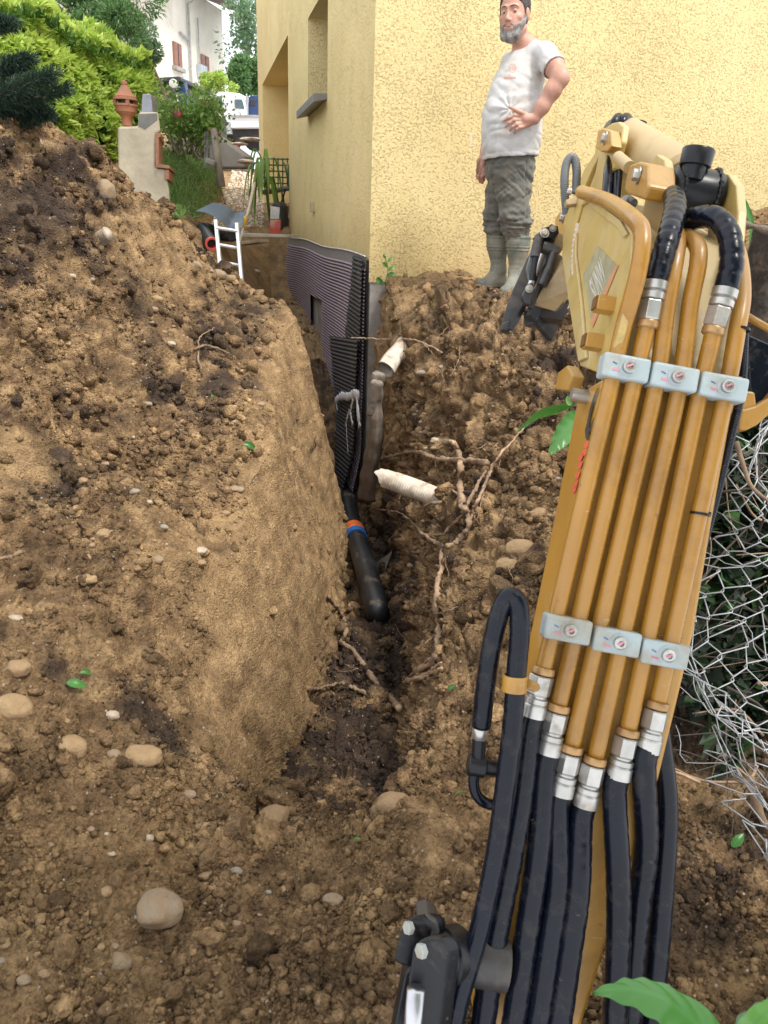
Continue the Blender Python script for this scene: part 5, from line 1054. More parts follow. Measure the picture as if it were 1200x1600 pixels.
# square tube stubs on the side
for x, y in ((945, 478), (927, 536)):
    c = QL(x + 8, y, .296); mb = MB(); mb.box(c - UX * .008, (.030, .024, .028), RB); mb.build('tube_stub', M['yel'], boom, bevel=.002)
    mb = MB(); mb.box(c - UX * .0245, (.003, .019, .023), RB); mb.build('stub_mouth', simple('shaded_inside', (.13, .06, .012), .8), boom)  # shade at the tube end, painted as a dark brown cap
mb = MB(); mb.prism([QL(x, y, .296) for x, y in ((886, 612), (890, 585), (905, 574), (915, 590), (905, 614))], -UX * .022); mb.build('side_lug', M['yel'], boom, bevel=.003)
mb = MB(); c = QL(902, 618, .285); mb.lathe(c, UX, [(.012, -.01), (.012, .03)], 14); mb.build('lug_pin', M['steel'], boom, auto=40)
def plate(name, px, c, t, mat=None, holes=(), par=None, bev=.003):
    loops = [[QL(x, y, c) for x, y in px]] + [[QL(x, y, c) for x, y in h] for h in holes]; tri = tessellate_polygon(loops); fl = [p for l in loops for p in l]; n = len(fl); mb = MB()
    v = fl + [p + UX * t for p in fl]; f = [tuple(x) for x in tri] + [tuple(i + n for i in x)[::-1] for x in tri]; b0 = 0
    for l in loops:
        m = len(l); f += [(b0 + i, b0 + (i + 1) % m, b0 + (i + 1) % m + n, b0 + i + n) for i in range(m)]; b0 += m
    mb.add(v, f); return mb.build(name, mat or M['yel_head'], par or ex, bevel=bev)
lear = plate('ear_plate', [(1000, 600), (1016, 520), (1028, 420), (1040, 340), (1043, 275), (1038, 250), (1026, 241), (1016, 250), (1010, 300), (1000, 350), (990, 400), (978, 500), (970, 590)], .385, .016)
rear = plate('ear_plate', [(1128, 610), (1138, 500), (1147, 400), (1153, 330), (1150, 290), (1138, 272), (1124, 270), (1113, 285), (1105, 360), (1100, 470), (1096, 600)], .492, .016)
mb = MB(); mb.prism([QL(x, y, .338) for x, y in ((985, 257), (998, 252), (1012, 256), (1013, 290), (1006, 312), (980, 303), (975, 296), (979, 275))], UX * .047); boss = mb.build('pin_boss', M['yel'], ex, bevel=.004)
def bolt(c, ax, r, h, par, washer=True, mat='steel'):
    mb = MB(); mb.lathe(c, ax, [(r, 0), (r, h * .85), (r * .85, h)], 6); o = mb.build('bolt', M[mat], par, bevel=r * .08)
    if washer: mb = MB(); mb.lathe(c - ax * .002, ax, [(r * 1.4, 0), (r * 1.4, .0025)], 20); mb.build('washer', M['steel'], par, auto=40)
    return o
bolt(QL(996, 274, .335), -UX, .0105, .009, boss)
mb = MB(); mb.tube([QL(966, 246, .335), QL(984, 262, .345)], .012, 16); mb.build('spacer_tube', M['yel_dust'], ex, auto=40)
# arm cylinder
cc = QL(1083, 305, .445); mb = MB(); mb.lathe(cc, UX, [(.036, -.045), (.043, -.040), (.046, -.026), (.046, .026), (.043, .040), (.036, .045)], 32)
cb = mb.build('cylinder_boss', M['blk'], ex, auto=50)
for s in (-1, 1):
    mb = MB(); ring = [cc + UX * (s * .030) + (VY * math.cos(t) + WZ * math.sin(t)) * .0465 for t in np.linspace(0, 2 * math.pi, 90)]; rr = random.Random(5); mb.tube(ring, [.0035 * rr.uniform(.6, 1.5) for _ in ring], 6); mb.build('weld_ring', M['blk'], cb, smooth=True)
pt = K(1085, 262, 1.325); mb = MB(); upv = (VY * .97 + WZ * .25).normalized(); mb.lathe(pt, upv, [(.020, -.02), (.020, .002), (.0265, .003), (.0275, .028), (.0255, .031), (.020, .031), (.019, .026)], 28); mb.build('port_boss', M['blk'], cb, auto=40)
ca, cz = K(1072, 285, 1.40), K(968, 212, 1.92); mb = MB(); ax = (cz - ca); L_ = ax.length
mb.lathe(ca, ax, [(.040, 0), (.050, .01), (.050, L_ - .07), (.047, L_ - .055), (.040, L_ - .05)], 32); mb.build('cylinder_barrel', M['yel_dust'], ex, auto=40)
mb = MB(); mb.lathe(cz, ax, [(.030, -.06), (.042, -.05), (.042, .02), (.03, .03)], 26); gl_ = mb.build('cylinder_gland', M['blk'], ex, auto=40)
mb = MB(); mb.lathe(K(997, 203, 1.84), upv, [(.016, -.02), (.017, .018), (.012, .02)], 14); mb.build('gland_port', M['blk'], gl_, auto=40)
mb = MB(); mb.prism([K(x, y, 1.9) for x, y in ((1008, 212), (1012, 205), (1020, 203), (1024, 212), (1023, 222))], WZ * -.03); mb.build('far_lug', M['yel_dust'], ex, bevel=.002)
# arm
arm = plate('arm', [(929, 240), (934, 206), (948, 198), (956, 192), (966, 190), (974, 197), (970, 222), (958, 262), (940, 310), (926, 350), (912, 392), (905, 408), (884, 400), (872, 378), (882, 345), (896, 305), (914, 262)], .352, .014, holes=[[(935, 245), (924, 268), (910, 300), (906, 318), (916, 305), (930, 270)]])
plate('arm_plate', [(929, 240), (934, 206), (948, 198), (956, 192), (966, 190), (974, 197), (970, 222), (958, 262), (940, 310), (926, 350), (912, 392), (905, 408), (884, 400), (872, 378), (882, 345), (896, 305), (914, 262)], .440, .014)
plate('arm_web', [(948, 215), (958, 215), (940, 290), (915, 370), (898, 395), (890, 380), (905, 340), (925, 285)], .366, .074, par=arm)
mb = MB(); mb.prism([QL(x, y, .330) for x, y in ((931, 232), (934, 204), (941, 200), (954, 204), (956, 228), (949, 236), (938, 237))], UX * .022); b2 = mb.build('arm_boss', M['yel'], ex, bevel=.003); bolt(QL(945, 216, .328), -UX, .010, .008, b2)
mb = MB(); mb.prism([QL(x, y, .325) for x, y in ((867, 372), (867, 342), (874, 331), (888, 332), (890, 350), (886, 376))], UX * .05); b3 = mb.build('arm_boss', M['yel'], ex, bevel=.003); bolt(QL(879, 341, .322), -UX, .009, .008, b3)
mb = MB(); mb.prism([K(x, y, 1.92) for x, y in ((860, 378), (872, 362), (884, 368), (880, 390), (862, 390))], WZ * -.06); mb.build('pivot_collar', M['yel_dust'], ex, bevel=.004)
fq = [K(885, 404, 1.80), K(897, 452, 1.80), K(868, 487, 1.86), K(832, 477, 1.88)]; bq = [K(864, 390, 1.98), K(884, 430, 2.0), K(850, 462, 2.05), K(826, 462, 2.02)]
mb = MB(); mb.hexa(fq, bq); mb.build('arm_end', M['yel_dust'], ex, bevel=.003)
# bucket
sp = [(861, 349), (867, 352), (862, 372), (850, 398), (832, 440), (815, 480), (806, 498), (795, 514), (784, 513), (787, 490), (800, 455), (820, 410), (838, 372)]
bk = MB(); bk.prism([K(x, y, 1.90) for x, y in sp], -WZ * .014 + UX * .012); buck = bk.build('bucket_side', M['bkt'], ex, bevel=.002)
prof = [(838, 370), (853, 368), (857, 378), (854, 405), (848, 430), (840, 455), (834, 478), (828, 492)]
mb = MB(); a = [K(x, y, 1.885) for x, y in prof]; sh_ = -WZ * .20 + UX * .10; n_ = len(a); ins = [K(x - 7, y + 2, 1.885) for x, y in prof]
mb.hexa(a + ins[::-1], [p + sh_ for p in a + ins[::-1]]); mb.build('bucket_shell', M['bkt'], ex, bevel=.002)
mb = MB(); mb.prism([K(x, y, 1.87) for x, y in ((862, 372), (867, 374), (838, 470), (832, 482), (826, 480), (845, 425))], -WZ * .02); mb.build('bucket_rib', M['bkt'], ex, bevel=.002)
mb = MB(); mb.prism([K(x, y, 1.86) for x, y in ((836, 366), (850, 358), (858, 364), (854, 410), (840, 432), (826, 440), (822, 420))], -WZ * .01); mb.build('wear_plate', simple('worn_steel', (.22, .23, .25), .42, .5, var=.3, scale=25, dirt=(.12, .10, .08), dirt_amt=.5), ex, bevel=.003)
for x0, y0, x1, y1, r, nm, mt in ((842, 372, 836, 402, .012, 'link_pin', 'bkt'), (838, 402, 832, 440, .009, 'link_bar', 'blk'), (846, 398, 829, 446, .008, 'link_bar', 'chrome'), (866, 392, 856, 428, .010, 'link_bar', 'bkt'), (858, 420, 846, 446, .011, 'link_pin', 'bkt'), (848, 384, 872, 392, .012, 'link_pin', 'bkt')):
    mb = MB(); mb.tube([K(x0, y0, 1.84), K(x1, y1, 1.84)], r, 14); mb.build(nm, M[mt], ex, auto=40)
mb = MB(); mb.prism([K(x, y, 1.83) for x, y in ((846, 356), (858, 353), (872, 352), (874, 364), (864, 372), (848, 372))], -WZ * .03); lk = mb.build('link_block', M['blk'], ex, bevel=.003); bolt(K(851, 364, 1.827), WZ, .008, .007, lk); bolt(K(864, 357, 1.827), WZ, .006, .006, lk)
mb = MB(); mb.prism([K(x, y, 1.83) for x, y in ((824, 444), (832, 440), (836, 452), (829, 476), (821, 474), (815, 462))], -WZ * .025); lk = mb.build('link_lug', M['bkt'], ex, bevel=.003); bolt(K(827, 451, 1.827), WZ, .007, .007, lk)
for poly, d in (([(818, 484), (842, 484), (840, 500), (826, 508), (818, 504)], 1.93), ([(846, 484), (862, 486), (856, 495), (848, 494)], 1.98), ([(872, 486), (886, 466), (891, 470), (888, 482), (876, 490)], 1.99), ([(784, 505), (796, 500), (792, 516), (781, 516)], 1.89)):
    mb = MB(); mb.prism([K(x, y, d) for x, y in poly], -WZ * .03 + UX * .01); mb.build('bucket_tooth', M['bkt'] if d != 1.99 else M['chrome'], ex, bevel=.003)
mb = MB(); mb.prism([K(x, y, 1.94) for x, y in ((826, 480), (870, 488), (892, 468), (897, 455), (880, 500), (850, 496), (826, 492))], -WZ * .05); mb.build('cutting_edge', M['bkt'], ex, bevel=.002)
# steel pipes along the boom
def px_path(pts, n=14): return spline([p if isinstance(p, Vector) else K(*p) for p in pts], n)
ferr = []
def lin(a, b_, y): t = (y - a[1]) / (b_[1] - a[1]); return a[0] + (b_[0] - a[0]) * t
top = [955, 990, 1025, 1062, 1096, 1137]; bot = [853, 890, 925, 965, 1005, 1043]; yend = [1046, 1104, 1168, 1186, 1142, 1100]
ext = [[(972, 520, 1.165), (996, 430, 1.13), (1004, 368, 1.13), (990, 342, 1.17), (950, 314, 1.36), (908, 300, 1.58)],
       [(1006, 530, 1.165), (1014, 494, 1.16)], [(1042, 480, 1.16), (1056, 400, 1.17), (1058, 368, 1.22), (1048, 352, 1.32)],
       [(1078, 480, 1.165), (1091, 410, 1.16), (1088, 382, 1.18), (1068, 366, 1.26), (1050, 360, 1.38)], [(1110, 540, 1.165), (1117, 508, 1.16)], [(1151, 520, 1.17), (1160, 460, 1.19), (1154, 400, 1.24), (1140, 372, 1.34)]]
rp_ = .0130
for i in range(6):
    a, b_ = (bot[i], 1030), (top[i], 600)
    pts = [(lin(a, b_, yend[i]), yend[i], 1.178), (lin(a, b_, 950), 950, 1.178), (lin(a, b_, 780), 780, 1.178), (top[i], 600, 1.175)] + ext[i]
    if i == 1 or i == 4: pts = pts
    mb = MB(); mb.tube(px_path(pts), rp_, 18); pp_ = mb.build('steel_pipe', M['yel_pipe'], ex, smooth=True)
    # nut, ferrule and hose below each pipe
    d = (K(*pts[0]) - K(*pts[1])).normalized(); e = K(*pts[0])
    mb = MB(); mb.lathe(e - d * .004, d, [(.0165, 0), (.018, .003), (.018, .010), (.0155, .012)], 18); mb.build('collar', M['brass'], pp_, auto=35)
    mb = MB(); mb.lathe(e + d * .009, d, [(.0185, 0), (.0195, .002), (.0195, .028), (.0175, .031)], 6); mb.build('hex_nut', M['steel'], pp_, bevel=.0008)
    mb = MB(); mb.lathe(e + d * .040, d, [(.015, 0), (.015, .003), (.0182, .005), (.0182, .012), (.0168, .013), (.0190, .016), (.0190, .034)], 20); mb.build('ferrule', M['steel'], pp_, auto=35); ferr.append((e + d * .066, e + d * .10))
def hose(pts, r, name='hose', rings=0, mat='rub', n=26, groove=.07, par=None):
    p = px_path(pts, n); L = [0]
    for u, v in zip(p, p[1:]): L.append(L[-1] + (v - u).length)
    tot = L[-1]
    if rings:                                       # resample so that each guard ring has its own lip
        m = int(tot / rings * 6); q = []; j = 0
        for k_ in range(m + 1):
            s_t = tot * k_ / m
            while j < len(L) - 2 and L[j + 1] < s_t: j += 1
            q.append(p[j].lerp(p[j + 1], (s_t - L[j]) / max(1e-9, L[j + 1] - L[j])))
        rad = [r * (1 - groove * (1 if k_ % 6 == 0 else (.12 if k_ % 6 in (1, 5) else 0))) for k_ in range(m + 1)]; p = q
        mb = MB(); mb.tube(p, rad, 22)
    else: mb = MB(); mb.tube(p, r, 22)
    return mb.build(name, M[mat], par or ex, smooth=True)
H = [[(841, 1092, 1.178), (830, 1150, 1.175), (815, 1240, 1.165), (796, 1350, 1.15), (772, 1480, 1.14), (748, 1650, 1.13)],
     [(864, 1150, 1.178), (852, 1220, 1.175), (842, 1320, 1.16), (826, 1440, 1.145), (796, 1650, 1.13)],
     [(893, 1214, 1.178), (884, 1270, 1.172), (872, 1380, 1.155), (858, 1480, 1.14), (834, 1650, 1.125)],
     [(930, 1232, 1.178), (919, 1290, 1.170), (903, 1390, 1.15), (888, 1500, 1.135), (866, 1650, 1.12)],
     [(979, 1188, 1.178), (970, 1260, 1.17), (966, 1370, 1.16), (966, 1480, 1.15), (958, 1650, 1.14)],
     [(1032, 1146, 1.178), (1024, 1220, 1.18), (1010, 1320, 1.19), (998, 1420, 1.19), (988, 1530, 1.18), (980, 1650, 1.16)]]
for h, fe in zip(H, ferr): h = [fe[0], fe[1]] + h[2:]; hose(h, .0188, 'rubber_hose', rings=.030, groove=.04)
hose([(1026, 1120, 1.235), (1034, 1180, 1.225), (1042, 1260, 1.22), (1038, 1360, 1.21), (1030, 1470, 1.20), (1014, 1650, 1.18)], .0175, 'rubber_hose', rings=.05, groove=.02)
def fitting(p, d, par, s=1.0, order=('ferrule', 'hex_nut', 'collar')):
    mb = MB(); mb.lathe(p, d, [(.020 * s, 0), (.020 * s, .012), (.016 * s, .014), (.019 * s, .017), (.019 * s, .026), (.015 * s, .028)], 20); mb.build('ferrule', M['steel'], par, auto=35)
    mb = MB(); mb.lathe(p + d * .028, d, [(.0185 * s, 0), (.0195 * s, .002), (.0195 * s, .028), (.0175 * s, .03)], 6); mb.build('hex_nut', M['steel'], par, bevel=.0008)
    mb = MB(); mb.lathe(p + d * .058, d, [(.0165 * s, 0), (.0175 * s, .002), (.0175 * s, .010), (.0155 * s, .012)], 18); mb.build('collar', M['brass'], par, auto=35)
ha = hose([(1052, 305, 1.28), (1055, 325, 1.22), (1046, 365, 1.17), (1034, 405, 1.155), (1024, 440, 1.155)], .0178, 'guarded_hose', rings=.024, groove=.10); dA = (K(1014, 494, 1.16) - K(1024, 440, 1.155)).normalized(); fitting(K(1024, 440, 1.155), dA, ha, .95)
hb = hose([(1062, 352, 1.27), (1090, 340, 1.22), (1120, 342, 1.185), (1139, 368, 1.165), (1143, 410, 1.155), (1134, 452, 1.155)], .0178, 'guarded_hose', rings=.024, groove=.10); dB = (K(1117, 508, 1.16) - K(1134, 452, 1.155)).normalized(); fitting(K(1134, 452, 1.155), dB, hb, .95)
# looping hose on the left of the boom
hose([(752, 1135, 1.16), (757, 1085, 1.15), (766, 1020, 1.14), (780, 960, 1.13), (795, 932, 1.125), (810, 945, 1.12), (812, 990, 1.12), (807, 1050, 1.125), (801, 1130, 1.13), (790, 1220, 1.13), (775, 1330, 1.12), (750, 1450, 1.11), (718, 1560, 1.10), (700, 1650, 1.09)], .0150, 'looping_hose', rings=.030, groove=.025)
for j, (a, b_, nm, mt, r, seg) in enumerate((((752, 1131, 1.16), (749, 1154, 1.162), 'hose_nut', 'steel', .0125, 6), ((749, 1154, 1.162), (747, 1190, 1.165), 'hose_stub', 'blk', .0105, 14), ((745, 1196, 1.165), (790, 1204, 1.19), 'elbow_pipe', 'blk', .0125, 14))):
    mb = MB(); mb.tube([K(*a), K(*b_)], r, seg); mb.build(nm, M[mt], ex, auto=35)
mb = MB(); mb.lathe(K(745, 1196, 1.165), UX, [(.015, -.014), (.017, -.012), (.017, .012), (.015, .014)], 16); mb.build('elbow_body', M['blk'], ex, auto=35)
hose([(744, 1200, 1.165), (740, 1222, 1.165), (745, 1242, 1.165), (758, 1254, 1.168), (776, 1257, 1.175), (800, 1250, 1.19)], .0085, 'thin_hose')
cl = K(804, 1067, 1.127); mb = MB(); mb.lathe(cl, (K(807, 1050, 1.125) - K(802, 1120, 1.13)), [(.0185, -.012), (.0185, .012), (.0155, .012), (.0155, -.012), (.0185, -.012)], 24, caps=False); hc = mb.build('hose_clip', M['yel'], ex, auto=35)
mb = MB(); mb.tube([K(822, 1068, 1.13), K(838, 1074, 1.17)], .008, 12); mb.build('clip_foot', M['yel'], hc, auto=35)
# pipe clamps
for row in ([(974, 577), (1049, 592), (1125, 607)], [(884, 982), (960, 1001), (1034, 1020)]):
    for (x, y) in row:
        c = K(x, y, 1.172); mb = MB(); mb.box(c, (.0715, .037, .036), RB); cm = mb.build('pipe_clamp', M['clamp'], ex, bevel=.0045, seg=3)
        f_ = c + WZ * .018 + UX * .002; mb = MB(); mb.lathe(f_, WZ, [(.0145, -.003), (.0145, .0012)], 22); mb.build('recess_ring', M['clamp'], cm, auto=35)
        mb = MB(); mb.lathe(f_ + WZ * .001, WZ, [(.0095, 0), (.0100, .002), (.0096, .0075), (.0075, .0092), (.0045, .0092), (.0042, .005)], 20); b0 = mb.build('clamp_bolt', M['steel'], cm, auto=35)
        mb = MB(); mb.box(f_ + WZ * .0108 + VY * .001 - UX * .001, (.010, .0028, .0006), RB @ Matrix.Rotation(.5, 3, 'Z')); mb.build('bolt_mark', M['pink'], b0)
        mb = MB(); mb.box(f_ - UX * .021 + VY * .003 + WZ * .0004, (.0075, .0015, .0008), RB @ Matrix.Rotation(-.35, 3, 'Z')); mb.build('blue_mark', M['bmark'], cm)
        mb = MB(); mb.box(f_ - UX * .017 - VY * .007 + WZ * .0004, (.012, .0030, .0008), RB @ Matrix.Rotation(-.1, 3, 'Z')); mb.build('pink_mark', M['pink'], cm)
    c = K(sum(p[0] for p in row) / 3, sum(p[1] for p in row) / 3, 1.196); mb = MB(); mb.box(c, (.215, .044, .008), RB); mb.build('clamp_base', M['yel'], boom, bevel=.002)
# small hoses and details near the boom head
hose([(885, 335, 1.80), (882, 290, 1.78), (884, 260, 1.78), (891, 246, 1.78), (898, 250, 1.78), (901, 268, 1.78), (900, 302, 1.78)], .0098, 'ribbed_hose', rings=.0042, groove=.16, mat='rib')
hose([(960, 330, 1.5), (972, 318, 1.5), (980, 312, 1.52), (990, 318, 1.5)], .009, 'ribbed_hose', rings=.0042, groove=.16, mat='rib')
for dx in (0, 15): hose([(947 + dx, 322, 1.60), (949 + dx, 290, 1.62), (951 + dx, 262, 1.66), (955 + dx, 240, 1.75)], .0102, 'arm_hose')
for dx, dd in ((0, 0), (12, .03)): hose([(957 + dx, 235, 1.80), (957 + dx, 205, 1.80), (962 + dx, 188, 1.80), (968 + dx, 184, 1.82), (975 + dx, 196, 1.86), (976 + dx, 208, 1.9)], .0105, 'arm_hose', rings=.02, groove=.06)
mb = MB(); mb.prism([K(x, y, 1.50) for x, y in ((940, 318), (948, 314), (975, 320), (990, 328), (988, 334), (975, 333), (950, 326))], WZ * .006); mb.build('hose_bracket', M['steel'], ex, bevel=.001)
mb = MB(); mb.prism([K(x, y, 1.66) for x, y in ((884, 312), (900, 306), (910, 310), (906, 318), (886, 320))], -WZ * .02); mb.build('pipe_bracket', M['yel_dust'], ex, bevel=.002)
bolt(K(893, 300, 1.64), -UX, .007, .01, ex, False)
hose([(1163, 520, 1.21), (1158, 610, 1.21), (1140, 690, 1.21), (1118, 780, 1.21), (1096, 860, 1.215)], .0072, 'corrugated_conduit', rings=.004, groove=.16, mat='rub')
for x, y, d in ((1156, 515, 1.172), (1094, 803, 1.178)):
    mb = MB(); mb.lathe(K(x, y, d), VY, [(rp_ + .0022, -.002), (rp_ + .0022, .002), (rp_ + .0004, .002), (rp_ + .0004, -.002), (rp_ + .0022, -.002)], 20, caps=False); mb.box(K(x + 13, y, d - .004), (.006, .006, .006), RB); mb.build('cable_tie', M['blk'], ex)
# boom cylinder guard at the right
mb = MB(); mb.prism([K(x, y, 1.36) for x, y in ((1166, 520), (1230, 548), (1230, 650), (1172, 640))], -WZ * .05); mb.build('rubber_guard', M['rub'], ex, bevel=.004)
mb = MB(); arc = [(1154, 672), (1166, 673), (1184, 664), (1202, 648), (1225, 618), (1225, 590), (1200, 622), (1180, 634), (1158, 640)]; mb.prism([K(x, y, 1.34) for x, y in arc], -WZ * .08); mb.build('cylinder_lug', M['yel'], ex, bevel=.004)
mb = MB(); mb.prism([K(x, y, 1.345) for x, y in ((1090, 600), (1180, 612), (1185, 650), (1085, 640))], -WZ * .03); mb.build('guard_bracket', M['yel'], ex, bevel=.004)
mb = MB(); mb.tube([K(1160, 490, 1.27), K(1240, 536, 1.3)], .0062, 12); mb.build('grease_pipe', M['yel_pipe'], ex, smooth=True)
# swing bracket and its pins at the lower left
def stadium(cx, cy, r, tx, ty, w, d):
    a0 = math.atan2(ty - cy, tx - cx); pts = []
    for k_ in range(15): t = a0 + math.pi / 2 + math.pi * k_ / 14; pts.append((cx + r * math.cos(t), cy + r * math.sin(t)))
    pts += [(tx + w * math.cos(a0 - math.pi / 2), ty + w * math.sin(a0 - math.pi / 2)), (tx + w * math.cos(a0 + math.pi / 2), ty + w * math.sin(a0 + math.pi / 2))]
    return [K(x, y, d) for x, y in pts]
TD = (UX * .8 - WZ * .6).normalized()
mb = MB(); mb.prism(stadium(664, 1492, 27, 640, 1680, 30, 1.06), TD * .042); sb = mb.build('swing_link', M['blk'], ex, bevel=.013, seg=6)
mb = MB(); mb.prism(stadium(642, 1452, 19, 626, 1512, 19, 1.09), TD * .05); s2 = mb.build('pin_block', M['blk'], ex, bevel=.010, seg=5)
bolt(K(662, 1485, 1.058), -TD, .0105, .009, sb, False, 'clamp'); bolt(K(642, 1449, 1.088), -TD, .0095, .009, s2, False, 'clamp')
mb = MB(); mb.lathe(K(676, 1500, 1.10), TD, [(.034, 0), (.036, .004), (.036, .02), (.040, .022), (.040, .05), (.034, .054)], 30); mb.build('hub', M['blk'], ex, auto=35)
mb = MB(); mb.lathe(K(688, 1490, 1.14), UX, [(.034, 0), (.036, .01), (.036, .10)], 30); mb.build('cross_tube', paint('grimy_black', (.02, .02, .02), (.035, .032, .03), (.14, .11, .08), .6, .5, 12., .1), ex, auto=35)
mb = MB(); mb.prism([K(x, y, 1.10) for x, y in ((650, 1436), (668, 1430), (684, 1440), (688, 1462), (664, 1470))], -WZ * .05); mb.build('top_lug', M['bkt'], ex, bevel=.004)
mb = MB(); mb.tube([K(650, 1545, 1.045), K(636, 1700, 1.045)], .0125, 20); mb.build('cylinder_rod', M['chrome'], ex, smooth=True)
mb = MB(); mb.prism([K(x, y, 1.12) for x, y in ((600, 1680), (632, 1520), (660, 1500), (720, 1560), (720, 1680))], -WZ * .04); mb.build('swing_frame', M['blk'], ex, bevel=.004)
# decals
mb = MB(); dd = [QL(x, y, .3002) for x, y in ((934, 384), (964, 415), (924, 504), (911, 429))]; mb.add(dd, [(0, 1, 2, 3)]); mb.build('logo_plate', simple('grey_decal', (.33, .30, .185), .5, var=.2, scale=30), boom, flip=False)
mb = MB(); dd = [QL(x, y, .2998) for x, y in ((961, 416), (967, 413), (926, 512), (922, 503))]; mb.add(dd, [(0, 1, 2, 3)]); mb.build('orange_edge', simple('orange_decal', (.55, .25, .12), .5), boom, flip=False)
v2, fc = text_tris('SUNW', 1.0, .02); xs_ = [v[0] for v in v2]; ys_ = [v[1] for v in v2]; x0, x1, y0, y1 = min(xs_), max(xs_), min(ys_), max(ys_); out = []
for x, y in v2:
    u, v = (x - x0) / (x1 - x0), (y - y0) / (y1 - y0); px = 932 + 17 * u - 12 * v; py = 478 - 40 * u - 38 * v; out.append(tuple(QL(px, py, .2996)))
me = bpy.data.meshes.new('logo_letters'); me.from_pydata(out, [], fc); link_mesh('logo_letters', me, simple('white_decal', (.52, .51, .43), .5), boom)
def stroke(name, pts, ws, mat, c=.2998):
    vs = []; 
    for (x, y), w_ in zip(pts, ws): vs += [QL(x - w_, y, c), QL(x + w_, y, c)]
    mb = MB(); mb.add(vs, [(2 * i, 2 * i + 1, 2 * i + 3, 2 * i + 2) for i in range(len(pts) - 1)]); return mb.build(name, mat, boom, flip=False)
bd = simple('black_decal', (.04, .035, .03), .5); rd = simple('red_decal', (.68, .10, .06), .5)
stroke('black_swoosh', [(934, 606), (928, 622), (923, 640), (919, 660), (917, 672), (918, 684), (918, 688)], [.8, 1.6, 2, 1.8, 3.2, 3.2, .5], bd); stroke('black_swoosh', [(928, 652), (925, 662), (921, 674)], [.6, 1.2, 2.5], bd, .2996)
for k_, (x, y) in enumerate(((917, 694), (914, 706), (908, 714), (907, 726), (903, 742), (900, 756), (898, 764))): stroke('red_character', [(x + 2, y - 5), (x - 1, y), (x - 2, y + 6)], [1.6, 3.4, 1.8], rd)
# ---------------------------------------------------------------- the man on the ledge
def A3(v): return np.array(v[:])
PY0 = 5.65
person = thing('person', 'bearded man in a dusty white t-shirt and rubber boots standing hand on hip', 'person', tuple(P(795, 448, PY0)))
def skin_mat():
    m, nt, b = new_mat('skin'); co = coords(nt, 'Object'); n = noise(nt, co, 14, 5, .6); n2 = noise(nt, co, 220, 3, .6)
    c = ramp(nt, [(0.3, (.42, .205, .145)), (0.7, (.56, .31, .225))], n.outputs[0]).outputs[0]; nt.links.new(c, b.inputs['Base Color'])
    b.inputs['Roughness'].default_value = .52; b.inputs['Subsurface Weight'].default_value = .12; b.inputs['Subsurface Radius'].default_value = (.02, .008, .004); b.inputs['Subsurface Scale'].default_value = .4
    bump(nt, b, n2.outputs[0], .0008); return m
M['skin'] = skin_mat()
Hc = P(803.5, 21.5, 5.63); HS = 1.13; US = 1.17
fw = Vector((-.46, -.88, -.10)).normalized(); lf = Vector((-fw.y, fw.x, 0)).normalized() * 1.0; lf = Vector((.88, -.46, .05)); lf = (lf - fw * lf.dot(fw)).normalized(); up = lf.cross(fw).normalized()
if up.z < 0: up = -up
HR3 = np.array([A3(lf), A3(fw), A3(up)])
def hp(l, f, u): return A3(Hc + (lf * l + fw * f + up * (u * US)) * HS)
LS, LE, LW = P(852, 85, 5.56), P(876, 121, 5.40), P(836, 186, 5.43)
RS, RE, RW = P(798, 97, 5.82), P(770, 170, 5.86), P(757, 236, 5.82)
NB = P(823, 80, 5.68)
f = Field((.55, 5.22, -.40), (1.40, 6.05, 1.50), .0050)
for (l, ff, u), r in (((0, -.012, .022), (.076, .096, .104)), ((0, .030, -.045), (.058, .062, .078)), ((0, .055, -.035), (.045, .042, .06))): f.ell(hp(l, ff, u), (r[0] * HS, r[1] * HS, r[2] * HS * US), HR3, .02)
f.ell(hp(0, .066, -.098), (.030, .024, .022), HR3, .02)
for s in (-1, 1):
    f.ell(hp(s * .046, .052, -.022), (.020, .024, .018), HR3, .015); f.cone(hp(s * .055, .0, -.06), hp(s * .03, .06, -.095), .022, .02, .02)
    f.cone(hp(s * .012, .088, .022), hp(s * .045, .070, .020), .009, .008, .012)
    f.ell(hp(s * .032, .094, .001), (.016, .012, .011), HR3, .012, sub=True)
    f.ell(hp(s * .078, -.004, -.010), (.011, .022, .036), HR3, .006)
f.cone(hp(0, .086, .012), hp(0, .111, -.030), .008, .012, .008)
for s in (-1, 1): f.ell(hp(s * .011, .101, -.034), (.008, .010, .008), HR3, .006)
f.cone(hp(-.018, .088, -.066), hp(.018, .088, -.066), .007, .007, .006); f.cone(hp(-.02, .1, -.0605), hp(.02, .1, -.0605), .0028, .0028, .003, sub=True)
f.cone(hp(0, -.035, -.06), A3(NB), .056, .066, .03)
f.cone(A3(NB), A3(LS), .06, .05, .05); f.cone(A3(NB), A3(RS), .06, .05, .05)
f.chain([A3(P(815, 115, 5.68)), A3(P(803, 170, 5.67)), A3(P(797, 250, 5.67))], [.12, .13, .11], .04); f.cone(A3(NB), A3(P(815, 115, 5.68)), .07, .125, .04)
f.chain([A3(P(806, 262, 5.60)), A3(P(806, 335, 5.56)), A3(P(808, 420, 5.58))], [.075, .05, .036], .03); f.chain([A3(P(784, 262, 5.74)), A3(P(775, 335, 5.74)), A3(P(779, 420, 5.73))], [.085, .055, .038], .03)
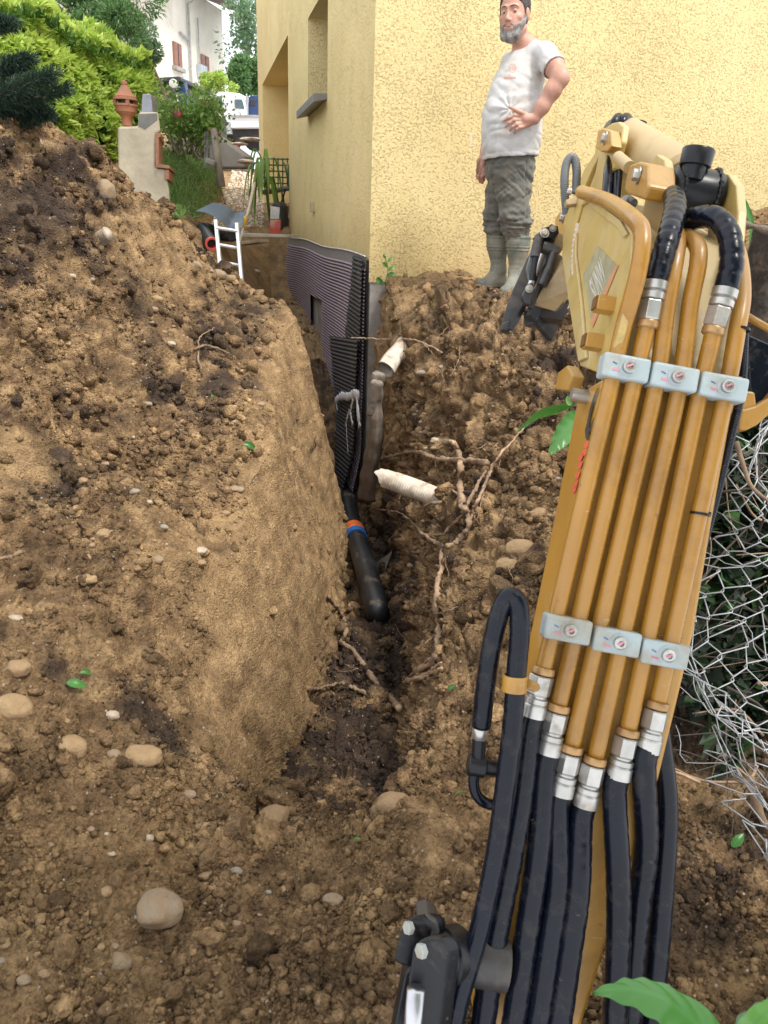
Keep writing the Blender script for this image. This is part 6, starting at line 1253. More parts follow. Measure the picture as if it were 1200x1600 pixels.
# near arm, hand on hip
mid = (LE + LW) / 2
f.chain([A3(LS), A3((LS + LE) / 2 + Vector((.005, 0, .0))), A3(LE)], [.060, .060, .050], .03)
f.chain([A3(LE), A3(LE.lerp(LW, .3)), A3(LE.lerp(LW, .7)), A3(LW)], [.047, .050, .041, .030], .03)
f.ell(A3(LE + Vector((.012, .0, -.004))), (.034, .034, .04), None, .03)
PL = P(821, 186, 5.425); f.cone(A3(LW), A3(PL), .029, .033, .015); f.cone(A3(P(828, 184, 5.43)), A3(P(815, 182, 5.42)), .024, .02, .012); f.cone(A3(P(828, 192, 5.43)), A3(P(818, 196, 5.42)), .022, .017, .012)
for (k0, k1, k2, k3, r) in (((814, 181), (804, 180), (795, 184), (787, 189), .0100), ((813, 187), (803, 187), (796, 192), (790, 198), .0102), ((815, 193), (807, 194), (801, 198), (797, 204), .0098), ((818, 198), (812, 199), (807, 202), (804, 208), .0085)):
    f.chain([A3(P(*k0, 5.415)), A3(P(*k1, 5.400)), A3(P(*k2, 5.405)), A3(P(*k3, 5.425))], [r * 1.3, r * 1.12, r * 1.0, r * .85], .006)
f.chain([A3(P(822, 180, 5.42)), A3(P(813, 175, 5.40)), A3(P(804, 171, 5.40)), A3(P(796, 167, 5.42))], [.016, .0135, .012, .009], .006)
# far arm hanging
f.chain([A3(RS), A3(RE), A3(RE.lerp(RW, .35)), A3(RW)], [.055, .045, .046, .029], .02)
f.cone(A3(RW), A3(P(753, 258, 5.80)), .028, .032, .015)
for j, (a, b_, c, r) in enumerate((((748, 260), (745, 270), (746, 279), .0105), ((751, 263), (748, 275), (750, 285), .011), ((755, 264), (753, 276), (754, 286), .0105), ((758, 263), (757, 273), (757, 282), .009))):
    f.chain([A3(P(*a, 5.78)), A3(P(*b_, 5.77)), A3(P(*c, 5.79))], [r * 1.1, r, r * .8], .005)
f.chain([A3(P(748, 250, 5.79)), A3(P(744, 260, 5.77)), A3(P(745, 268, 5.76))], [.014, .012, .009], .006)
V, Q = f.mesh(); V = relax(V, Q, 1, .4); link_mesh('body', fast_mesh('body', V, Q), M['skin'], person)
# eyes
ew, nt, b = new_mat('eye_white'); b.inputs['Base Color'].default_value = (.62, .58, .54, 1); b.inputs['Roughness'].default_value = .2
ei, nt, b = new_mat('iris'); b.inputs['Base Color'].default_value = (.035, .022, .015, 1); b.inputs['Roughness'].default_value = .15
for s in (-1, 1):
    mb = MB(); c = Vector(hp(s * .031, .0755, .001)); er = .0128; mb.lathe(c, fw, [(.0001, -er)] + [(er * math.sin(t * math.pi / 12), -er * math.cos(t * math.pi / 12)) for t in range(1, 12)] + [(.0001, er)], 18)
    e = mb.build('eye', ew, person, smooth=True); g = (Vector((0, 0, 0)) - c).normalized(); mb = MB(); mb.lathe(c + g * (er - .0014), g, [(.0066, 0), (.006, .0012), (.001, .0022)], 14); mb.build('iris', ei, e, smooth=True)
    for nm, e0, e1, rr_ in (('upper_eyelid', 4, 100, 1.10), ('lower_eyelid', -100, -26, 1.07)):
        vs = []; n1, n2 = 12, 18
        for i_ in range(n1):
            el = math.radians(e0 + (e1 - e0) * i_ / (n1 - 1))
            for j_ in range(n2):
                az = math.radians(-95 + 190 * j_ / (n2 - 1)); q = fw * (math.cos(el) * math.cos(az)) + lf * math.sin(az) + up * (math.sin(el) * math.cos(az)); vs.append(tuple(c + q * er * rr_))
        link_mesh(nm, fast_mesh(nm, vs, grid_quads(n1, n2)), M['skin'], person)
    mb = MB(); q = [Vector(hp(s * (.013 + .036 * t), .0985 - .020 * t - .006 * t * t, .0195 + .006 * math.sin(t * 3) - .003 * t)) for t in np.linspace(0, 1, 9)]; mb.tube(q, [.002, .0032, .0036, .0036, .0034, .003, .0025, .002, .0012], 6); mb.build('eyebrow', simple('eyebrow_hair', (.07, .055, .05), .9, var=.4, scale=200), person, smooth=True)
mb = MB(); mb.tube([Vector(hp(x, .0955 - 14 * x * x, -.0605 + 3 * x * x)) for x in np.linspace(-.019, .019, 9)], [.0012] + [.0034] * 7 + [.0012], 6); mb.build('lips', simple('lip', (.30, .11, .09), .5), person, smooth=True)
# hair and beard
def fuzz(name, prims, mat, cuts=(), amp=.004, freq=70, h=.0045):
    F_ = Field(A3(Hc) - .21, A3(Hc) + .21, h)
    for kind, args, kw in prims:
        args = (args[0], (args[1][0] * HS, args[1][1] * HS, args[1][2] * HS * US), args[2]) if kind == 'ell' else (args[0], args[1], args[2] * HS, args[3] * HS)
        getattr(F_, kind)(*args, **kw)
    for p_, n_ in cuts: F_.cut(p_, n_)
    V, Q = F_.mesh(); V = relax(V, Q, 1, .5); N = vnormals(V, Q); V = V + N * ((np.abs(pn(V, freq, 3)) * amp) + pn(V, freq * 2.7, 4) * amp * .6)[:, None]
    return link_mesh(name, fast_mesh(name, V, Q), mat, person)
def hairmat(name, a, b_):
    m, nt, b = new_mat(name); co = coords(nt, 'Object', (1, 1, .35)); n = noise(nt, co, 260, 4, .7, .5); n1 = noise(nt, coords(nt), 30, 3, .5)
    f_ = nd(nt, 'Math', operation='MULTIPLY_ADD', i_1=.5, i_2=0); nt.links.new(n1.outputs[0], f_.inputs[0]); f2 = nd(nt, 'Math', operation='MULTIPLY_ADD', i_1=.6); nt.links.new(n.outputs[0], f2.inputs[0]); nt.links.new(f_.outputs[0], f2.inputs[2])
    c = ramp(nt, [(0.42, a), (0.68, b_)], f2.outputs[0]).outputs[0]; nt.links.new(c, b.inputs['Base Color']); b.inputs['Roughness'].default_value = .8; bump(nt, b, n.outputs[0], .003); return m
hm = hairmat('grey_hair', (.014, .011, .010), (.11, .10, .10)); bm_ = hairmat('grey_beard', (.07, .056, .048), (.36, .33, .31))
fuzz('hair', [('ell', (hp(0, -.018, .030), (.082, .102, .110), HR3), dict(k=0)), ('ell', (hp(0, .055, -.03), (.090, .060, .088), HR3), dict(k=.004, sub=True)), ('ell', (hp(0, .118, .048), (.074, .066, .056), HR3), dict(k=.006, sub=True)), ('ell', (hp(0, .0, -.115), (.1, .14, .085), HR3), dict(k=.004, sub=True)), ('ell', (hp(.082, -.004, -.014), (.02, .022, .036), HR3), dict(k=.002, sub=True))], hm, amp=.004)
fuzz('beard', [('ell', (hp(0, .032, -.047), (.0592, .064, .077), HR3), dict(k=0)), ('ell', (hp(0, .068, -.100), (.034, .028, .027), HR3), dict(k=.015)), *[('cone', (hp(s * .062, .004, -.02), hp(s * .036, .064, -.098), .019, .021), dict(k=.012)) for s in (-1, 1)],
               ('cone', (hp(-.022, .088, -.052), hp(.022, .088, -.052), .0075, .0075), dict(k=.006)),
               ('ell', (hp(0, .080, -.062), (.024, .04, .0072), HR3), dict(k=.002, sub=True)),
               ('ell', (hp(.034, .070, -.012), (.030, .05, .036), HR3), dict(k=.004, sub=True)), ('ell', (hp(-.034, .070, -.012), (.030, .05, .036), HR3), dict(k=.004, sub=True)), ('ell', (hp(0, .11, -.02), (.02, .04, .027), HR3), dict(k=.002, sub=True)), ('ell', (hp(0, -.0, .04), (.1, .12, .062), HR3), dict(k=.002, sub=True)), ('ell', (hp(0, -.07, -.07), (.1, .08, .1), HR3), dict(k=.002, sub=True))], bm_, amp=.0026)
# t-shirt
def cloth_mat(name, col, dirt, amt, scale=600, ds=6, rough=.9):
    m, nt, b = new_mat(name); co = coords(nt, 'Object'); n = noise(nt, co, 9, 6, .65); w_ = noise(nt, co, scale, 2, .5)
    c = ramp(nt, [(0.3, tuple(x * .88 for x in col)), (0.7, col)], n.outputs[0]).outputs[0]
    d = ramp(nt, [(.60 - .3 * amt, 0), (.82 - .2 * amt, .85)], noise(nt, co, ds, 7, .7, .3).outputs[0]); c = mixc(nt, d.outputs[0], c, dirt)
    nt.links.new(c, b.inputs['Base Color']); b.inputs['Roughness'].default_value = rough; b.inputs['Sheen Weight'].default_value = .2; b.inputs['Specular IOR Level'].default_value = .2
    bump(nt, b, w_.outputs[0], .0012); return m
M['shirt'] = cloth_mat('dusty_white_cotton', (.58, .575, .56), (.38, .33, .27), .5)
s_ = Field((.45, 5.15, -.05), (1.40, 6.05, 1.30), .0058)
tor = [(826, 84, 5.69, .068), (822, 98, 5.69, .105), (815, 120, 5.68, .145), (805, 150, 5.67, .163), (800, 185, 5.66, .186), (799, 215, 5.66, .186), (797, 262, 5.66, .178)]
s_.chain([A3(P(a, b, c)) for a, b, c, d in tor], [d for *_, d in tor], .05)
s_.cone(A3(P(828, 78, 5.66)), A3(LS), .062, .066, .05); s_.cone(A3(P(820, 86, 5.72)), A3(RS), .05, .058, .04)
SE = LS.lerp(LE, .70); s_.cone(A3(LS), A3(SE + (SE - LS) * .3), .068, .082, .03)
RSE = P(783, 138, 5.86); s_.cone(A3(RS), A3(RSE), .058, .062, .03)
dL = (LE - LS).normalized(); dcut = (dL + Vector((.55, 0, .30))).normalized()
# sleeve mouth and hem are open cloth
F2 = s_.F.copy(); g = np.meshgrid(*s_.ax, indexing='ij', sparse=True)
pc = A3(P(864, 106, 5.46)); pl_ = (g[0] - pc[0]) * dL.x + (g[1] - pc[1]) * dL.y + (g[2] - pc[2]) * dL.z
dist_arm = np.sqrt((g[0] - pc[0]) ** 2 + (g[1] - pc[1]) ** 2 + (g[2] - pc[2]) ** 2)
s_.F = np.where(dist_arm < .16, np.maximum(s_.F, np.minimum(pl_, 1) * 1.0 - 10 * (pl_ < -.05)), s_.F).astype(np.float32)
s_.cone(A3(LS.lerp(LE, .4)), A3(LE + dL * .05), .064, .078, .006, sub=True)
hem = P(797, 246, 5.60); s_.cut(A3(hem), (.10, 0, -1))
s_.cone(A3(P(797, 236, 5.66)), A3(P(797, 275, 5.66)), .166, .172, .006, sub=True)
s_.cone(A3(Hc + Vector((0, 0, -.08))), A3(NB + Vector((-.006, -.015, .02))), .066, .070, .008, sub=True)
V, Q = s_.mesh(); V = relax(V, Q, 2, .5); N = vnormals(V, Q)
pp = A3(P(797, 170, 5.46)); dv = V - pp; dist = np.linalg.norm(dv, axis=1); ang = np.arctan2(dv[:, 2], dv[:, 0])
fold = np.sin(ang * 9 + 2 * pn(V, 9, 2)) * .006 * np.exp(-dist / .11) * sstep(.005, .03, dist)
fold += (np.abs(pn(V + .04 * np.stack([fbm(V, 5, 2, 8)] * 3, 1), (7, 7, 15), 11)) - .2) * .016 * sstep(1.08, .85, V[:, 2])
fold += (np.abs(pn(V, (16, 16, 5.5), 12)) - .2) * .010 * sstep(.75, .25, V[:, 2])
fold += (np.abs(pn(V @ np.array([[.7, 0, .7], [0, 1, 0], [-.7, 0, .7]]), (9, 6, 22), 13)) - .2) * .010 * np.exp(-np.linalg.norm(V - A3(P(838, 120, 5.52)), axis=1) / .14)
fold += (np.abs(pn(V, (30, 30, 60), 41)) - .2) * .0035 * sstep(.6, .3, V[:, 2]) + (np.abs(pn(V @ np.array([[.6, 0, -.8], [0, 1, 0], [.8, 0, .6]]), (8, 8, 30), 43)) - .2) * .007 * np.exp(-np.linalg.norm(V - A3(P(825, 165, 5.5)), axis=1) / .12)
fold += .004 * np.cos(V[:, 0] * 42 + 3 * pn(V, 6, 5)) * sstep(.55, .30, V[:, 2])
hz = np.abs(V[:, 2] - (hem.z + .10 * (V[:, 0] - hem.x))); fold += .003 * (hz < .022)
V = V + N * fold[:, None]; sh = link_mesh('t_shirt', fast_mesh('t_shirt', V, Q), M['shirt'], person)
SHB = BVHTree.FromPolygons([tuple(v) for v in V.tolist()], Q.tolist())
def decal(name, v2, fc, fpx, bvh, mat, parent, lift=.0018):
    out = []
    for x, y in v2:
        px, py = fpx(x, y); d = (CM @ Vector(((px - 600) / F, (800 - py) / F, -1.0))).normalized(); l, n, _, _ = bvh.ray_cast(Vector((0, 0, 0)), d); out.append((l if l else P(px, py, 5.5)) - d * lift)
    me = bpy.data.meshes.new(name); me.from_pydata([tuple(v) for v in out], [], fc); return link_mesh(name, me, mat, parent)
lm = simple('orange_print', (.62, .27, .18), .85, var=.15)
v2, fc = text_tris('innovo', 1.0, .03); wd = max(x for x, _ in v2) - min(x for x, _ in v2)
decal('chest_print', v2, fc, lambda x, y: (797 + x / wd * 19, 121 - y * 6.2 - x / wd * .5), SHB, lm, sh)
ring = []; rf = []
for i in range(28):
    t = 2 * math.pi * i / 28; ring += [(math.cos(t), math.sin(t)), (.88 * math.cos(t), .88 * math.sin(t))]; rf.append((2 * i, 2 * i + 1, (2 * i + 3) % 56, (2 * i + 2) % 56))
for k, (x0, h0, h1) in enumerate(((-.5, -.5, .15), (-.12, -.6, .45), (.26, -.6, .55), (.55, -.4, .1))):
    b0 = len(ring); ring += [(x0, h0), (x0 + .12, h0), (x0 + .12, h1), (x0, h1)]; rf.append((b0, b0 + 1, b0 + 2, b0 + 3))
decal('chest_emblem', ring, rf, lambda x, y: (801 + x * 5.6, 106.5 - y * 7.2), SHB, lm, sh)
# trousers
M['trousers'] = cloth_mat('muddy_grey_canvas', (.11, .108, .092), (.20, .175, .135), .6, 500, 7)
t_ = Field((.50, 5.30, -.20), (1.25, 6.0, .75), .0058)
pel = A3(P(797, 262, 5.665)); t_.cone(A3(P(797, 236, 5.66)), pel, .160, .164, .03)
t_.chain([pel, A3(P(803, 300, 5.62)), A3(P(804, 335, 5.585)), A3(P(807, 356, 5.58)), A3(P(809, 371, 5.58))], [.150, .112, .096, .090, .070], .03)
t_.chain([pel, A3(P(781, 300, 5.72)), A3(P(774, 335, 5.74)), A3(P(776, 356, 5.74)), A3(P(777, 370, 5.74))], [.150, .100, .084, .076, .062], .012)
V, Q = t_.mesh(); V = relax(V, Q, 2, .5); N = vnormals(V, Q)
fo = (np.abs(pn(V + .03 * np.stack([fbm(V, 6, 2, 18)] * 3, 1), (6, 6, 17), 31)) - .2) * .020 + (np.abs(pn(V, (14, 14, 9), 32)) - .2) * .010
kz = P(800, 352, 5.6).z; fo += np.exp(-((V[:, 2] - kz) / .05) ** 2) * (np.abs(pn(V, (7, 7, 34), 33)) - .12) * .045 + np.exp(-((V[:, 2] - kz - .03) / .012) ** 2) * .008
fo += -.006 * np.exp(-((V[:, 0] - P(833, 290, 5.6).x + .06 + (V[:, 2] - .3) * .1) / .006) ** 2)
fo += (np.abs(pn(V @ np.array([[.8, 0, .6], [0, 1, 0], [-.6, 0, .8]]), (7, 9, 26), 37)) - .2) * .013 + (np.abs(pn(V @ np.array([[.8, 0, -.6], [0, 1, 0], [.6, 0, .8]]), (9, 9, 30), 38)) - .2) * .010
V = V + N * fo[:, None]; tr = link_mesh('trousers', fast_mesh('trousers', V, Q), M['trousers'], person)
# boots
M['boot'] = simple('rubber_boot', (.085, .115, .095), .5, var=.25, scale=12, dirt=(.29, .25, .19), dirt_amt=.62, bmp=.002, bscale=60, dscale=6)
def boot(top, ank, heel, toe, r0, Y, Yt):
    B = Field(np.array(A3(P(ank[0], ank[1], Y))) - np.array([.36, .34, .16]), np.array(A3(P(top[0], top[1], Y))) + np.array([.25, .25, .06]), .0052)
    T_, K = P(*top, Y), P(*ank, Y); m1 = T_.lerp(K, .45)
    B.chain([A3(T_ + Vector((0, 0, .03))), A3(T_.lerp(K, .25)), A3(m1), A3(K), A3(P(*heel, Y))], [r0, r0 * .97, r0 * .86, r0 * .66, .042], .02)
    hl, to = P(*heel, Y), P(*toe, Yt); B.chain([A3(hl), A3(hl.lerp(to, .5) + Vector((0, 0, .008))), A3(to)], [.044, .046, .040], .02); B.cone(A3(K), A3(hl.lerp(to, .6)), .045, .040, .03)
    B.cut(A3(T_ + Vector((0, 0, -.004))), (.06, 0, 1)); zs = min(hl.z, to.z) - .035; B.cut((0, 0, zs), (0, 0, -1)); B.cone(A3(T_ + Vector((0, 0, .05))), A3(T_.lerp(K, .12)), r0 * .93, r0 * .9, .003, sub=True)
    V, Q = B.mesh(); V = relax(V, Q, 1, .5); N = vnormals(V, Q); zt = V[:, 2] - T_.z
    d = .0035 * ((zt > -.022) | ((zt < -.075) & (zt > -.083)) | ((zt < -.095) & (zt > -.102))) + .005 * sstep(zs + .032, zs + .026, V[:, 2]) + .003 * pn(V, (9, 9, 20), 4) + .004 * (np.abs(pn(V, (8, 8, 40), 6)) - .2) * np.exp(-((V[:, 2] - K.z - .03) / .05) ** 2)
    return link_mesh('boot', fast_mesh('boot', V + N * d[:, None], Q), M['boot'], person)
boot((777, 367), (779, 420), (784, 441), (752, 444), .076, 5.74, 5.68); boot((811, 367), (807, 424), (810, 447), (789, 456), .080, 5.58, 5.42)
# ---------------------------------------------------------------- big leaves near the camera and on the bank
BL = leaf_mat('broad_leaf', [(.03, .12, .02), (.06, .20, .035), (.12, .30, .05)], .30, .33, True)
def broad_leaf(name, pts, width, par=None, tint=.5, roll=0.0, cup=.25, upv=None, n=26):
    sp_ = spline(pts, n); k = len(sp_); m_ = 13; V = []; vein = []
    for i, c in enumerate(sp_):
        t = i / (k - 1); T_ = (sp_[min(i + 1, k - 1)] - sp_[max(i - 1, 0)]).normalized(); u = (upv or Vector((0, 0, 1))); s_ = T_.cross(u).normalized(); nn = s_.cross(T_); s_, nn = s_ * math.cos(roll) + nn * math.sin(roll), nn * math.cos(roll) - s_ * math.sin(roll)
        w_ = width * (math.sin(math.pi * t ** .8) ** .8) * .5
        for j in range(m_):
            v = (j / (m_ - 1)) * 2 - 1; wave = .03 * width * math.sin(t * 38 - abs(v) * 5) * abs(v)
            V.append(tuple(c + s_ * v * w_ + nn * (cup * w_ * v * v + wave))); ph = (t * 9 - abs(v) * 1.3) % 1; vein.append(.75 if abs(v) < .06 else (.35 if ph < .10 else 0))
    me = fast_mesh(name, V, grid_quads(k, m_)); fattr(me, 'tint', np.full(len(V), tint)); fattr(me, 'vein', vein); return link_mesh(name, me, BL, par)
lb = thing('laurel_branch', 'green laurel branch close to the camera, its leaf cutting the bottom right', 'branch', tuple(K(1120, 1700, .55)))
broad_leaf('leaf', [K(1150, 1680, .50), K(1095, 1608, .53), K(1040, 1562, .56), K(985, 1545, .58), K(926, 1550, .59)], .040, lb, .55, .15, .35, upv=WZ)
broad_leaf('leaf', [K(1140, 1640, .55), K(1165, 1600, .56), K(1205, 1576, .57), K(1260, 1565, .57)], .034, lb, .15, -.2, .3, upv=WZ); broad_leaf('leaf', [K(1160, 1650, .54), K(1172, 1610, .53), K(1200, 1580, .52), K(1235, 1570, .52)], .020, lb, .95, .3, .3, upv=WZ)
mb = MB(); mb.tube(spline([K(1150, 1680, .50), K(1300, 1800, .5), Vector((.55, -.05, -.9))], 8), .004, 8); mb.build('twig', M['bark'], lb, smooth=True)
# unseen leaf canopy, added beside and above the camera to shade the foreground
pc_, dc = crown_points((1.35, -.15, .75), (1.15, 1.15, 1.0), 3600, 14, 51, .5); p2_, d2_ = crown_points((.55, -.1, 1.75), (1.5, 1.3, .45), 2800, 18, 53, .6); pc_ = np.vstack([pc_, p2_]); dc = np.vstack([dc, d2_]); ok = np.abs(pc_[:, 0]) > .62 * np.maximum(pc_[:, 1], 0) + .28; ok |= (pc_[:, 2] > .78 * pc_[:, 1] + .55) & (pc_[:, 2] > 1.1); ok &= ~((pc_[:, 1] > .1) & (pc_[:, 2] < .2) & (pc_[:, 0] < .9)); pc_, dc = pc_[ok], dc[ok]
leaves('crown', pc_, dc + rng.normal(0, .5, dc.shape), .12 * rng.uniform(.7, 1.2, len(pc_)), LMd, lb, .42)
def leafthing(label, pts, w_, tint, roll=0, cat='leaf', upv=None, name='leaf', grp=None): o = broad_leaf(name, pts, w_, None, tint, roll, .3, upv, 10); tag(o, label, cat, grp); return o
tw = thing('twig_with_leaves', 'twig with two long green leaves against the left edge of the boom', 'twig', tuple(K(912, 640, 2.0)))
broad_leaf('leaf', [K(900, 632, 2.0), K(868, 638, 1.98), K(838, 648, 1.95), K(806, 676, 1.92)], .034, tw, .75, .9, upv=WZ); broad_leaf('leaf', [K(905, 650, 2.0), K(892, 662, 1.96), K(874, 685, 1.92), K(857, 712, 1.9)], .062, tw, .6, .3, upv=WZ); broad_leaf('leaf', [K(906, 662, 2.02), K(898, 685, 2.0), K(890, 712, 2.0)], .03, tw, .2, -.6, upv=WZ); broad_leaf('leaf', [K(892, 634, 1.97), K(888, 626, 1.97), K(886, 618, 1.97)], .016, tw, .9, 0, upv=WZ)
mb = MB(); mb.tube(spline([K(822, 668, 2.0), K(860, 640, 2.0), K(900, 634, 2.0), K(960, 640, 2.05)], 8), .0028, 7); mb.build('twig', M['bark'], tw, smooth=True)
sg = thing('seedling', 'small green seedling growing at the foot of the yellow wall', 'plant', tuple(hit(606, 436)[0]))
yS = 5.95; mb = MB(); mb.tube(spline([P(598, 446, yS), P(603, 436, yS), P(606, 420, yS), P(602, 402, yS)], 6), .003, 6); mb.build('stem', GR, sg, smooth=True)
for a, b_, c, w_ in (((600, 442), (590, 436), (592, 448), .03), ((603, 434), (612, 428), (620, 432), .035), ((606, 424), (613, 418), (616, 422), .03), ((606, 418), (600, 412), (598, 416), .028), ((605, 410), (611, 404), (614, 408), .024), ((603, 404), (600, 399), (603, 397), .02)): broad_leaf('leaf', [P(*a, yS), P(*b_, yS - .01), P(*c, yS - .02)], w_, sg, .9 if a[1] < 430 else .3, .5, upv=WZ, n=5)
leafthing('long bluish strap leaf hanging over the soil bank at the right', [P(1150, 300, 4.2), P(1163, 318, 4.2), P(1174, 350, 4.2), P(1170, 388, 4.2)], .030, .5, 0, upv=WZ); leafthing('pale green leaf tip behind the right ear of the boom', [P(1112, 290, 3.2), P(1118, 272, 3.2), P(1125, 262, 3.2)], .03, .4, 0, upv=WZ)
for (px, py, s_, tn, lab) in ((337, 620, 14, .8, 'fresh green leaf on the heap below the forked twig'), (386, 700, 18, .1, 'dark bluish leaf lying on the heap'), (118, 1072, 24, .5, 'green leaf beside the dark clods on the left'), (130, 1056, 14, .3, 'smaller green leaf just above the other one by the dark clods'), (720, 1248, 12, .5, 'green leaf scrap on the right lip of the pit'), (1150, 1312, 20, .35, 'green leaf fallen under the wire netting'), (500, 1212, 12, .3, 'small leaf scrap at the trench mouth'), (707, 1078, 12, .1, 'dark leaf scrap on the right trench side'), (560, 1320, 10, .6, 'tiny green leaf in the foreground earth')):
    l, n = hit(px, py); d = Vector((rng.uniform(-1, 1), rng.uniform(-.4, .4), rng.uniform(-.3, .3))); d = (d - n * d.dot(n)).normalized(); L_ = s_ / F * l.length; c = l + n * .016
    leafthing(lab, [c - d * L_ * .6, c + n * L_ * .15, c + d * L_ * .6], L_ * .6, tn, .2, upv=n)
# ---------------------------------------------------------------- right side: stump, netting, thicket
sm = thing('stump', 'dark weathered wooden post cut by the right edge above the netting', 'post', tuple(P(1190, 560, 2.5)))
mb = MB(); q = spline([P(1195, 620, 2.5), P(1205, 520, 2.5), P(1215, 430, 2.5), P(1228, 350, 2.5)], 12); mb.tube(q, [.105 - .02 * i / len(q) for i in range(len(q))], 40, rfun=lambda i, t: 1 + .06 * math.sin(7 * t + .3 * math.sin(i * .3)) + .035 * math.sin(17 * t + i * .07) + .02 * math.sin(31 * t))
mb.build('post_body', simple('dark_old_wood', (.040, .032, .027), .85, var=.5, scale=14, bmp=.012, bscale=35, dirt=(.16, .12, .09), dirt_amt=.3, dscale=20), sm, smooth=True)
mb = MB(); q = spline([P(1110, 346, 2.4), P(1160, 350, 2.4), P(1205, 362, 2.4)], 10); mb.tube(q, [.010 + .003 * math.sin(i * .8) for i in range(len(q))], 10); tag(mb.build('branch_stick', M['bark'], smooth=True), 'straight grey brown stick lying level behind the boom at the right', 'stick')
nt_ = thing('wire_netting', 'torn sagging chain-link netting at the right edge behind the boom', 'netting', tuple(P(1140, 1250, 1.75)))
Lp = [(1158, 640, 2.10), (1140, 740, 2.06), (1112, 830, 2.0), (1080, 920, 1.96), (1062, 1000, 1.93), (1066, 1080, 1.9), (1110, 1170, 1.86), (1165, 1250, 1.8), (1215, 1330, 1.74)]
Ls = spline([K(x, y, d - .20) for x, y, d in Lp], 14); Rp = [(1330, 560, 1.9), (1330, 700, 1.85), (1335, 860, 1.8), (1340, 1000, 1.75), (1350, 1150, 1.7), (1370, 1300, 1.62), (1390, 1450, 1.56), (1400, 1560, 1.5), (1410, 1660, 1.45)]; Rs = spline([K(x, y, d - .1) for x, y, d in Rp], 14)
def netp(u, v):
    i = min(len(Ls) - 1.001, max(0, v * (len(Ls) - 1))); k = int(i); f_ = i - k; a = Ls[k].lerp(Ls[k + 1], f_); b_ = Rs[k].lerp(Rs[k + 1], f_); q = a.lerp(b_, u)
    w1 = pn(np.array([[u * 2.2, v * 4.1, .3]]), 1., 31)[0]; w2 = pn(np.array([[u * 2.6, v * 5.2, 7.]]), 1.3, 32)[0]; w3 = pn(np.array([[u * 9, v * 16, 3.]]), 1., 33)[0]; w4 = pn(np.array([[u * 9, v * 16, 9.]]), 1., 34)[0]
    return q + WZ * (w1 * .18) + UX * (w2 * .08 + w3 * .022) + VY * (w2 * .06 + w4 * .022)
nc, nr_ = 12, 22
for c in range(nc):
    pts = []
    for r in range(nr_ * 2 + 1):
        side = ((r + c) % 2) ; u = (c + (.03 if not side else 1.0)) / nc; q = netp(u, r / (nr_ * 2)); z = WZ * (.0045 if side else -.0045)
        q0 = netp(u + (.012 if side else -.012) * .5, (r - .10) / (nr_ * 2)); q1 = netp(u + (.012 if side else -.012) * .5, (r + .10) / (nr_ * 2)); pts += [q0 - z, q1 + z]
    mb = MB(); mb.tube(pts, .0015, 6); mb.build('netting_wire', M['nett'] if 'nett' in M else M.setdefault('nett', simple('galvanised_wire', (.36, .37, .38), .5, .3, var=.2, scale=40, dirt=(.25, .22, .18), dirt_amt=.2)), nt_, smooth=True)
for k in range(5):
    v0 = .30 + k * .13; pts = [netp(u, v0 + .02 * math.sin(u * 9 + k)) - WZ * .05 for u in np.linspace(-.25, 1, 24)]; mb = MB(); mb.tube(pts, .0011, 5); mb.build('stray_wire', M['nett'], nt_, smooth=True)
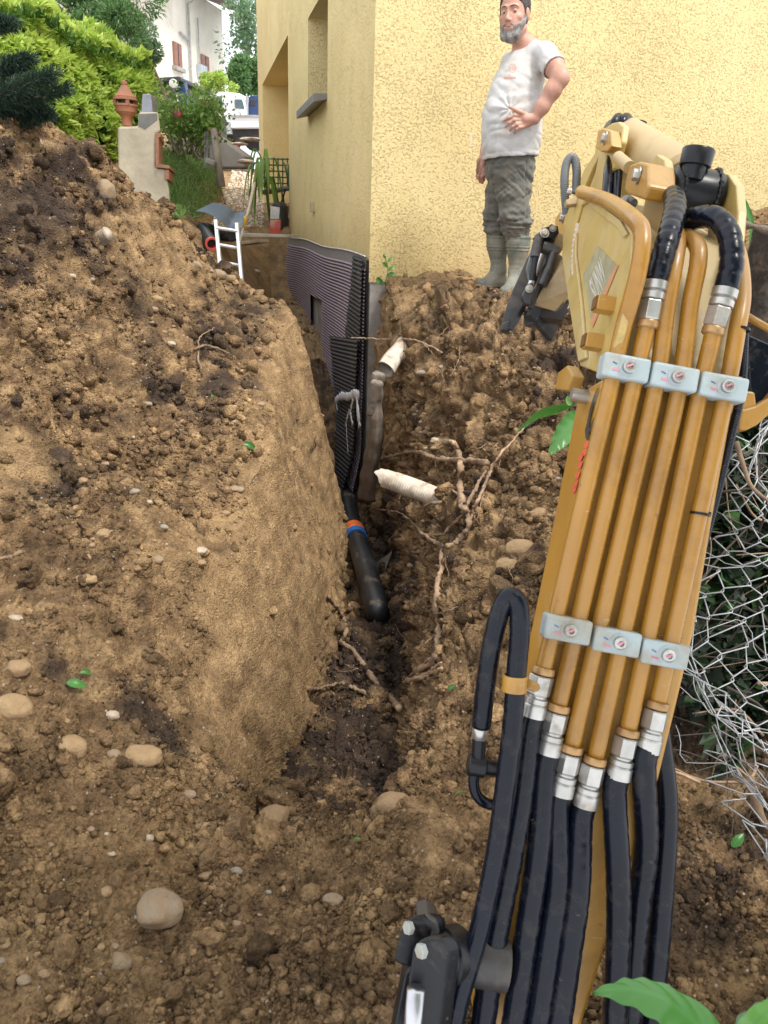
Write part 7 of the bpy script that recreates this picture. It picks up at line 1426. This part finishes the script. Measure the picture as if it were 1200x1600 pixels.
# dark thicket behind the netting
th = thing('thicket', 'dark tangled twigs and ivy behind the chain-link netting', 'thicket', (1.25, 2.2, -1.3)); rr = random.Random(12)
DT = simple('dark_twig', (.06, .048, .038), .9, var=.4, scale=20)
for k in range(170):
    px, py = rr.uniform(1050, 1260), rr.uniform(640, 1330); d0 = 1.88 + rr.uniform(.0, .35); a = K(px, py, d0); v = Vector((rr.gauss(0, 1), rr.gauss(0, .5), rr.gauss(-.2, 1))).normalized() * rr.uniform(.08, .32); mb = MB(); r0 = rr.choice([.0016, .002, .003, .005]); q = spline([a, a + v * .5 + Vector((rr.gauss(0, .02), 0, rr.gauss(0, .02))), a + v], 5); mb.tube(q, [r0 * (1 - .6 * i / len(q)) for i in range(len(q))], 5); mb.build('twig', DT if k % 5 else M['root2'], th, smooth=True)
n = 11000; t1, t2_ = rng.random(n), rng.random(n); pp = np.array([K(1085 + 400 * a + 30 * (b_ > .7), 590 + 740 * b_, 2.12 + .25 * a + .35 * rng.random() ** 2)[:] for a, b_ in zip(t1, t2_)]); leaves('ivy_leaves', pp, rng.normal(0, 1, pp.shape) + np.array([-.4, -.6, 0]), .055 * rng.uniform(.5, 1.3, n), leaf_mat('dark_ivy', [(.008, .018, .008), (.018, .04, .014), (.05, .12, .03)], .2, .5), th, .75, rng.random(n) ** 2.2)
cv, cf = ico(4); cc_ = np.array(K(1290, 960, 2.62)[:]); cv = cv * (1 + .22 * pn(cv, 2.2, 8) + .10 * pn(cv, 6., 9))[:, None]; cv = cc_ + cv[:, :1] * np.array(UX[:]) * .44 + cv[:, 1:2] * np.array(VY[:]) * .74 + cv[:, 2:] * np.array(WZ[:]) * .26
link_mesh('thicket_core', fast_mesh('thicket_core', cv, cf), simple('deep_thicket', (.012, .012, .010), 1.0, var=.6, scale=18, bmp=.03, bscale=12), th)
dcv = cv[rng.integers(0, len(cv), 6500)]; leaves('ivy_leaves', dcv + rng.normal(0, .03, dcv.shape), dcv - cc_ + rng.normal(0, .35, dcv.shape), .06 * rng.uniform(.6, 1.3, len(dcv)), bpy.data.materials['dark_ivy'], th, .75, rng.random(len(dcv)) ** 2.2)
for (px, py, w0) in ((1170, 1215, .011), (1150, 690, .006)):
    mb = MB(); q = spline([K(px, py, 1.70), K(px + 14, py + 45, 1.69), K(px + 26, py + 72, 1.68), K(px + 60, py + 100, 1.68)], 6); mb.tube(q, [w0 * (1 - .5 * i / len(q)) for i in range(len(q))], 8); mb.build('bare_branch', M['root'], th, smooth=True)
